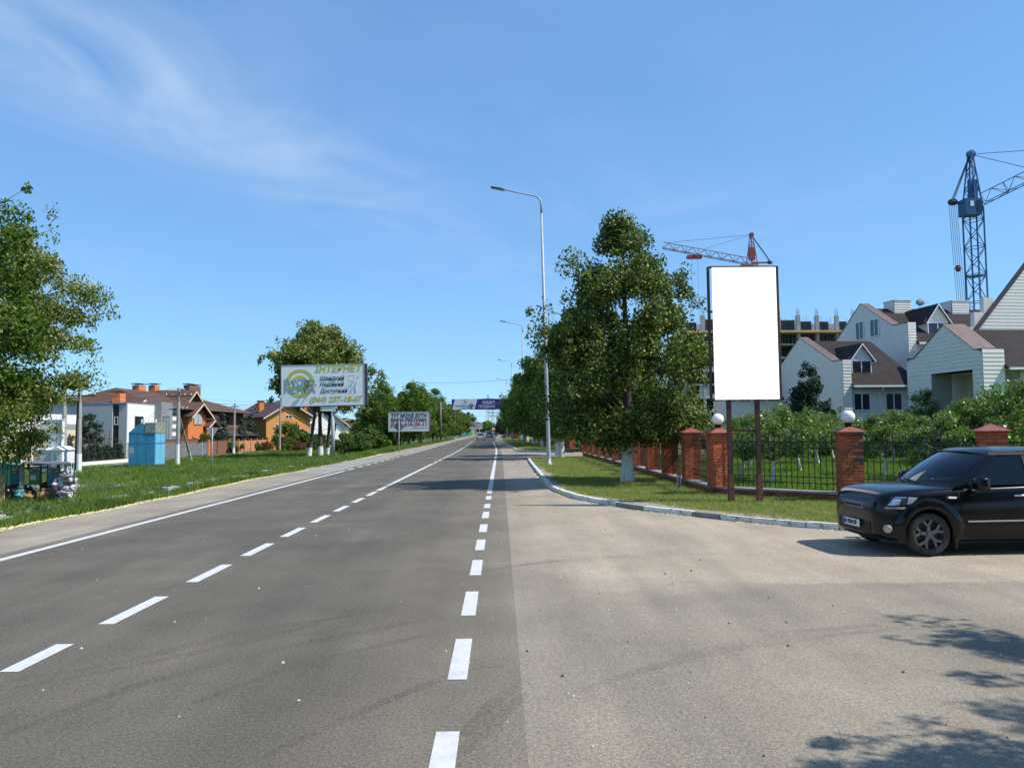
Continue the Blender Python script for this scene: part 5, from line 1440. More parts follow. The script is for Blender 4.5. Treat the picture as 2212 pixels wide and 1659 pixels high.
for k in range(nd):
    MB().box(xR+0.003, xR+0.03, dep*k/nd+0.03, dep*(k+1)/nd-0.03, 0.18, zm-0.08).build('door', m_kb2, ks)
    MB().box(xR+0.003, xR+0.03, dep*k/nd+0.03, dep*(k+1)/nd-0.03, zm+0.06, zT-0.06).build('door', m_kb2, ks)
for k in range(3):
    w = (xR-xL)/3
    MB().box(xL+w*k+0.03, xL+w*(k+1)-0.03, -0.03, -0.003, 0.18, zm-0.08).build('door', m_kb, ks)
    MB().box(xL+w*k+0.03, xL+w*(k+1)-0.03, -0.03, -0.003, zm+0.06, zT-0.06).build('door', m_kb, ks)
MB().prism([(xL-0.05, -0.05, zT), (xL+0.9, -0.05, zr_), (xR, -0.05, zr_), (xR, -0.05, zT)], (0, dep*0.5, 0)).build('roof', m_kb, ks)
MB().box(xR+0.02-0.9, xR+0.06, -0.08, dep*0.98, zT+0.005, zr_+0.12).build('roof_box', m_kr, ks)
for k in range(5):
    q = (xL+0.9+0.33*k, 0.6, zr_+0.10)
    MB().lathe([(0.03, -0.1), (0.09, 0.03), (0.04, 0.08), (0.09, 0.14), (0.04, 0.2), (0.08, 0.26), (0.02, 0.38)], 8, q).build('insulator', m_white, ks)
MB().box(xL+0.1, xL+0.5, -0.036, -0.031, zm-0.95, zm-0.35).build('poster', m_prn_w, ks)
for xx in (xL+0.2, xR-0.2): MB().box(xx-0.1, xx+0.1, 0.1, dep-.1, -0.1, 0.12).build('foot', m_conc_dark, ks)

# ------------------------------------------------------------------ utility poles and wires
m_pole = M('pole_concrete', (0.34, 0.33, 0.31), 0.9, 0.2, 3, 0.3, 40); m_poled = M('pole_dark', (0.14, 0.135, 0.13), 0.9, 0.3, 3)
tops = {}
def upole(key, px, py, py_top, label, lean_px=0, r=0.15, white=1.3, arms=((0.4, 1.1),), mat=None):
    b0 = G(px, py, ZL); zt_ = onY(px+lean_px, py_top, b0.y); H = zt_.z-ZL; lx = zt_.x-b0.x
    u = thing('utility_pole', label, 'utility pole', (b0.x, b0.y, ZL))
    MB().tube([(0, 0, -0.2), (lx*0.5, 0, H*0.5), (lx, 0, H)], [r*1.15, r, r*0.75], 8).build('shaft', mat or m_pole, u)
    if white: MB().tube([(0, 0, -0.1), (lx*white/H, 0, white)], [r*1.19, r*1.17], 8).build('whitewash_band', m_lime, u)
    for dz, w in arms:
        a_ = MB(); a_.box(lx-w, lx+w, -0.06, 0.06, H-dz-0.05, H-dz+0.05)
        arm = a_.build('crossarm', m_steel_dark, u)
        for s_ in (-1, -0.5, 0.5, 1):
            MB().lathe([(0.02, 0), (0.05, 0.05), (0.025, 0.1), (0.055, 0.16), (0.02, 0.22)], 8, (lx+s_*w*0.92, 0, H-dz+0.05)).build('insulator', m_white, arm)
    tops[key] = Vector((b0.x+lx, b0.y, zt_.z))
    return u, b0, H, lx
uA = upole('A', 170, 1021, 828, 'concrete pole with thick dark cable behind the blossoming acacia', 3, 0.17, 1.5, ((0.35, 0.9), (1.0, 1.3)))
MB().tube([(-0.2, -0.1, 0.2), (-0.16, -0.12, 3.5), (-0.05, -0.12, uA[2]-0.8)], 0.09, 8).build('cable_riser', m_black, uA[0])
MB().tube([(0.2, 0, uA[2]-0.5), (0.55, 0, uA[2]+0.2), (0.85, 0, uA[2]+0.9)], 0.05, 5).build('bracket', m_rust, uA[0])
upole('B', 139, 1020, 838, 'square pale concrete pole beside the white substation', 0, 0.19, 1.6, ((0.9, 0.7),))
uC = upole('C', 383.5, 1004, 838, 'concrete pole with slanting white strut beside the blue kiosk', 3, 0.19, 2.0, ((0.8, 1.3), (2.1, 0.9)))
u, b0, H, lx = uC
s0 = G(414, 998, ZL) - b0
MB().bar((s0.x, s0.y, 0), (lx, 0, H-2.6), 0.11, 8).build('strut', m_conc, u)
MB().bar((s0.x, s0.y, -0.1), (s0.x+(lx-s0.x)*.22, s0.y*.78, (H-2.6)*.22), 0.125, 8).build('strut_whitewash', m_lime, u)
for k in range(4): MB().tube([(lx+0.2+0.3*k, 0, H-2.0), (lx+0.55+0.1*k, 0, H-3.2), (lx+0.25, -0.1, H-5), (0.22, 0, 0.3)], 0.02, 4).build('cable_drop', m_wire, u)
MB().ball((lx+0.45, -0.2, H-0.15), 0.16, 10, (1.5, 1, .7)).build('lamp_head', m_steel, u)
upole('D', 504.5, 981, 871, 'slim concrete pole before the brown brick fence', 3, 0.15, 0.9, ((0.5, 0.6),))
upole('E', 604, 976, 859, 'concrete pole before the yellow brick house', 2, 0.15, 0.0, ((0.5, 0.8), (1.2, 0.6)))
def wire(a, b_, sag, label, r=0.016):
    P = [a.lerp(b_, k/14) - Vector((0, 0, sag*4*(k/14)*(1-k/14))) for k in range(15)]
    return tag(MB().tube(P, r, 3, False).build('wire', m_wire), label, 'wire', 'overhead wires')
far_l = Vector((-70, 40, 9)); 
for k in range(3):
    dz = Vector((0.5*(k-1), 0, -0.4*k))
    wire(tops['A']+dz, tops['C']+dz, 0.7, 'overhead wire between the two near poles')
    wire(tops['C']+dz, tops['D']+dz, 0.6, 'overhead wire from the strutted pole to the next pole')
    wire(tops['D']+dz, tops['E']+dz, 0.6, 'overhead wire before the brick houses')
for k in range(2):
    q = onX(1035, 832+14*k, -12.0) if False else onY(1010, 838, 170)
    wire(tops['E']+Vector((0, 0, -0.5*k)), Vector((-22, 190, 9.5-0.6*k)), 1.0, 'overhead wire running behind the first billboard')
wire(Vector((-20, 175, 13.0)), Vector((9, 150, 12.4)), 0.5, 'thin wire crossing above the road before the banner', 0.03)
wire(uA[1]+Vector((0, 0, 6)), Vector((-60, 62, 6.5)), 0.4, 'wire leading from the dark cable pole to the cream house')
for k in range(3): wire(tops['C']+Vector((-.4+.4*k, 0, -0.8)), Vector((pK.x+xL+1.2+.4*k, pK.y+0.6, ZL+zr_+0.45)), 0.15, 'wire dropping from the strutted pole to the blue kiosk')

# ------------------------------------------------------------------ left houses
m_tile = M('brown_shingle', (0.105, 0.058, 0.038), 0.85, 0.25, 1.2, 0.4, 12); m_tile2 = corrugated('brown_tile', (0.11, 0.062, 0.058), 0.35, 2, 0.2, 0.7, 0.08)
m_choc = M('dark_roof', (0.045, 0.038, 0.034), 0.85, 0.25, 1.0, 0.3, 10)
m_obrick = M('orange_brick', (0.64, 0.20, 0.06), 0.85, 0.12, 5, 0.2, 30); m_ybrick = M('yellow_brick', (0.60, 0.28, 0.085), 0.85, 0.10, 5, 0.2, 30)
m_stone = M('brown_stone', (0.20, 0.10, 0.07), 0.9, 0.25, 6, 0.4, 20); m_soffit = M('pale_trim', (0.62, 0.52, 0.44), 0.8, 0.06)
m_cream = M('cream_stucco', (0.70, 0.60, 0.40), 0.85, 0.05, 2); m_wst = M('white_stucco', (0.78, 0.78, 0.77), 0.8, 0.04, 2); m_gst = M('grey_stucco', (0.17, 0.175, 0.19), 0.8, 0.06, 2)
m_brownf = M('brown_frame', (0.10, 0.04, 0.02), 0.6, 0.2, 3)
def faceX(X): return lambda y, z, o: (X+o, y, z)
XF = -44.5
def loc_fn(t):
    l = t.location.copy()
    return lambda f: (lambda u, z, o: (f(u, z, o)[0]-l.x, f(u, z, o)[1]-l.y, f(u, z, o)[2]-l.z))
# grey and white modern house
a, b_ = onX(276, 872, XF), onX(334, 873, XF); zt_ = a.z
mh = thing('modern_house', 'modern flat roofed house with white and grey walls behind the blue kiosk', 'house', (XF, a.y, ZL))
LF = loc_fn(mh)
def W(x0, x1, y0, y1, z0, z1, name, mat, t): return MB().box(x0, x1, y0, y1, z0, z1).build(name, mat, t, local=False)
W(XF-9, XF, a.y, b_.y+1.5, ZL-.2, zt_, 'wall', m_wst, mh)
xg = onY(258, 900, a.y).x; xs = onY(245, 900, a.y).x; xw = onY(172, 900, a.y).x
m_gwing = M('pale_grey_stucco', (0.40, 0.41, 0.43), 0.8, 0.05, 2)
W(xg, XF-0.03, a.y-0.12, a.y-0.01, ZL-.1, zt_+0.02, 'grey_panel', m_gwing, mh)
W(xw, xs, a.y-0.25, a.y+6, ZL-.1, zt_+0.03, 'grey_wing', m_gwing, mh)
W(xs, xg, a.y-0.05, a.y-0.01, ZL-.1, zt_-0.1, 'stair_glazing', m_glass_dark, mh)
window(mh, LF(front(a.y-0.05)), xs+0.15, xg-0.1, onY(250, 918, a.y).z, onY(250, 900, a.y).z, 1)
c0, c1 = onX(349, 870, XF+0.9), onX(373, 870, XF+0.9)
W(XF-7, XF+0.9, c0.y, c1.y, ZL-.2, c0.z+0.1, 'grey_tower', M('grey_stucco_light', (0.26, 0.265, 0.275), 0.8, 0.05, 2), mh)
window(mh, LF(faceX(XF+0.9)), onX(352, 900, XF+.9).y, onX(365, 900, XF+.9).y, ZL+0.7, onX(358, 899, XF+.9).z, 2, m_steel_dark, 'window', M('sky_glass', (0.20, 0.26, 0.28), 0.08, 0.1))
w0, w1 = onX(291, 899, XF), onX(309, 899, XF); window(mh, LF(faceX(XF)), w0.y, w1.y, w0.z-2.3, w0.z, 2, m_steel_dark)
d0, d1 = onX(374, 880, XF-0.3), onX(386, 880, XF-.3)
W(XF-6, XF-0.3, c1.y+.02, d1.y, ZL-.2, d0.z+0.1, 'striped_wing', m_wst, mh)
for k in range(5): W(XF-0.31, XF-0.27, c1.y+0.05, d1.y-.05, ZL+1.2+k*1.05, ZL+1.7+k*1.05, 'dark_stripe', m_gst, mh)
W(xw-0.1, XF+0.02, a.y-0.3, b_.y+1.6, zt_+0.03, zt_+0.13, 'parapet_trim', m_grey, mh)
# large brown roofed house behind, with the two orange gables to the street
yg0, yg1 = onX(406, 930, XF).y, onX(446, 930, XF).y; apz = onX(433, 866, XF+0.6).z
oh = thing('orange_brick_house', 'orange brick house with brown hipped roof, chimneys and street gables', 'house', (XF, yg0, ZL))
LO = loc_fn(oh)
def WO(*a_): return W(*a_, oh)
RY0, RY1, RX0, RX1 = onX(229, 846, XF-8.5).y-3.0, onX(548, 890, XF).y, XF-17, XF+0.5
rz_ = onX(300, 843, XF-8.5).z; ez = onX(500, 891, XF).z
WO(RX0+1, XF-1.2, RY0+1, RY1-2, ZL-.2, ez-0.1, 'wall', m_stone)
hr = MB(); X_ = XF-8.5
e1, e2, e3, e4 = (RX0, RY0, ez), (RX1, RY0, ez), (RX1, RY1, ez), (RX0, RY1, ez); g1, g2 = (X_, RY0+5.5, rz_), (X_, RY1-9, rz_)
hr.poly([e1, e2, g1]); hr.poly([e2, e3, g2, g1]); hr.poly([e3, e4, g2]); hr.poly([e4, e1, g1, g2]); hr.poly([e4, e3, e2, e1])
hr.build('roof', m_tile, oh, local=False)
def street_gable(t, X, y0, y1, ze, za, depth, mat, roofm, over=0.9, win=None, low=None):
    ym = (y0+y1)/2
    low = ZL-.2 if low is None else low
    MB().prism([(X, y0, low), (X, y1, low), (X, y1, ze), (X, ym, za), (X, y0, ze)], (-depth, 0, 0)).build('gable_wall', mat, t, local=False)
    s_ = (za-ze)/(ym-y0); ee = 0.8
    for ya, sg in ((y0, -1), (y1, 1)):
        MB().prism([(X+over, ya+sg*ee, ze-s_*ee+0.08), (X+over, ym, za+0.08), (X-depth, ym, za+0.08), (X-depth, ya+sg*ee, ze-s_*ee+0.08)], (0, 0, 0.14)).build('gable_roof', roofm, t, local=False)
        MB().prism([(X+over+.01, ya+sg*ee, ze-s_*ee+0.05), (X+over+.01, ym, za+0.05), (X+over+.01, ym, za-0.22), (X+over+.01, ya+sg*ee, ze-s_*ee-0.22)], (0.05, 0, 0)).build('bargeboard', m_soffit, t, local=False)
street_gable(oh, XF, yg0, yg1, apz-2.1, apz-0.35, 6, m_obrick, m_tile)
window(oh, LO(faceX(XF)), onX(418, 900, XF).y, onX(437, 900, XF).y, onX(428, 918, XF).z, onX(428, 892, XF).z, 2, m_brownf, 'window', M('lace_glass', (0.42, 0.45, 0.46), 0.1, 0.2, 2))
pg = onX(408, 842, XF-3.5)
street_gable(oh, XF-3.5, pg.y-5.2, pg.y+5.2, pg.z-3.4, pg.z-0.25, 6, m_obrick, m_tile, 1.2, low=ez)
for (px0, px1, py0, py1, X2, mt) in ((251, 263, 849, 872, XF-5, m_obrick), (293, 308, 832, 848, XF-9, m_obrick), (328, 338, 832, 846, XF-9, m_obrick), (403, 427, 832, 868, XF-9, m_stone)):
    u0, u1 = onX(px0, py0, X2), onX(px1, py1, X2); w_ = max(0.7, (u1.y-u0.y))
    chy = MB().box(X2-0.5, X2+0.5, u0.y, u0.y+w_, u1.z-1.0, u0.z).build('chimney', mt, oh, local=False)
    W(X2-0.65, X2+0.65, u0.y-0.15, u0.y+w_+0.15, u0.z+0.18, u0.z+0.28, 'chimney_cap', m_steel_dark, oh)
    for yy_ in (u0.y+.1, u0.y+w_-.1): MB().box(X2-.05, X2+.05, yy_-.04, yy_+.04, u0.z, u0.z+.18).build('cap_post', m_steel_dark, oh, local=False)
# porch gable with arch door, lower annexes
yp0, yp1 = onX(447, 930, XF+0.3).y, onX(466, 930, XF+.3).y; zp = onX(457, 905, XF+.3).z
street_gable(oh, XF+0.3, yp0, yp1, zp-1.0, zp-0.2, 3, m_obrick, m_tile, 0.6)
W(XF+0.31, XF+0.34, yp0+0.6, yp0+1.9, ZL, zp-1.6, 'door', m_brownf, oh)
ya0, ya1 = onX(466, 930, XF+1).y, onX(548, 930, XF+1).y; za1 = onX(500, 911, XF+1).z
WO(XF-5, XF+0.6, ya0+1, ya1, ZL-.2, za1-1.6, 'annex_wall', m_stone)
MB().prism([(XF+1.6, ya0, za1-2.2), (XF-3, ya0, za1), (XF-3, ya1+2, za1), (XF+1.6, ya1+2, za1-2.2)], (0, 0, -0.15)).build('annex_roof', m_choc, oh, local=False)
MB().box(XF-1.25, XF-1.18, ya0+2, ya0+12, ez-2.0, ez-0.5).build('veranda_glazing', m_glass_dark, oh, local=False)
# small gabled dormer on the brown roof
sgp = onX(306, 862, XF-3); street_gable(oh, XF-3, sgp.y-3.2, sgp.y+3.2, sgp.z-1.6, sgp.z-0.1, 4, m_obrick, m_tile, 0.5, low=ez)

def gable_house(name, label, px, Y, rz, w, dep, py_e, py_a, mat, roofm, wins, chims=(), low=ZL):
    """gable front of width w along local x, roof running back along local y"""
    b0 = onY(px, 930, Y); ze = onY(px, py_e, Y).z-low; za = onY(px, py_a, Y+2).z-low
    h = thing(name, label, 'house', (b0.x, Y, low), rz)
    MB().prism([(0, 0, -0.2), (w, 0, -0.2), (w, 0, ze), (w/2, 0, za), (0, 0, ze)], (0, dep, 0)).build('wall', mat, h)
    s_ = (za-ze)/(w/2); ee = 0.9
    for xa, sg in ((0, -1), (w, 1)):
        MB().prism([(xa+sg*ee, -0.9, ze-s_*ee+.06), (w/2, -0.9, za+.06), (w/2, dep+0.6, za+.06), (xa+sg*ee, dep+0.6, ze-s_*ee+.06)], (0, 0, 0.15)).build('roof', roofm, h)
        MB().prism([(xa+sg*ee, -0.92, ze-s_*ee+.03), (w/2, -0.92, za+.03), (w/2, -0.92, za-.25), (xa+sg*ee, -0.92, ze-s_*ee-.25)], (0, -0.05, 0)).build('bargeboard', m_soffit, h)
    for u0, u1, z0, z1 in wins: window(h, front(0), u0, u1, z0, z1, 2)
    for (cx_, cy_, h_) in chims:
        c_ = MB().box(cx_, cx_+0.9, cy_, cy_+0.9, ze, za+h_).build('chimney', m_obrick, h)
        MB().box(cx_-.15, cx_+1.05, cy_-.15, cy_+1.05, za+h_, za+h_+.15).build('chimney_cap', m_tile, h)
    return h, ze, za
h2, ze, za = gable_house('yellow_brick_house', 'yellow brick house with brown tiled roof and white verge boards', 575, 138, R(40), 8.4, 14, 897, 868, m_ybrick, m_tile2, ((1.7, 2.7, 2.9, 4.6), (5.4, 6.4, 2.9, 4.6), (3.6, 4.9, 5.6, 6.2)), ((0.8, 5.0, 0.2), (2.2, 9.0, -0.2)))
mb = MB(); mb.prism([(3.4, -2.6, -0.2), (7.6, -2.6, -0.2), (7.6, -2.6, 2.2), (5.5, -2.6, 3.4), (3.4, -2.6, 2.2)], (0, 2.6, 0)); mb.build('porch', m_ybrick, h2)
for xa, sg in ((3.4, -1), (7.6, 1)): MB().prism([(xa+sg*.5, -3.2, 1.95), (5.5, -3.2, 3.5), (5.5, 0, 3.5), (xa+sg*.5, 0, 1.95)], (0, 0, .12)).build('porch_roof', m_tile2, h2)
MB().box(-0.02, 0.0, 2, 3, 1.2, 2.6).build('side_window', m_glass_dark, h2)
h3, ze, za = gable_house('dark_roofed_house', 'house with steep charcoal roof, white walls and crossed balcony rail', 650, 165, R(35), 10, 18, 915, 878, m_wst, m_choc, ((1.5, 2.7, 3.2, 5.0), (6.6, 8, 3.2, 5.0), (3.8, 5.6, 0.8, 2.6)), ((3.2, 7, 0.6),))
rail = MB(); 
for k in range(4):
    rail.bar((2.6+k*1.2, -1.2, 2.7), (3.8+k*1.2, -1.2, 3.7), 0.04, 4); rail.bar((3.8+k*1.2, -1.2, 2.7), (2.6+k*1.2, -1.2, 3.7), 0.04, 4)
rail.bar((2.6, -1.2, 3.7), (7.4, -1.2, 3.7), 0.05, 4); rail.bar((2.6, -1.2, 2.7), (7.4, -1.2, 2.7), 0.05, 4); rail.build('balcony_rail', m_steel_dark, h3)
MB().box(2.5, 7.5, -1.25, 0, 2.45, 2.65).build('balcony', m_wst, h3)
gable_house('cream_outbuilding', 'low cream outbuilding glimpsed behind the billboard pole', 706, 175, R(25), 9, 10, 924, 905, m_cream, m_choc, ((1, 2.4, 1.2, 2.6), (5.5, 7, 1.2, 2.6)))
gable_house('pale_house', 'pale house half hidden by roadside trees', 762, 190, R(20), 8, 12, 921, 903, m_wst, m_choc, ((1.5, 3.0, 1.4, 2.8), (5, 6.5, 1.4, 2.8)))
# cream house at far left, partly behind the acacia
e0 = onX(168, 868, -46.5); YH = e0.y-12.5
ch_ = thing('cream_house', 'cream and white plastered house with brown eaves behind the poles', 'house', (-46.5, YH, ZL))
ze = e0.z-ZL; zg1 = onX(150, 916, -46.5).z-ZL; zg0 = onX(150, 928, -46.5).z-ZL
MB().box(-9, 0, 0, 12.5, zg1, ze).build('upper_wall', m_wst, ch_)
MB().box(-9.02, 0.02, -0.03, 12.5, zg0, zg1).build('grey_band', m_grey, ch_)
MB().box(-9, 0, 0, 12.5, -0.2, zg0).build('lower_wall', m_cream, ch_)
rr = MB(); x0_, x1_, y0_, y1_ = -10.2, 1.2, -1.2, 13.4; zr2 = ze+2.2
rr.poly([(x0_, y0_, ze), (x1_, y0_, ze), (-3.5, 4.5, zr2), (-5.5, 4.5, zr2)]); rr.poly([(x1_, y0_, ze), (x1_, y1_, ze), (-3.5, 4.5, zr2)]); rr.poly([(x1_, y1_, ze), (x0_, y1_, ze), (-5.5, 4.5, zr2), (-3.5, 4.5, zr2)]); rr.poly([(x0_, y1_, ze), (x0_, y0_, ze), (-5.5, 4.5, zr2)]); rr.poly([(x0_, y1_, ze), (x1_, y1_, ze), (x1_, y0_, ze), (x0_, y0_, ze)])
rr.build('roof', m_tile, ch_)
window(ch_, faceX(0.0), 2.0, 4.2, 0.9, 3.3, 2, m_brownf)
for k in range(9): MB().bar((3.4, 4+k*1.1, 0), (3.4, 4+k*1.1, 2.6+0.4*(k % 3)), 0.03, 5).build('scaffold_pole', m_rust, ch_)
for z_ in (1.6, 2.5): MB().bar((3.4, 3.5, z_), (3.4, 15, z_), 0.03, 5).build('scaffold_rail', m_rust, ch_)
pg_ = onY(50, 930, 62); pgl = thing('pergola', 'dark timber pergola with thin slab roof behind the acacia', 'pergola', (pg_.x, 62, ZL))
MB().prism([(-1.4, 0, 2.9), (1.7, 0, 2.6), (1.7, 3, 2.7), (-1.4, 3, 3.0)], (0, 0, 0.14)).build('roof', m_steel_dark, pgl)
for x_ in (-1.2, -0.4, 0.4, 1.4): MB().box(x_-.07, x_+.07, 0.1, .25, -0.1, 2.7).build('post', M('dark_red_timber', (0.07, 0.02, 0.018), 0.7), pgl)

# ------------------------------------------------------------------ left street fences, plants
FXL = -41.2
def yL(px): return onX(px, 985, FXL).y
def fence_wall(px0, px1, h, mat, label, name='boundary_wall', cap=None, x=FXL, posts=0, pm=None, ph=0.25):
    y0, y1 = yL(px0), yL(px1)
    t = thing(name, label, 'wall', (x, y0, ZL))
    MB().box(-0.12, 0.12, 0, y1-y0, -0.2, h).build('panel', mat, t)
    if cap: MB().box(-0.17, 0.17, -0.02, y1-y0+.02, h, h+0.07).build('coping', cap, t)
    for k in range(posts+1):
        if posts: 
            yk = (y1-y0)*k/posts
            p_ = MB().box(-0.24, 0.24, yk-0.24, yk+0.24, -0.2, h+ph).build('pillar', pm, t); MB().box(-0.3, 0.3, yk-0.3, yk+0.3, h+ph, h+ph+.1).build('pillar_cap', m_tile, p_)
    return t
# open mesh fence with small thujas
y0, y1 = yL(140), yL(276)
mf = thing('mesh_fence', 'dark mesh fence on a low white plinth before small thujas', 'fence', (FXL, y0, ZL))
MB().box(-0.12, 0.12, 0, y1-y0, -0.2, 0.32).build('plinth', m_lime, mf)
nn = 9
for k in range(nn+1): MB().box(-0.03, 0.03, (y1-y0)*k/nn-.03, (y1-y0)*k/nn+.03, 0.3, 2.1).build('post', m_steel_dark, mf)
for z_ in (0.45, 1.2, 2.0): MB().bar((0, 0, z_), (0, y1-y0, z_), 0.018, 4).build('rail', m_steel_dark, mf)
vt = MB()
for k in range(int((y1-y0)/0.25)): vt.bar((0, k*0.25, 0.4), (0, k*0.25, 2.0), 0.006, 3, caps=False)
stuff(vt.build('mesh_wires', m_steel_dark, mf))
smt = tree_data('small_thuja', 71, 1.9, 0.04, [(0.1, 0.32), (0.6, 0.36), (1.2, 0.25), (1.85, 0.06)], 40, 0.2, 60, 0.12, lm_dark, bark, nb=2, flat=1.1, z_first=0.1, lump=0.1)
for k in range(18):
    yk = y0 + (y1-y0)*(k+0.4)/18
    plant_tree(smt, 'thuja_shrub', 'small cone shaped thuja behind the mesh fence', (FXL-0.7, yk, ZL), k, rnd.uniform(.8, 1.15), 'small thujas behind the mesh fence', 'shrub')
fence_wall(214, 276, 2.0, m_grey, 'plain grey boundary wall left of the blue kiosk', x=FXL-2.4, cap=m_grey)
fence_wall(352, 396, 1.85, m_gst, 'dark grey boundary wall right of the blue kiosk')
gts = thing('sliding_gate', 'dark grey sheet metal gate before the orange brick house', 'gate', (FXL, yL(398), ZL))
gl_ = yL(447)-yL(398)
for k in range(6): MB().box(-0.03, 0.03, gl_*k/6+.01, gl_*(k+1)/6-.01, 0.08, 1.75).build('gate_panel', m_gst, gts)
for k in (0, 0.75, 1): MB().box(-0.1, 0.1, gl_*k-0.12, gl_*k+0.12, -0.2, 1.9).build('gate_post', m_grey, gts)
fence_wall(448, 492, 1.95, m_stone, 'brown brick boundary wall with one orange pillar', cap=m_tile, posts=1, pm=m_obrick)
fence_wall(512, 576, 1.85, M('pink_stone', (0.46, 0.24, 0.15), 0.9, 0.15, 4), 'pinkish boundary wall divided by orange brick pillars', cap=m_tile, posts=5, pm=m_obrick)
fence_wall(376, 448, 2.2, m_stone, 'dark brown wall directly below the orange house window', x=FXL-1.5, cap=m_tile)
fence_wall(494, 511, 1.8, m_stone, 'narrow brown gate wall between two orange pillars', posts=1, pm=m_obrick)
fence_wall(640, 700, 1.6, m_stone, 'low brown wall before the dark roofed house', x=FXL-1)
spr = tree_data('spruce', 72, 6.5, 0.09, [(0.3, 1.9), (1.2, 1.75), (2.6, 1.3), (4.2, 0.75), (5.6, 0.35), (6.5, 0.06)], 150, 0.34, 60, 0.17, lm_spruce, bark, nb=40, flat=0.45, z_first=0.3, lump=0.22, inner=0.55, droop=0.3, up=0.8)
for (px, X2, s, lb) in ((479, FXL-1.6, 1.0, 'blue spruce beside the arched porch of the orange house'), (522, FXL-2.0, 0.85, 'lower blue spruce behind the orange pillars'), (543, FXL-3, 1.02, 'broad blue spruce before the yellow brick house')):
    q_ = onX(px, 940, X2); plant_tree(spr, 'spruce_tree', lb, (X2, q_.y, ZL-.03), px, s)
pin = tree_data('pine', 73, 6.0, 0.09, [(0.8, 1.3), (1.8, 1.5), (3.5, 1.2), (5.0, 0.7), (6.0, 0.2)], 90, 0.42, 90, 0.17, lm_dark, bark, nb=20, flat=0.8, z_first=0.5, lump=0.3)
q_ = onX(192, 950, FXL-3); plant_tree(pin, 'pine_tree', 'dark young pine before the grey house wing', (FXL-3, q_.y, ZL-.03), 0, 0.95)
q_ = G(622, 974, ZL); plant_tree(darkb, 'round_bush', 'large round dark bush before the dark roofed house', (q_.x, q_.y, ZL-.03), 0, (1.35, 1.35, 1.4), None, 'bush')
for i, (qx, qy, dt, lb) in enumerate(((545, 974, redb, 'reddish barberry bush along the pinkish wall'), (558, 974, bush, 'rounded green bush among the barberries'), (570, 973, redb, 'reddish barberry bush along the pinkish wall'), (535, 975, redb, 'reddish barberry bush along the pinkish wall'), (583, 973, redb, 'reddish barberry bush along the pinkish wall'), (470, 980, bush, 'low bush at the foot of the brown wall'), (508, 979, bush, 'low bush around the slim pole'), (518, 977, bush, 'low bush between the slim pole and the barberries'), (655, 976, redb, 'flowering bush beside the large dark bush'), (452, 981, bush, 'small bush at the end of the grey gate'))):
    q_ = G(qx, qy, ZL); 
    plant_tree(dt, 'bush', lb, (q_.x-0.6, q_.y, ZL-.03), i*1.3, 0.75 if dt is bush else 1.15, 'barberries along the pinkish wall' if 'barberry' in lb else None, 'bush')
q_ = onX(434, 948, XF+1); plant_tree(bush, 'bush', 'yellow green bush under the orange house window', (XF+1.2, q_.y, ZL+0.8), 0, 0.9, None, 'bush')
# ------------------------------------------------------------------ street lamps
def lamp(px, py, label, k=1.0, z=KZ, loc=None, lean=0.0):
    b0 = G(px, py, z) if loc is None else Vector(loc)
    H = 14.2*k
    t = thing('street_lamp', label, 'street lamp', (b0.x, b0.y, z), 0, None)
    if lean: t.rotation_euler.y = lean
    MB().lathe([(0.2, -0.05), (0.2, 0.03), (0.125, 0.035), (0.105, 0.4), (0.095, 4.5), (0.058, H-0.9)], 12).build('pole', m_steel, t, True)
    pts = [(0, 0, H-0.9), (0, 0, H-0.35)]
    for i in range(1, 6):
        a_ = math.pi/2*i/5*0.86; pts.append((-0.42+0.42*math.cos(a_), 0, H-0.35+0.42*math.sin(a_)))
    e = Vector(pts[-1]); d = Vector((-1.72, -0.15, 0.34)); pts.append(tuple(e+d*0.5)); pts.append(tuple(e+d))
    MB().tube(pts, [0.058, 0.055, .052, .05, .047, .045, .04, .035, .03], 10).build('arm', m_steel, t, True)
    q = e+d; hd_ = MB(); dn = d.normalized(); n_ = Vector((0, 1, 0)); up_ = dn.cross(n_)*-1
    a0, a1 = q-dn*0.12, q+dn*0.62
    P = []
    for c_, w_, h_ in ((a0, 0.05, 0.04), (a0+dn*0.2, 0.12, 0.05), (a1, 0.12, 0.03)):
        P.append([tuple(c_+n_*w_*s1+Vector((0, 0, 1))*h_*s2) for s1, s2 in ((-1, -1), (1, -1), (1, 1), (-1, 1))])
    for A, B in zip(P, P[1:]):
        for i in range(4): hd_.poly([A[i], A[(i+1) % 4], B[(i+1) % 4], B[i]])
    hd_.poly(P[0]); hd_.poly(P[-1]); hd_.build('lamp_head', m_steel_dark, t)
    gl = MB(); m0 = a0+dn*0.36; gl.poly([tuple(m0+n_*s1*0.08+dn*s2*0.18-Vector((0, 0, 0.05))) for s1, s2 in ((-1, -1), (1, -1), (1, 1), (-1, 1))]); gl.build('lens', m_frame_w, t)
    return t
lamp(1186, 1003, 'tall grey street lamp nearest on the right verge', 1.0, lean=R(-1.0))
for Y, lb in ((90.5, 'second street lamp standing past the driveway'), (140, 'third street lamp showing its arm over the maples'), (190, 'fourth street lamp nearly hidden by the maples')):
    lamp(0, 0, lb, 1.0, KZ, (2.72 - 0.011*max(0, Y-90), Y, KZ))

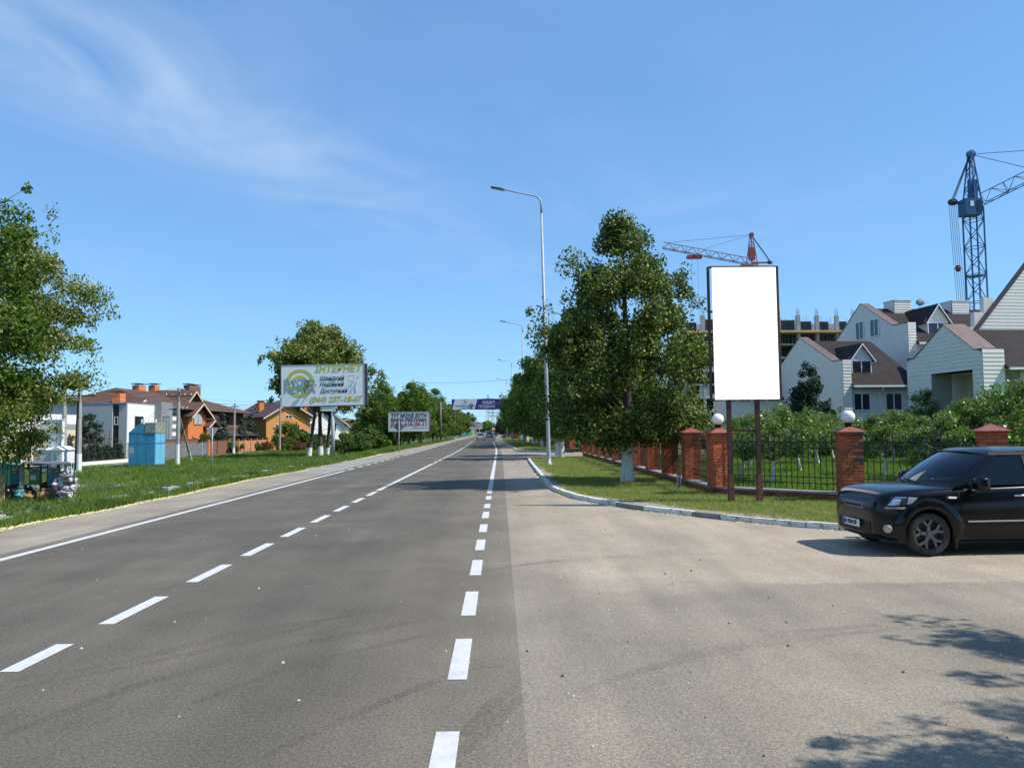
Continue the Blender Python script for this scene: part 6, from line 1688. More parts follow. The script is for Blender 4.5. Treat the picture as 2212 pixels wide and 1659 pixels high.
# ------------------------------------------------------------------ road signs seen from behind
def sign_post(b0, H, label, shape, rz, size):
    t = thing('road_sign', label, 'road sign', tuple(b0), rz)
    MB().lathe([(0.038, -0.2), (0.038, H)], 10).build('post', m_steel, t, True)
    mb = MB(); s = size
    if shape == 'tri': pts = [(-s/2, 0, H), (s/2, 0, H), (0, 0, H-s*0.87)]
    else: pts = [(0, 0, H), (s*.5, 0, H-s*.5), (0, 0, H-s), (-s*.5, 0, H-s*.5)]
    mb.prism([(x, 0.045, z) for x, _, z in pts], (0, 0.012, 0)); mb.build('plate', M('sign_back', (0.15, 0.155, 0.165), 0.6, 0.08, 3), t)
    rm = MB()
    for a_, b_ in zip(pts, pts[1:]+pts[:1]): rm.bar((a_[0], .045, a_[2]), (b_[0], .045, b_[2]), 0.012, 4)
    rm.build('rim', m_steel, t)
    for z_ in (H-s*.25, H-s*.6): MB().box(-0.06, 0.06, 0.02, 0.05, z_-.02, z_+.02).build('clamp', m_steel_dark, t)
    return t
b0 = T(457.5, 1024); Hs = onY(457, 924, b0.y).z-b0.z
sign_post(b0, Hs, 'back of a triangular give way sign on the left verge', 'tri', R(50), 0.95)
b0 = T(862, 977); Hs = onY(862, 909, b0.y).z-b0.z
sign_post(b0, Hs, 'back of a diamond road sign before the second billboard', 'dia', R(4), 1.05)

# ------------------------------------------------------------------ billboards
m_vinyl = M('vinyl_sheet', (0.90, 0.89, 0.87), 0.45, 0.04, 1.5, 0.25, 1.2)
m_yel = M('print_yellow', (0.66, 0.57, 0.08), 0.5, 0.06); m_yedge = M('print_olive', (0.32, 0.33, 0.12), 0.5)
m_blu = M('print_blue_grey', (0.26, 0.40, 0.52), 0.5, 0.06); m_navy = M('print_navy', (0.02, 0.022, 0.06), 0.5); m_red = M('print_red', (0.55, 0.03, 0.03), 0.5)
m_grn = M('print_tick_green', (0.02, 0.33, 0.12), 0.5); m_pale = M('print_pale_blue', (0.55, 0.64, 0.70), 0.5)
b0 = T(719, 991); YBB = b0.y
tl, br = onY(610.5, 792, YBB), onY(787, 876, YBB); tr_ = onY(787, 786, YBB)
bw, bh = br.x-tl.x, (tl.z-onY(611, 879, YBB).z)
tilt = math.atan2(tr_.z-tl.z, bw)*0.6
b1 = thing('billboard', 'large white billboard with yellow rings and internet advertisement on a grey pole', 'billboard', (b0.x, b0.y, b0.z))
zc_ = (tl.z+tr_.z)/2 - bh/2 - b0.z; xc_ = (tl.x+br.x)/2 - b0.x
pn = bpy.data.objects.new('display', None); C.objects.link(pn); pn.parent = b1; pn.location = (xc_, -0.35, zc_); pn.rotation_euler = (0, -tilt, 0); pn.empty_display_size = .1
MB().lathe([(0.21, -0.2), (0.21, zc_-bh/2+0.25)], 18).build('pole', M('pole_grey_paint', (0.45, 0.46, 0.47), 0.6, 0.12, 4), b1, True)
MB().box(-bw/2, bw/2, 0.0, 0.03, -bh/2, bh/2).build('sheet', m_vinyl, pn)
fr_ = MB(); e = 0.08
fr_.box(-bw/2-e, -bw/2, -0.03, 0.5, -bh/2-e, bh/2+e); fr_.box(bw/2, bw/2+e, -0.03, 0.5, -bh/2-e, bh/2+e); fr_.box(-bw/2, bw/2, -0.03, 0.5, bh/2, bh/2+e); fr_.box(-bw/2, bw/2, -0.03, 0.5, -bh/2-e, -bh/2)
fr_.build('frame', M('frame_grey', (0.30, 0.31, 0.34), 0.5, 0.1), pn)
MB().box(bw/2+e+0.01, bw/2+e+0.28, 0.1, 0.55, -bh/2-e, bh/2+e-0.02).build('back_face', m_steel_dark, pn)
MB().box(-bw/2, bw/2, 0.05, 0.48, -bh/2, bh/2).build('backing', m_steel_dark, pn)
# print, in fractions of the sheet
def fx(f): return -bw/2 + bw*f
def fz(f): return bh/2 - bh*f
def ring(c, r0, r1, mat, y, name):
    mb = MB(); n = 40
    for k in range(n):
        a_, c2 = 2*math.pi*k/n, 2*math.pi*(k+1)/n
        mb.poly([(c[0]+r0*math.cos(a_), y, c[1]+r0*math.sin(a_)), (c[0]+r1*math.cos(a_), y, c[1]+r1*math.sin(a_)), (c[0]+r1*math.cos(c2), y, c[1]+r1*math.sin(c2)), (c[0]+r0*math.cos(c2), y, c[1]+r0*math.sin(c2))])
    return mb.build(name, mat, pn)
rc = (fx(0.222), fz(0.45)); s_ = bh
ring(rc, s_*0.275, s_*0.352, m_yedge, -0.006, 'ring_edge'); ring(rc, s_*0.283, s_*0.344, m_yel, -0.010, 'ring')
ring(rc, s_*0.125, s_*0.197, m_yedge, -0.006, 'ring_edge'); ring(rc, s_*0.133, s_*0.189, m_yel, -0.010, 'ring')
def bt(txt, f0, f1, fyc, size, mat, edge=None, shear=0.0, bold=0.03, name='lettering'):
    w = bw*(f1-f0)
    if edge: letter(pn, txt, fx((f0+f1)/2), -0.016, fz(fyc), size, edge, name='lettering_edge', bold=bold+0.007, shear=shear, width=w*1.012, extrude=0.001)
    letter(pn, txt, fx((f0+f1)/2), -0.024, fz(fyc), size, mat, name=name, bold=bold, shear=shear, width=w, extrude=0.001)
bt('SWORD.', 0.03, 0.425, 0.435, bh*0.235, m_blu, m_navy, 0, 0.016)
bt('NET.UA', 0.03, 0.405, 0.615, bh*0.235, m_blu, m_navy, 0, 0.016)
bt('ІНТЕРНЕТ', 0.40, 0.975, 0.105, bh*0.235, m_yel, m_yedge, 0.25, 0.02)
bt('Швидкий', 0.465, 0.76, 0.34, bh*0.15, m_navy, None, 0.2, 0.010)
bt('Надійний', 0.465, 0.755, 0.485, bh*0.15, m_navy, None, 0.2, 0.010)
bt('Доступний', 0.465, 0.80, 0.65, bh*0.15, m_navy, None, 0.2, 0.010)
bt('(044) 237-18-67', 0.335, 0.97, 0.86, bh*0.19, m_yel, m_yedge, 0.22, 0.012)
for fy_ in (0.33, 0.49, 0.65):
    mb = MB(); x0, x1, z0, z1 = fx(0.815), fx(0.885), fz(fy_+.07), fz(fy_-.06)
    for q in ((x0, x1, z0, z0+.03), (x0, x1, z1-.03, z1), (x0, x0+.03, z0+.03, z1-.03), (x1-.03, x1, z0+.03, z1-.03)): mb.box(q[0], q[1], -0.012, -0.004, q[2], q[3])
    mb.build('tick_box', m_pale, pn)
    if fy_ > 0.4:
        mb = MB(); cx_, cz_ = fx(0.845), fz(fy_+.02)
        mb.poly([(cx_-.16, -.018, cz_+.05), (cx_-.04, -.018, cz_-.13), (cx_+.2, -.018, cz_+.2), (cx_+.1, -.018, cz_+.2), (cx_-.04, -.018, cz_-.02), (cx_-.1, -.018, cz_+.07)]); mb.build('tick', m_grn, pn)
mb = MB(); mb.tube([(fx(.925), -.01, fz(.42)), (fx(.905), -.01, fz(.55)), (fx(.91), -.01, fz(.68))], .05, 6); mb.ball((fx(.93), -.01, fz(.33)), .12, 8, (1, .06, 1)); mb.build('printed_figure', m_pale, pn)
cr = MB()
for k in range(3): cr.box(-bw/2+.05, bw/2-.05, -0.004, -0.001, fz(0.3+.25*k), fz(0.3+.25*k)+0.012)
cr.build('crease', M('vinyl_crease', (0.56, 0.57, 0.59), .6), pn)
p0, p1 = onY(693, 879, YBB), onY(725, 888, YBB)
pl_ = MB().box(p0.x-b0.x, p1.x-b0.x, -0.32, -0.28, p1.z-b0.z, p0.z-b0.z).build('owner_plate', m_white, b1)
MB().box(p0.x-b0.x+.03, p0.x-b0.x+.22, -0.33, -0.32, p1.z-b0.z+.05, p0.z-b0.z-.05).build('plate_logo', M('logo_orange', (.7, .3, .05), .6), pl_)

def plain_board(name, label, px0, px1, py0, py1, Y, posts, mat, z0, rz=0.0, edge=m_rust, fe=0.07):
    a_, b_ = onY(px0, py0, Y), onY(px1, py1, Y)
    t = thing(name, label, 'billboard', ((a_.x+b_.x)/2, Y, z0), rz); w = b_.x-a_.x; h = a_.z-b_.z; zc = (a_.z+b_.z)/2-z0
    MB().box(-w/2, w/2, -0.02, 0.02, zc-h/2, zc+h/2).build('sheet', mat, t)
    f = MB(); f.box(-w/2-fe, -w/2, -.05, .25, zc-h/2-fe, zc+h/2+fe); f.box(w/2, w/2+fe, -.05, .25, zc-h/2-fe, zc+h/2+fe); f.box(-w/2, w/2, -.05, .25, zc+h/2, zc+h/2+fe); f.box(-w/2, w/2, -.05, .25, zc-h/2-fe, zc-h/2); f.build('frame', edge, t)
    for x_ in posts: MB().box(w*x_-.13, w*x_+.13, 0.03, 0.3, -0.2, zc-h/2-fe).build('post', edge, t)
    return t, w, h, zc
Y2 = 108.0
t, w, h, zc = plain_board('billboard', 'white billboard with black Cyrillic lines and a red phone number', 838.5, 928.5, 889.5, 931.5, Y2, (-0.02,), m_vinyl, zt(-14, Y2), R(-3))
letter(t, 'ТУТ МОЖЕ БУТИ', 0, -.03, zc+h*.29, h*.25, m_navy, bold=.018, width=w*.86)
letter(t, 'ВАША РЕКЛАМА', 0, -.03, zc+h*.07, h*.25, m_navy, bold=.018, width=w*.87)
letter(t, '(063) 419-39-11', 0, -.03, zc-h*.16, h*.26, m_red, bold=.018, width=w*.87)
MB().box(w*.08, w*.44, -.03, -.02, zc-h*.345, zc-h*.33).build('rule', m_navy, t)
for k in (-.3, .28): MB().box(w*k-.12, w*k+.12, 0.05, 0.3, -.2, zc-h/2-.07).build('post', m_rust, t)

# banner gantry across the road
YG = 150.0
gp_ = onY(952, 949, YG); ga = thing('banner_gantry', 'steel gantry spanning the road and carrying a sales banner', 'gantry', (gp_.x, YG, zt(gp_.x, YG)))
gz0 = ga.location.z
zt1, zt0 = onY(952, 869, YG).z-gz0, onY(952, 881, YG).z-gz0
xr_ = 4.6-gp_.x
MB().lathe([(0.2, -.2), (0.2, zt1)], 12).build('post', M('gantry_grey', (0.13, 0.14, 0.14), .6), ga, True)
MB().lathe([(0.2, -.2), (0.2, zt1)], 12, (xr_, 0, 0)).build('post', M('gantry_grey', (0.13, 0.14, 0.14), .6), ga, True)
tr2 = MB(); L_ = xr_+1.2; n = 18
for z_ in (zt0, zt1): tr2.bar((-1.6, 0, z_), (L_, 0, z_), 0.07, 4)
for k in range(n):
    x0, x1 = -1.6+(L_+1.6)*k/n, -1.6+(L_+1.6)*(k+1)/n; tr2.bar((x0, 0, zt0 if k % 2 else zt1), (x1, 0, zt1 if k % 2 else zt0), 0.04, 3)
tr2.build('truss', M('gantry_yellow_grey', (0.42, 0.42, 0.34), .6), ga)
ba, bb = onY(976, 862.5, YG), onY(1073, 884.5, YG)
bx0, bx1, bz1, bz0 = ba.x-gp_.x, bb.x-gp_.x, ba.z-gz0, bb.z-gz0
bx1 = bx0+(bx1-bx0)*1.18
m_violet = M('banner_violet', (0.055, 0.035, 0.25), .55, .1, 2)
bn = thing('banner', 'purple and white sales office banner hanging over the road', 'banner', (gp_.x, YG-.35, gz0))
MB().box(bx0, bx1, -.02, .02, bz0, bz1).build('cloth', m_violet, bn)
hh = bz1-bz0; ww = bx1-bx0
MB().prism([(bx0+.06*ww, -.03, bz1-.02), (bx0+.485*ww, -.03, bz1-.02), (bx0+.43*ww, -.03, bz0+.02), (bx0+.01*ww, -.03, bz0+.02)], (0, -.006, 0)).build('white_field', m_white, bn)
letter(bn, 'ПІОНЕРСЬКИЙ', bx0+.245*ww, -.045, bz0+.34*hh, hh*.22, m_steel_dark, width=ww*.36)
letter(bn, 'квартал', bx0+.25*ww, -.045, bz0+.14*hh, hh*.17, m_steel_dark, width=ww*.17)
letter(bn, 'ВІДДІЛ', bx0+.695*ww, -.045, bz0+.66*hh, hh*.34, m_white, bold=.014, width=ww*.225)
letter(bn, 'ПРОДАЖУ', bx0+.66*ww, -.045, bz0+.27*hh, hh*.34, m_white, bold=.014, width=ww*.31)
wr = MB()
for k in range(15):
    a_ = math.pi*(0.62+1.76*k/14); c_ = Vector((bx0+.25*ww+.27*hh*math.sin(a_+math.pi), 0, bz0+.72*hh+.24*hh*math.cos(a_+math.pi)))
    wr.box(c_.x-.05, c_.x+.05, -.05, -.042, c_.z-.035, c_.z+.035)
wr.build('wreath', m_grey, bn); letter(bn, 'π', bx0+.25*ww, -.045, bz0+.74*hh, hh*.26, m_steel_dark)
rp_ = MB(); rp_.tube([(bx0+.36*ww, -.05, bz0+.08*hh), (bx0+.40*ww, -.05, bz0+.45*hh), (bx0+.365*ww, -.05, bz0+.62*hh), (bx0+.33*ww, -.05, bz0+.45*hh), (bx0+.40*ww, -.05, bz0+.06*hh)], .07, 4); rp_.build('ribbon', m_violet, bn)

# property billboard beyond the gantry
t, w, h, zc = plain_board('billboard', 'blue and yellow property billboard beyond the gantry post', 936.5, 985, 895.5, 919.5, 196, (0.02,), m_pale, zt(-16, 196), R(3))
MB().box(-.5*w, -.12*w, -.03, -.02, zc+.02*h, zc+.49*h).build('print', m_pale, t); MB().box(.30*w, .5*w, -.03, -.02, zc-.18*h, zc+.5*h).build('print', m_blu, t)
MB().box(-.13*w, .2*w, -.032, -.021, zc+.05*h, zc+.25*h).build('print', m_yel, t); MB().box(-.13*w, .12*w, -.032, -.021, zc+.29*h, zc+.46*h).build('print', m_navy, t)
MB().box(.32*w, .5*w, -.034, -.022, zc-.5*h, zc-.2*h).build('print', m_yel, t); MB().prism([(-.5*w, -.03, zc-.5*h), (-.2*w, -.03, zc-.5*h), (-.32*w, -.03, zc-.3*h), (-.5*w, -.03, zc-.3*h)], (0, -.01, 0)).build('print', m_navy, t)
letter(t, '36 000', .1*w, -.045, zc-.15*h, h*.18, m_navy, bold=.03)
t, w, h, zc = plain_board('billboard', 'dark billboard with two printed people far along the road', 1014.5, 1030, 912, 927.5, 310, (0.0,), M('photo_print', (.30, .26, .22), .6, .5, .8), zt(-12, 310), R(10), m_white)
MB().ball((-.15*w, -.05, zc+.2*h), .11*w, 8, (1, .1, 1.3)).build('print', m_navy, t); MB().ball((.12*w, -.05, zc+.02*h), .12*w, 8, (1, .1, 1.5)).build('print', m_navy, t)
MB().box(-.5*w, .1*w, -.045, -.022, zc-.5*h, zc-.2*h).build('print', m_blu, t)
t, w, h, zc = plain_board('billboard', 'small white billboard with red digits on a white post far off', 1029.5, 1042, 914.5, 926, 360, (0.0,), m_white, 0, 0, m_white)
letter(t, 'ТУТ БУТИ\nРЕКЛАМА', 0, -.04, zc+.2*h, h*.22, m_navy, width=.9*w); letter(t, '419-39-11', 0, -.04, zc-.22*h, h*.22, m_red, width=.9*w, bold=.03)

# power pylons on the horizon
def pylon(px, Y, py_top, label):
    p = onY(px, 930, Y); H = onY(px, py_top, Y).z
    t = thing('power_pylon', label, 'pylon', (p.x, Y, 0)); m_ = M('pylon_hazed_steel', (0.26, 0.32, 0.36), .6, .1)  # bluish distance haze mixed into the steel colour
    mb = MB(); mb.lattice((0, 0, 0), (0, 0, H*.62), H*.16, 9, .22, (1, 1, 0), w1=H*.05, rd=.14); mb.lattice((0, 0, H*.62), (0, 0, H), H*.05, 10, .2, (1, 1, 0), w1=H*.02, rd=.12); mb.build('tower', m_, t)
    for z_, w_ in ((.62, .15), (.75, .2), (.88, .14)):
        a_ = MB(); a_.lattice((-H*w_, 0, H*z_), (H*w_, 0, H*z_), H*.025, 12, .14, (0, 0, 1), rd=.1); a_.build('crossarm', m_, t)
pylon(1055, 860, 852, 'tall power pylon rising behind the banner'); pylon(1065, 1050, 878, 'second power pylon behind the first one')
for k in range(4): wire(Vector((-330, 860, 40-4*k)), Vector((60, 900, 34-4*k)), 6, 'far power line crossing the sky above the road', 0.10)
# distant trees, fence and bits along the road end
for i, (px, Y, s) in enumerate(((1046, 420, 1.0), (1052, 520, 1.3), (1057, 640, 1.3), (1040, 520, 1.1), (1062, 700, 1.4), (1034, 600, 1.3), (1049, 760, 1.5))):
    q_ = onY(px, 930, Y); plant_tree(be1, 'far_tree', 'distant rounded tree at the end of the road', (q_.x, Y, -.1), i, (s*1.1, s*1.1, s*0.62), 'distant trees at the road end')
for i in range(7):
    q_ = onY(1076+i*1.5, 930, 300+i*45); plant_tree(thj, 'far_conifer', 'distant dark conifer right of the road', (q_.x+2, 300+i*45, 0), i, (2.0, 2.0, 1.3), 'distant conifers right of the road')
gfn = thing('sheet_fence', 'green sheet fence far off on the left of the road', 'fence', (-13.2, 260, -.3))
for k in range(20): MB().box(-.03, .03, k*4+.02, k*4+3.98, 0, 2.6).build('sheet_panel', m_green, gfn)
ob = thing('orange_skip', 'orange steel skip on the grass beyond the driveway', 'skip', (onY(1113, 940, 170).x, 170, KZ)); m_or = M('skip_orange', (.60, .10, .02), .6, .15, 2)
MB().prism([(-.9, 0, .1), (.9, 0, .1), (1.1, 0, 1.25), (-1.1, 0, 1.25)], (0, 2.4, 0)).build('hopper', m_or, ob); MB().box(-1.15, 1.15, -.04, 2.44, 1.25, 1.33).build('rim', m_or, ob); MB().box(-.8, .8, .2, 2.2, 0, .1).build('skid', m_steel_dark, ob)
ob = thing('blue_bin', 'blue grey container beside the road edge past the skip', 'bin', (onY(1096, 940, 215).x, 215, 0)); m_bb = M('bin_blue', (.08, .16, .28), .6, .15, 2)
MB().prism([(-.8, 0, .15), (.8, 0, .15), (.95, 0, 1.3), (-.95, 0, 1.3)], (0, 1.2, 0)).build('body', m_bb, ob); MB().box(-1, 1, -.05, 1.25, 1.3, 1.42).build('lid', m_bb, ob)
for x_ in (-.6, .6): MB().lathe([(.08, -.04), (.08, .04)], 10, (x_, .2, .08), 'X').build('wheel', m_black, ob)
for i in range(6):
    lg = tag(MB().lathe([(.16, -1.6), (.17, 0), (.15, 1.6)], 8, (0, 0, .16), 'Y').build('log', M('log_bark', (.14, .08, .05), .9, .3)), 'felled log lying by the road edge near the bin', 'log', 'logs by the road edge')
    lg.location = (.7+(i % 3)*.36, 196+rnd.uniform(-.3, .3), .02+.3*(i//3)); lg.rotation_euler.z = rnd.uniform(-.1, .1)
ps = tag(MB().lathe([(.10, 0), (.10, 2.6), (.0, 2.65)], 8).build('tree_stub', m_lime), 'whitewashed stub of a leaning trunk behind the first billboard', 'trunk'); q_ = G(790, 977, ZL+.5); ps.location = (q_.x, q_.y, ZL); ps.rotation_euler = (0, R(-24), 0)
for qx in (782, 796):
    q_ = T(qx, 972); st_ = tag(MB().box(-.07, .07, -.07, .07, -.1, 1.0).build('marker_post', m_lime), 'short white roadside marker post in the grass', 'marker post', 'white marker posts in the grass'); st_.location = tuple(q_); st_.rotation_euler.y = R(5)
# ------------------------------------------------------------------ black car
m_paint = bpy.data.materials.new('black_car_paint'); m_paint.use_nodes = True
pb = m_paint.node_tree.nodes['Principled BSDF']
pb.inputs['Base Color'].default_value = (0.004, 0.0045, 0.006, 1); pb.inputs['Roughness'].default_value = 0.16
pb.inputs['Specular IOR Level'].default_value = 0.28; pb.inputs['Coat Weight'].default_value = 0.15; pb.inputs['Coat Roughness'].default_value = 0.03
m_trim = M('black_trim', (0.012, 0.012, 0.013), 0.55, 0.15, 8)
m_chrome = M('chrome', (0.75, 0.76, 0.78), 0.15, 0.03, 3, metal=1.0)
m_lampw = M('lamp_reflector', (0.55, 0.60, 0.68), 0.12, 0.25, 9, metal=0.6)
m_lampd = M('lamp_dark', (0.03, 0.035, 0.045), 0.15, 0.3, 6)
m_rim = M('graphite_rim', (0.17, 0.17, 0.175), 0.4, 0.15, 5, metal=0.7)
m_tyre = M('tyre', (0.045, 0.042, 0.038), 0.9, 0.35, 9, 0.3, 60)
g_wind = glass_mat('windscreen', (0.66, 0.74, 0.75), 0.92); g_side = glass_mat('tinted_glass', (0.12, 0.13, 0.14), 0.7)
m_inner = M('car_interior', (0.025, 0.025, 0.027), 0.85, 0.2, 6)
def apply_mods(o):
    dg = bpy.context.evaluated_depsgraph_get(); me = bpy.data.meshes.new_from_object(o.evaluated_get(dg))
    o.modifiers.clear(); o.data = me; return o
ST = [  # s, half width shoulder, half width max, z top centre, z shoulder, z mid, z low, z bottom
    (0.00, .40, .45, .64, .61, .49, .34, .28), (0.035, .56, .63, .79, .75, .57, .32, .24), (0.10, .65, .745, .89, .845, .61, .30, .21),
    (0.24, .725, .83, .945, .90, .63, .29, .19), (0.48, .765, .868, .985, .935, .66, .28, .175), (0.80, .785, .88, 1.01, .96, .68, .27, .17),
    (1.15, .80, .888, 1.02, .965, .70, .27, .165), (1.40, .81, .89, 1.03, .985, .70, .27, .165), (2.0, .815, .892, 1.03, 1.0, .70, .27, .165),
    (2.8, .815, .892, 1.05, 1.02, .70, .27, .165), (3.4, .81, .89, 1.08, 1.05, .71, .27, .17), (3.8, .79, .87, 1.10, 1.07, .72, .29, .20), (4.02, .74, .82, 1.08, 1.05, .72, .33, .26), (4.10, .66, .72, 1.0, .98, .70, .38, .32)]
def ms(s): return .93-(.93-s)*.76 if s < .93 else s           # short front overhang
def body_mesh():
    mb = MB(); rings = []
    for s, ws, wm, zt_, zs, zm, zl, zb in ST:
        s = ms(s)
        half = [(0, zt_), (ws*.55, zt_-.004), (ws*.9, (zt_+zs)/2-.004), (ws, zs), (wm*.975, zs-(zs-zm)*.32), (wm, zm), (wm, (zm+zl)/2), (wm*.985, zl), (wm*.9, zb), (0, zb)]
        full = half + [(-y, z) for y, z in reversed(half[1:-1])]
        rings.append([(s, y, z) for y, z in full])
    n = len(rings[0])
    for r_ in rings: mb.v += r_
    for i in range(len(rings)-1):
        for k in range(n):
            a_, b_ = i*n+k, i*n+(k+1) % n; mb.f.append((a_, b_, b_+n, a_+n))
    h = n//2
    for base in (0, (len(rings)-1)*n):                       # ends in quads
        for k in range(h):
            a_, b_, c_, d_ = k, k+1, (n-k-1) % n, (n-k) % n
            q = [base+x for x in (a_, b_, c_, d_)]
            if len(set(q)) >= 3: mb.f.append(tuple(dict.fromkeys(q)))
    return mb
car0 = G(2005, 1200)
SW = 0.93                                                     # front wheel centre from the nose
car_rz = R(1.5)
cw = Vector((SW, -0.80, 0)); cw.rotate(Matrix.Rotation(car_rz, 3, 'Z'))
car = thing('car', 'black boxy hatchback waiting at the side street', 'car', (car0.x-cw.x, car0.y-cw.y, 0.0), car_rz)
body = body_mesh().build('body', m_paint, car, True)
sm = body.modifiers.new('s', 'SUBSURF'); sm.levels = sm.render_levels = 3
cuts = []
for s in (SW, SW+2.55):
    for sg in (-1, 1):
        cy = MB().lathe([(0.375, -0.2), (0.375, 0.35)], 40, (s, sg*0.78, 0.315), 'Y').build('cut', m_trim)
        cuts.append(cy); bo = body.modifiers.new('b', 'BOOLEAN'); bo.object = cy; bo.operation = 'DIFFERENCE'; bo.solver = 'EXACT'
for cy in cuts: cy.parent = car
bpy.context.view_layer.update()
apply_mods(body)
for cy in cuts: bpy.data.objects.remove(cy)
for p_ in body.data.polygons: p_.use_smooth = True
body.data.materials.clear(); body.data.materials.append(m_paint)
bmt = bmesh.new(); bmt.from_mesh(body.data); bvh = BVHTree.FromBMesh(bmt); bmt.free()
def side(s, z, off=0.004, mapped=True):
    s = ms(s) if mapped else s
    h = bvh.ray_cast(Vector((s, -3, z)), Vector((0, 1, 0)))
    return (h[0] - Vector((0, off, 0))) if h[0] else Vector((s, -0.88-off, z))
def nose(y, z, off=0.004):
    h = bvh.ray_cast(Vector((-3, y, z)), Vector((1, 0, 0)))
    return (h[0] - Vector((off, 0, 0))) if h[0] else Vector((0, y, z))
def diag(y, z, off=0.006):
    """project from the front-left quarter"""
    d = Vector((1, 0.9, 0)).normalized(); o = Vector((-1.2, y, z)) - d*0.5
    h = bvh.ray_cast(o, d); return (h[0] - d*off) if h[0] else None
def patch(fn, P, name, mat, n=6, parent=car, th=0.0):
    """bilinear patch from four corners (a, b, c, d) projected onto the body"""
    a_, b_, c_, d_ = P; mb = MB(); G_ = []
    for j in range(n+1):
        row = []
        for i in range(n+1):
            u, v = i/n, j/n
            q = [(a_[k]*(1-u)+b_[k]*u)*(1-v) + (d_[k]*(1-u)+c_[k]*u)*v for k in (0, 1)]
            row.append(fn(*q))
        G_.append(row)
    for j in range(n):
        for i in range(n):
            q = [G_[j][i], G_[j][i+1], G_[j+1][i+1], G_[j+1][i]]
            if all(x is not None for x in q): mb.poly(q)
    return mb.build(name, mat, parent, True)
# lamps and grille
def fn_off(fn, o): return lambda *q: fn(*q, o)
for sg in (-1, 1):
    def sd(s, z, off=0.006, sg=sg):
        p = side(s, z, off); return Vector((p.x, p.y*(-sg) if sg > 0 else p.y, p.z))
    hl = patch(fn_off(sd, .010), ((.14, .725), (.60, .755), (.76, .862), (.28, .868)), 'headlight', m_lampd, 8)
    patch(fn_off(sd, .016), ((.17, .738), (.36, .745), (.42, .83), (.29, .838)), 'reflector', m_lampw, 4, hl)
    patch(fn_off(sd, .016), ((.50, .755), (.60, .772), (.73, .856), (.56, .86)), 'reflector', m_lampw, 4, hl)
    patch(fn_off(sd, .016), ((.31, .846), (.50, .848), (.52, .862), (.33, .862)), 'reflector', m_chrome, 3, hl)
    patch(fn_off(sd, .010), ((.13, .685), (.46, .69), (.48, .722), (.14, .715)), 'indicator', M('amber_lens', (.38, .30, .20), .2, .3, 9), 5)
    fg = sd(.165, .40, .012); dn = (sd(.165, .40)-sd(.21, .40)).normalized()
    fo = MB().lathe([(.062, -.02), (.062, .006), (.0, .014)], 18, (0, 0, 0), 'Y').build('fog_lamp', M('fog_lens', (.42, .41, .36), .25, .1), car, True)
    fo.location = fg; fo.rotation_euler.z = R(-50)*(-sg if sg < 0 else -sg) if sg < 0 else R(50)
    if sg < 0: fo.rotation_euler.z = R(-48)
patch(nose, ((-.285, .655), (.285, .655), (.30, .728), (-.30, .728)), 'grille_surround', m_steel, 10)
patch(fn_off(nose, .012), ((-.265, .668), (.265, .668), (.278, .716), (-.278, .716)), 'grille', m_trim, 10)
patch(fn_off(nose, .008), ((-.50, .30), (.50, .30), (.50, .47), (-.50, .47)), 'lower_intake', m_trim, 10)
patch(fn_off(nose, .006), ((-.42, .782), (.42, .782), (.42, .79), (-.42, .79)), 'bonnet_gap', m_black, 10)
npx = nose(0.0, .40).x-0.03
plt = MB().box(npx-.012, npx, -.26, .26, .365, .475).build('number_plate', m_white, car)
lt = link('lettering', text_mesh('АА 9328 ОР', .085, m_prn_d, bold=.003, width=.43, extrude=.002), plt)
lt.matrix_local = Matrix.Translation((npx-.016, 0.02, .42)) @ Matrix.Rotation(-math.pi/2, 4, 'Z') @ Matrix.Rotation(math.pi/2, 4, 'X')
MB().box(npx-.014, npx-.004, -.255+.505-.05, .25, .37, .47).build('plate_strip', M('plate_blue', (.02, .08, .35), .5), plt)
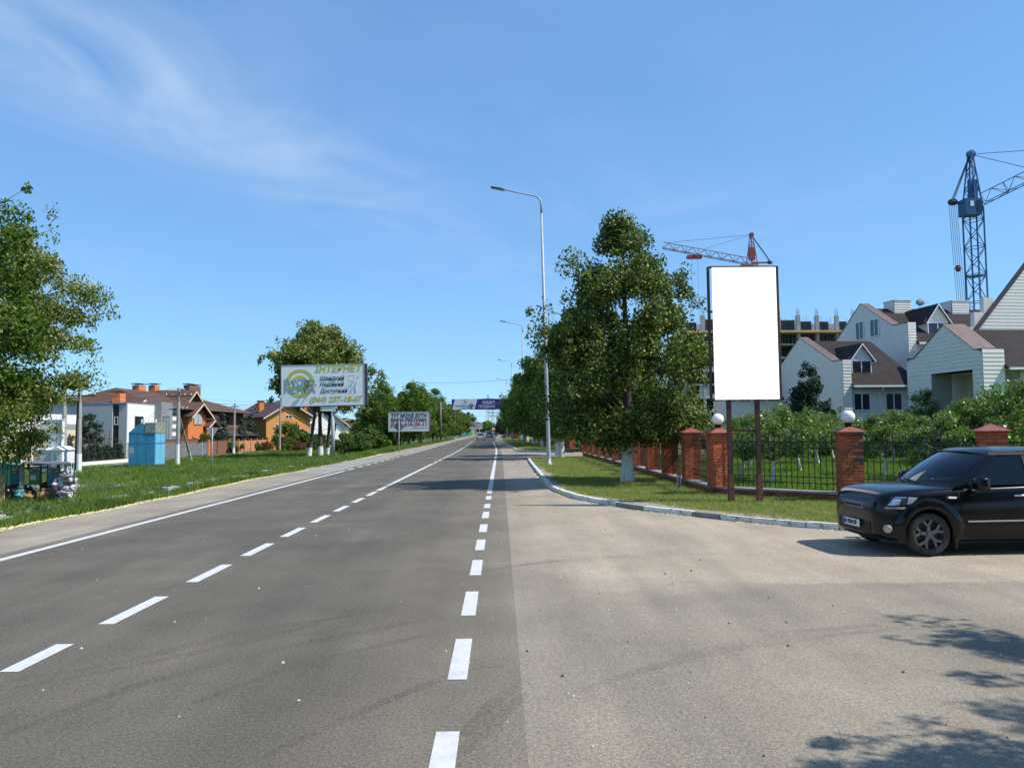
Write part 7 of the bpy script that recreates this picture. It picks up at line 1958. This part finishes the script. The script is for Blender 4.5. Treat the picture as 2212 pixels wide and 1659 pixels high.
# side details, both sides mirrored
def both(fn):
    for sg in (1, -1): fn(sg)
def mir(p, sg): return (p[0], p[1]*sg, p[2])
for sg in (1, -1):
    for cx_ in (SW, SW+2.55):
        arc = MB()
        prof = [(.372, .005), (.385, .032), (.45, .036), (.53, .0)]
        n = 22; base = len(arc.v)
        for k in range(n+1):
            a_ = math.pi*(-.10 + 1.20*k/n)
            ef = min(1.0, math.sin(math.pi*k/n)*2.2+.05)
            for r_, o_ in prof:
                r_ = .372+(r_-.372)*(.35+.65*ef); o_ *= ef
                x_, z_ = cx_+r_*math.cos(a_), .315+r_*math.sin(a_)
                z_ = max(z_, .17)
                y_ = side(min(max(x_, .45), 3.9), max(.3, z_), 0, False).y
                y_ = -0.888 if abs(x_-cx_) < .5 and y_ > -.80 else y_
                arc.v.append(mir((x_, y_-o_, z_), sg))
        for k in range(n):
            for j in range(3):
                q = base+k*4+j; arc.f.append((q, q+1, q+5, q+4))
        arc.build('arch_flare', m_paint, car, True)
    L = MB()
    def line(p, q, w, nseg=10, m_=None):
        for k in range(nseg):
            a0 = [p[i]+(q[i]-p[i])*k/nseg for i in (0, 1)]; a1 = [p[i]+(q[i]-p[i])*(k+1)/nseg for i in (0, 1)]
            d = Vector((q[0]-p[0], q[1]-p[1])).normalized(); nn_ = Vector((-d.y, d.x))*w/2
            pts = [side(a0[0]+nn_.x, a0[1]+nn_.y, .003), side(a1[0]+nn_.x, a1[1]+nn_.y, .003), side(a1[0]-nn_.x, a1[1]-nn_.y, .003), side(a0[0]-nn_.x, a0[1]-nn_.y, .003)]
            L.poly([mir(t_, sg) for t_ in pts])
    line((1.40, .99), (1.40, .45), .012); line((1.40, .45), (1.50, .26), .012, 4); line((1.50, .26), (2.5, .26), .012); line((2.5, .26), (2.5, 1.0), .012); line((2.5, .26), (3.1, .26), .012, 5)
    L.build('door_gap', m_black, car)
    L = MB(); line((1.50, .50), (3.0, .505), .022, 16); L.build('side_trim', m_chrome, car)
    L = MB(); line((1.52, 1.0), (3.5, 1.04), .016, 16); L.build('belt_trim', m_chrome, car)
    L = MB(); line((1.20, .852), (1.38, .845), .05, 4); mk = L.build('side_marker', m_trim, car)
    L = MB(); line((1.235, .85), (1.355, .846), .026, 4); L.build('marker_lens', m_frame_w, mk)
    hx = side(2.32, .86).y
    hd_ = MB(); hd_.tube([mir((2.20, hx, .868), sg), mir((2.22, hx-.045, .87), sg), mir((2.44, hx-.045, .868), sg), mir((2.46, hx, .866), sg)], .014, 8); hd_.build('door_handle', m_chrome, car, True)
    mr = MB(); c_ = (1.66, -1.0, 1.055)
    for i, (x_, w_, h_) in enumerate(((1.555, .05, .06), (1.575, .085, .085), (1.66, .10, .10), (1.725, .095, .095))):
        mr.v += [mir((x_, c_[1]+w_*a_, c_[2]+h_*b_), sg) for a_, b_ in ((-1, -.7), (-.7, -1), (.7, -1), (1, -.7), (1, .6), (.7, .95), (-.7, .95), (-1, .6))]
    for i in range(3):
        for k in range(8): mr.f.append((i*8+k, i*8+(k+1) % 8, (i+1)*8+(k+1) % 8, (i+1)*8+k))
    mr.f += [tuple(range(8)), tuple(range(24, 32))]
    mrr = mr.build('mirror', m_paint, car, True)
    MB().tube([mir((1.60, -.83, .985), sg), mir((1.64, -.93, 1.0), sg)], .03, 8).build('mirror_arm', m_trim, mrr)
    mg = MB(); mg.poly([mir((1.728, c_[1]+a_*.08, c_[2]+b_*.075), sg) for a_, b_ in ((-1, -1), (1, -1), (1, 1), (-1, 1))]); mg.build('mirror_glass', m_chrome, mrr)
    fl_ = MB().box(1.315, 1.345, -.86 if sg > 0 else .62, -.62 if sg > 0 else .86, .10, .33); fl_.build('mud_flap', m_trim, car)
# greenhouse
def gside(s, t):                                            # left side surface between belt and roof rail
    return Vector((s, -(.812 - .165*t - .02*t*t), 1.0 + .478*t))
def quad_panel(pts, th, name, mat, parent=car, sg=1, smooth=False):
    P = [Vector(mir(p, sg)) for p in pts]; nrm = (P[1]-P[0]).cross(P[2]-P[0]).normalized()
    mb = MB(); mb.prism([tuple(p) for p in P], tuple(nrm*th)); return mb.build(name, mat, parent, smooth)
for sg in (1, -1):
    quad_panel([gside(1.36, 0), gside(1.53, 0), gside(2.13, .93), gside(2.0, 1.0)], .03*sg, 'front_pillar', m_paint, car, sg)
    quad_panel([gside(1.55, .02), gside(2.50, .04), gside(2.50, .92), gside(2.12, .92), ], .012*sg, 'front_pane', g_side, car, sg)
    quad_panel([gside(2.50, 0), gside(2.62, 0), gside(2.62, .95), gside(2.50, .95)], .025*sg, 'door_pillar', m_trim, car, sg)
    quad_panel([gside(2.62, .05), gside(3.28, .10), gside(3.22, .92), gside(2.62, .92)], .012*sg, 'rear_pane', g_side, car, sg)
    quad_panel([gside(3.28, .0), gside(4.0, .10), gside(3.86, 1.0), gside(3.22, .95)], .03*sg, 'rear_pillar', m_paint, car, sg)
    quad_panel([gside(2.0, .93), gside(3.9, .93), gside(3.88, 1.02), gside(2.0, 1.02)], .03*sg, 'roof_rail', m_trim, car, sg)
NW = 8
def wsp(u, t):                                              # windscreen: u across, t up
    b_ = Vector((1.14 + .24*u*u, .80*u, 1.015 - .01*u*u)); c_ = Vector((1.86 + .14*u*u, .635*u, 1.495 - .03*u*u)); p = b_.lerp(c_, t); p.x -= .03*math.sin(math.pi*t)*(1-u*u); p.z += .025*math.sin(math.pi*t); return p
def grid_surface(fn, u0, u1, t0, t1, nu, nt, name, mat):
    mb = MB()
    for j in range(nt):
        for i in range(nu):
            mb.poly([fn(u0+(u1-u0)*a_/nu, t0+(t1-t0)*b_/nt) for a_, b_ in ((i, j), (i+1, j), (i+1, j+1), (i, j+1))])
    bm_ = bmesh.new(); me = bpy.data.meshes.new(name); me.from_pydata(mb.v, [], mb.f); bm_.from_mesh(me); bmesh.ops.remove_doubles(bm_, verts=bm_.verts, dist=1e-4); bm_.to_mesh(me); bm_.free()
    me.materials.append(mat); me.polygons.foreach_set('use_smooth', [True]*len(me.polygons)); return link(name, me, car)
grid_surface(wsp, -.93, .93, .04, .97, 12, 6, 'windscreen', g_wind)
for sg in (1, -1): grid_surface(lambda u, t: wsp(u, t)+Vector((-.004, 0, .004)), sg*.91, sg*1.02, 0, 1.0, 2, 8, 'screen_pillar', m_paint)
grid_surface(lambda u, t: wsp(u, t)+Vector((-.004, 0, .004)), -1, 1, -.06, .05, 10, 1, 'cowl', m_trim)
def roofp(u, t):                                            # roof: u across, t along
    s = 1.84 + .14*u*u*(1-t) + (3.92-1.84)*t - .05*u*u*t; y = (.655 - .03*t)*u
    z = 1.535 + .035*math.sin(math.pi*min(1, t*.9+.08)) - .055*abs(u)**3 - .05*max(0, t-.9)*10*.3 - (.035 if t < .02 else 0)
    return Vector((s, y, z))
grid_surface(roofp, -1, 1, 0, 1, 14, 16, 'roof', m_paint)
grid_surface(lambda u, t: Vector((roofp(u, 0).x-.0*t, roofp(u, 0).y, roofp(u, 0).z-.045*t+.0)), -1, 1, 0, 1, 10, 1, 'roof_front_edge', m_paint)
for sg in (1, -1): grid_surface(lambda u, t, sg=sg: roofp(sg, u) + Vector((0, sg*.012*t, -.055*t)), 0, 1, 0, 1, 16, 2, 'roof_gutter', m_paint)
quad_panel([(4.03, -.70, 1.08), (4.03, .70, 1.08), (3.9, .60, 1.47), (3.9, -.60, 1.47)], .02, 'rear_screen', g_side)
for a_, b_ in ((-.35, .10), (.10, .55)):
    w_ = MB(); w_.tube([wsp(a_, -.01)+Vector((-.03, 0, .02)), wsp((a_+b_)/2, .02)+Vector((-.03, 0, .03)), wsp(b_+.12, .05)+Vector((-.025, 0, .025))], .011, 6); w_.build('wiper', m_black, car)
# inside
MB().box(1.35, 1.75, -.72, .72, .80, 1.02).build('dashboard', m_inner, car)
for yy_ in (-.36, .36):
    st_ = MB(); st_.box(2.15, 2.65, yy_-.24, yy_+.24, .55, .70); st_.prism([(2.60, yy_-.22, .65), (2.78, yy_-.2, 1.25), (2.88, yy_-.2, 1.25), (2.72, yy_-.22, .65)], (0, .42, 0)); st_.box(2.78, 2.88, yy_-.12, yy_+.12, 1.27, 1.42); st_.build('seat', m_inner, car)
MB().box(3.2, 3.4, -.6, .6, .6, 1.22).build('rear_seat', m_inner, car)
MB().lathe([(.17, -.012), (.19, 0), (.17, .012)], 20, (1.92, -.36, 1.0), 'X').build('steering_wheel', m_inner, car)
# wheels
def wheel_parts(parent):
    ty = MB().lathe([(.215, -.10), (.25, -.108), (.29, -.105), (.308, -.085), (.315, -.05), (.316, 0), (.315, .05), (.308, .085), (.29, .105), (.215, .10)], 48, (0, 0, 0), 'Y'); ty.f = ty.f[:-2]; ty.build('tyre', m_tyre, parent, True)
    rm = MB().lathe([(.215, -.095), (.222, -.10), (.218, -.075), (.20, -.03), (.20, .08)], 48, (0, 0, 0), 'Y'); rm.f = rm.f[:-2]; rm.build('rim', m_rim, parent, True)
    MB().lathe([(.195, -.005), (.195, .02)], 30, (0, 0, 0), 'Y').build('brake_disc', m_steel_dark, parent)
    for k in range(5):
        a_ = 2*math.pi*k/5 + math.pi/2 + .12; sp = MB()
        def P_(r_, da, y_): return (r_*math.cos(a_+da), y_, r_*math.sin(a_+da))
        for d0, d1, r0, r1, w0, w1 in ((0, 0, .03, .125, .030, .022), (0, .29, .115, .212, .02, .016), (0, -.29, .115, .212, .02, .016)):
            p0, p1 = Vector(P_(r0, d0, 0)), Vector(P_(r1, d1, 0)); dd = (p1-p0).normalized(); nn_ = Vector((-dd.z, 0, dd.x))
            y0_, y1_ = -.075, -.088
            q = [p0+nn_*w0, p1+nn_*w1, p1-nn_*w1, p0-nn_*w0]
            sp.prism([(x.x, y0_ if i in (0, 3) else y1_, x.z) for i, x in enumerate(q)], (0, .05, 0))
        sp.build('spoke', m_rim, parent)
    MB().lathe([(.032, -.095), (.036, -.085), (.036, -.04)], 16, (0, 0, 0), 'Y').build('hub_cap', m_rim, parent, True)
for s in (SW, SW+2.55):
    for sg in (-1, 1):
        w_ = thing_part('wheel', car); w_.location = (s, sg*.775, .316)
        if sg > 0: w_.rotation_euler.z = math.pi
        wheel_parts(w_)
MB().box(.5, 3.8, -.6, .6, .2, .5).build('underbody', m_black, car)

# ------------------------------------------------------------------ distant vehicles (seen from behind)
def far_car(loc, label, paint, kind='sedan', k=1.0):
    t = thing('car', label, 'car', loc); L, W_, H = (4.5, 1.78, 1.45) if kind == 'sedan' else (4.2, 1.78, 1.65)
    m_ = M('paint_'+label.split()[0]+label.split()[1], paint, .3, .05, 2, metal=.4)
    bd = MB(); zt_ = .92 if kind == 'sedan' else 1.0; w2 = W_/2
    prof = [(0, .32), (.02, .62), (.12, zt_), (L*.5, zt_+.02), (L*.97, .75), (L, .4), (L*.9, .22), (.1, .22)]
    bd.prism([(-w2*.96, y, z) for y, z in prof], (W_*.96, 0, 0)); bd.build('body', m_, t)
    y0, y1, y2, y3 = (.55, 1.2, 2.6, 3.3) if kind == 'sedan' else (.1, .4, 2.5, 3.3)
    cb_ = MB(); A = [(-w2*.86, y0, zt_), (w2*.86, y0, zt_), (w2*.86, y3, zt_), (-w2*.86, y3, zt_)]; B = [(-w2*.68, y1, H), (w2*.68, y1, H), (w2*.68, y2, H), (-w2*.68, y2, H)]
    for i in range(4): cb_.poly([A[i], A[(i+1) % 4], B[(i+1) % 4], B[i]])
    cb_.poly(B); cb_.build('cabin', m_, t)
    rw = MB(); rw.poly([(-w2*.74, y0+.04, zt_+.06), (w2*.74, y0+.04, zt_+.06), (w2*.6, y1-.08, H-.07), (-w2*.6, y1-.08, H-.07)]); rw.v = [(x, y-.03, z+.01) for x, y, z in rw.v]; rw.build('rear_window', m_glass_dark, t)
    for sg in (-1, 1):
        MB().box(sg*w2*.8-.16, sg*w2*.8+.12, -.02, .1, .68, .84).build('tail_light', m_red, t)
        for y_ in (.75, L-.8): MB().lathe([(.2, -.1), (.31, -.1), (.31, .1), (.2, .1)], 16, (sg*(w2-.12), y_, .31), 'X').build('wheel', m_black, t)
        MB().box(sg*(w2+.02)-.09, sg*(w2+.02)+.09, L*.66, L*.66+.1, .95, 1.08).build('mirror', m_, t)
    MB().box(-w2*.95, w2*.95, -.06, .05, .32, .52).build('bumper', m_, t); MB().box(-.26, .26, -.07, -.06, .55, .66).build('number_plate', m_white, t)
    return t
q = onY(1038.5, 950, 152); far_car((q.x, 152, .0), 'silver saloon car driving away along the road', (.42, .45, .48))
q = onY(1057, 941, 192); far_car((q.x, 192, .0), 'blue grey people carrier driving away behind the saloon', (.12, .18, .26), 'mpv')
q = onY(1052, 938, 300); far_car((q.x, 300, .0), 'white car oncoming far down the road', (.75, .75, .75), 'mpv')
q = onY(1069.5, 936, 330); lt_ = thing('lorry', 'white lorry with red tail far down the road', 'lorry', (q.x, 330, .0))
MB().box(-1.25, 1.25, 0, 6, .9, 3.1).build('body', m_white, lt_); MB().box(-1.2, 1.2, -.03, 0, 1.3, 2.1).build('tail_panel', m_red, lt_); MB().ball((0, 1.5, 3.3), 1.0, 10, (.8, 1, .5)).build('load', m_steel_dark, lt_); MB().box(-1.1, 1.1, 6.2, 8, .6, 2.9).build('cab', m_white, lt_); MB().box(-1.2, 1.2, -.1, .1, .5, .75).build('bumper', m_black, lt_)
for sg in (-1, 1):
    for y_ in (1, 2.2, 7): MB().lathe([(.3, -.14), (.5, -.14), (.5, .14), (.3, .14)], 16, (sg*1.05, y_, .5), 'X').build('wheel', m_black, lt_)
# ------------------------------------------------------------------ grass, litter, stones
def blades(rng, P, h, w, mat, name, lean=0.35, per=1):
    n = len(P)
    ang = rng.random(n)*6.283; hh = h*(0.5+rng.random(n)); ln = rng.normal(size=(n, 2))*lean*hh[:, None]
    dx, dy = np.cos(ang)*w*0.5, np.sin(ang)*w*0.5
    V = np.empty((n, 3, 3))
    V[:, 0] = P + np.stack([dx, dy, np.zeros(n)], 1); V[:, 1] = P - np.stack([dx, dy, np.zeros(n)], 1)
    V[:, 2] = P + np.stack([ln[:, 0], ln[:, 1], hh], 1)
    return stuff(link(name, numpy_mesh(name, V.reshape(-1, 3), np.arange(n*3).reshape(n, 3), mat)))
gm_verge = leaf_mat('lawn_blade', (0.15, 0.205, 0.037), (0.30, 0.37, 0.075), 0.4, (0.42, 0.36, 0.19), 0.14, 0.6, ((0.30, 0.28, 0.12), 0.9, 0.52))
gm_mead = leaf_mat('meadow_blade', (0.08, 0.14, 0.02), (0.21, 0.30, 0.05), 0.4, (0.34, 0.33, 0.16), 0.06, 0.6, ((0.045, 0.10, 0.018), 0.5, 0.5))
gm_gard = leaf_mat('garden_blade', (0.095, 0.17, 0.025), (0.21, 0.31, 0.055), 0.42, None, 0, 0.6)
rng = np.random.default_rng(77)
def noise2(x, y): return 0.5+0.25*np.sin(x*1.7+y*0.9+1)+0.25*np.sin(x*0.6-y*1.3+2)*np.sin(x*2.9+y*2.1)
# right verge
kx = np.array([p.x for p in kerb]); kyv = np.array([p.y for p in kerb])
def inside_verge(x, y):
    xk = np.where(y > 29, 1.75, np.interp(y, kyv[::-1][-14:] if False else np.sort(kyv), kx[np.argsort(kyv)]))
    ok = (x > xk+0.22) & (y < 51)
    fx_line = np.where(y > P1.y, FX, P1.x+(P1.y-y)/(P1.y-P2.y)*(P2.x-P1.x))
    return ok & (x < fx_line-0.16) & (y > 13.5)
n = 420000
x = rng.uniform(1.6, 12, n); y = 13.5+(51-13.5)*rng.random(n)**1.7
kq = np.array([(p.x, p.y) for p in resample([p for p in kerb if p.y < 45], 0.6)])
dk = np.sqrt(((np.stack([x, y], 1)[:, None, :]-kq[None])**2).sum(2)).min(1) if False else np.full(n, 9.0)
for q_k in kq: dk = np.minimum(dk, np.hypot(x-q_k[0], y-q_k[1]))
k = inside_verge(x, y) & (noise2(x*1.3, y*1.3) + rng.random(n)*0.5 - 0.5*np.clip(1.0-dk/0.9, 0, 1) > 0.46)
d_k = np.hypot(x, y)
P_ = np.stack([x[k], y[k], np.full(k.sum(), KZ-0.018)], 1)
blades(rng, P_, 0.062, 0.014, gm_verge, 'verge_grass', 0.6)
x = rng.uniform(1.0, 5.9, 50000); y = rng.uniform(70, 150, 50000); k = x > 2.2-0.02*(y-70)
blades(rng, np.stack([x[k], y[k], np.full(k.sum(), KZ-0.018)], 1), 0.10, 0.05, gm_verge, 'verge_grass', 0.6)
# garden lawn
n = 150000
x = rng.uniform(6.3, 22, n); y = 15+(50-15)*rng.random(n)**1.4
k = (x > np.where(y > P1.y, FX+0.2, P1.x+(P1.y-y)/(P1.y-P2.y)*(P2.x-P1.x)+0.2))
blades(rng, np.stack([x[k], y[k], np.full(k.sum(), GZ-0.01)], 1), 0.15, 0.026, gm_gard, 'garden_grass', 0.45)
# left meadow: more and finer close to the road and the viewer
def left_field(n, y0, y1, x0, x1, h, w, pw):
    y = y0+(y1-y0)*rng.random(n)**pw; x = x0+(x1-x0)*rng.random(n)
    t = np.clip((-10.4-x)/8.6, 0, 1); z = ZL*t*t*(3-2*t) - 0.03 + np.where((x > -40) & (x < -12), 0.05*np.sin(x*0.9+y*0.23)*np.sin(y*0.31), 0)
    edge = -10.15 + 0.10*np.sin(y*0.35) + 0.06*np.sin(y*1.3+1) + np.where((y > 34) & (y < 56), 0.9*np.clip((y-34)/22, 0, 1), 0)
    nz = noise2(x*0.8, y*0.8)
    ok = (x < edge-0.03) & ~((x > PX) & (x < PX+2.0))
    qx = np.array([p.x for p in q_pad]); qy = np.array([p.y for p in q_pad])
    ok &= ~((x > qx.min()+0.5) & (x < qx.max()-1) & (y > qy.min()+0.8) & (y < qy.max()-0.8) & (x < -18.5))
    ok &= nz + rng.random(n)*0.6 > 0.42
    hh = h*(0.55+0.9*nz)
    return np.stack([x, y, z], 1)[ok], hh[ok]
q_pad = [G(150, 1061, ZL), G(275, 1046, ZL), G(40, 1050, ZL)]
for (nn_, y0, y1, x0, x1, h, w, pw) in ((150000, 11, 60, -16, -10.0, 0.17, 0.020, 1.6), (130000, 16, 90, -39, -15, 0.26, 0.036, 1.3), (60000, 60, 170, -17, -9.6, 0.28, 0.06, 1.2), (40000, 80, 130, -38, -16, 0.30, 0.07, 1.0)):
    P_, hh = left_field(nn_, y0, y1, x0, x1, h, w, pw)
    blades(rng, P_, hh, w, gm_mead, 'meadow_grass', 0.4)
# taller weeds with broad leaves
wl2 = leaf_mat('weed_leaf', (0.05, 0.10, 0.02), (0.15, 0.21, 0.06), 0.35)
wc = []
for i in range(420):
    yv = 13+50*rng.random()**1.5; xv = -10.6-rng.random()*9*(0.4+0.6*rng.random()); wc.append((xv, yv, zt(xv, yv)+0.10))
V, F = leaves(rng, np.array(wc), np.full(len(wc), 0.20), 26, 0.11, 0.7, 0.8)
stuff(link('weeds', numpy_mesh('weeds', V, F, wl2)))
# small stones and pale litter on the apron; blossom dust along the edges
def bits(P, s, mat, name):
    n = len(P); V = np.empty((n, 5, 3)); a = rng.random(n)*6.28; ss = s*(0.4+1.2*rng.random(n)**2)
    for k_ in range(4):
        V[:, k_] = P + np.stack([np.cos(a+k_*1.57)*ss*(0.6+0.5*rng.random(n)), np.sin(a+k_*1.57)*ss*(0.6+.5*rng.random(n)), np.zeros(n)], 1)
    V[:, 4] = P + np.stack([np.zeros(n), np.zeros(n), ss*0.9], 1)
    F = np.array([[0, 1, 4], [1, 2, 4], [2, 3, 4], [3, 0, 4]]); FF = (F[None] + (np.arange(n)*5)[:, None, None]).reshape(-1, 3)
    return stuff(link(name, numpy_mesh(name, V.reshape(-1, 3), FF, mat)))
m_st_d = M('dark_stone', (0.05, 0.048, 0.045), 0.9, 0.4, 20); m_st_p = M('pale_stone', (0.50, 0.47, 0.40), 0.9, 0.3, 20); m_blos = M('blossom_dust', (0.62, 0.55, 0.24), 0.9, 0.25, 9)
n = 150; bits(np.stack([rng.uniform(0.2, 9, n), 3.2+13*rng.random(n)**1.2, np.zeros(n)], 1), 0.013, m_st_d, 'dark_gravel')
n = 230; bits(np.stack([rng.uniform(-0.5, 9, n), 3.0+12*rng.random(n), np.zeros(n)], 1), 0.011, m_st_p, 'pale_gravel')
n = 90; bits(np.stack([rng.uniform(-8, 0.2, n), 4+20*rng.random(n), np.zeros(n)], 1), 0.013, m_st_p, 'pale_gravel')
n = 5200; y = 8+60*rng.random(n)**1.4; x = -10.12 + 0.10*np.sin(y*0.35) + 0.06*np.sin(y*1.3+1) + rng.normal(size=n)*0.07
bits(np.stack([x, y, np.zeros(n)-0.004], 1), 0.022, m_blos, 'blossom_litter')
kk = resample(kerb, 0.05); n = 3500
pk = np.array([(p.x, p.y) for p in kk if p.y < 34]); ii = rng.integers(0, len(pk)-1, n); dd_ = pk[ii+1]-pk[ii]; dd_ /= np.linalg.norm(dd_, axis=1, keepdims=True)+1e-9
off = np.abs(rng.normal(size=n))*0.06; cl = noise2(ii*0.05, ii*0.031) > 0.5
xy = pk[ii] + np.stack([-dd_[:, 1], dd_[:, 0]], 1)*(off[:, None]+0.01)
bits(np.stack([xy[:, 0], xy[:, 1], np.zeros(n)-0.002], 1)[cl], 0.014, m_blos, 'blossom_litter')
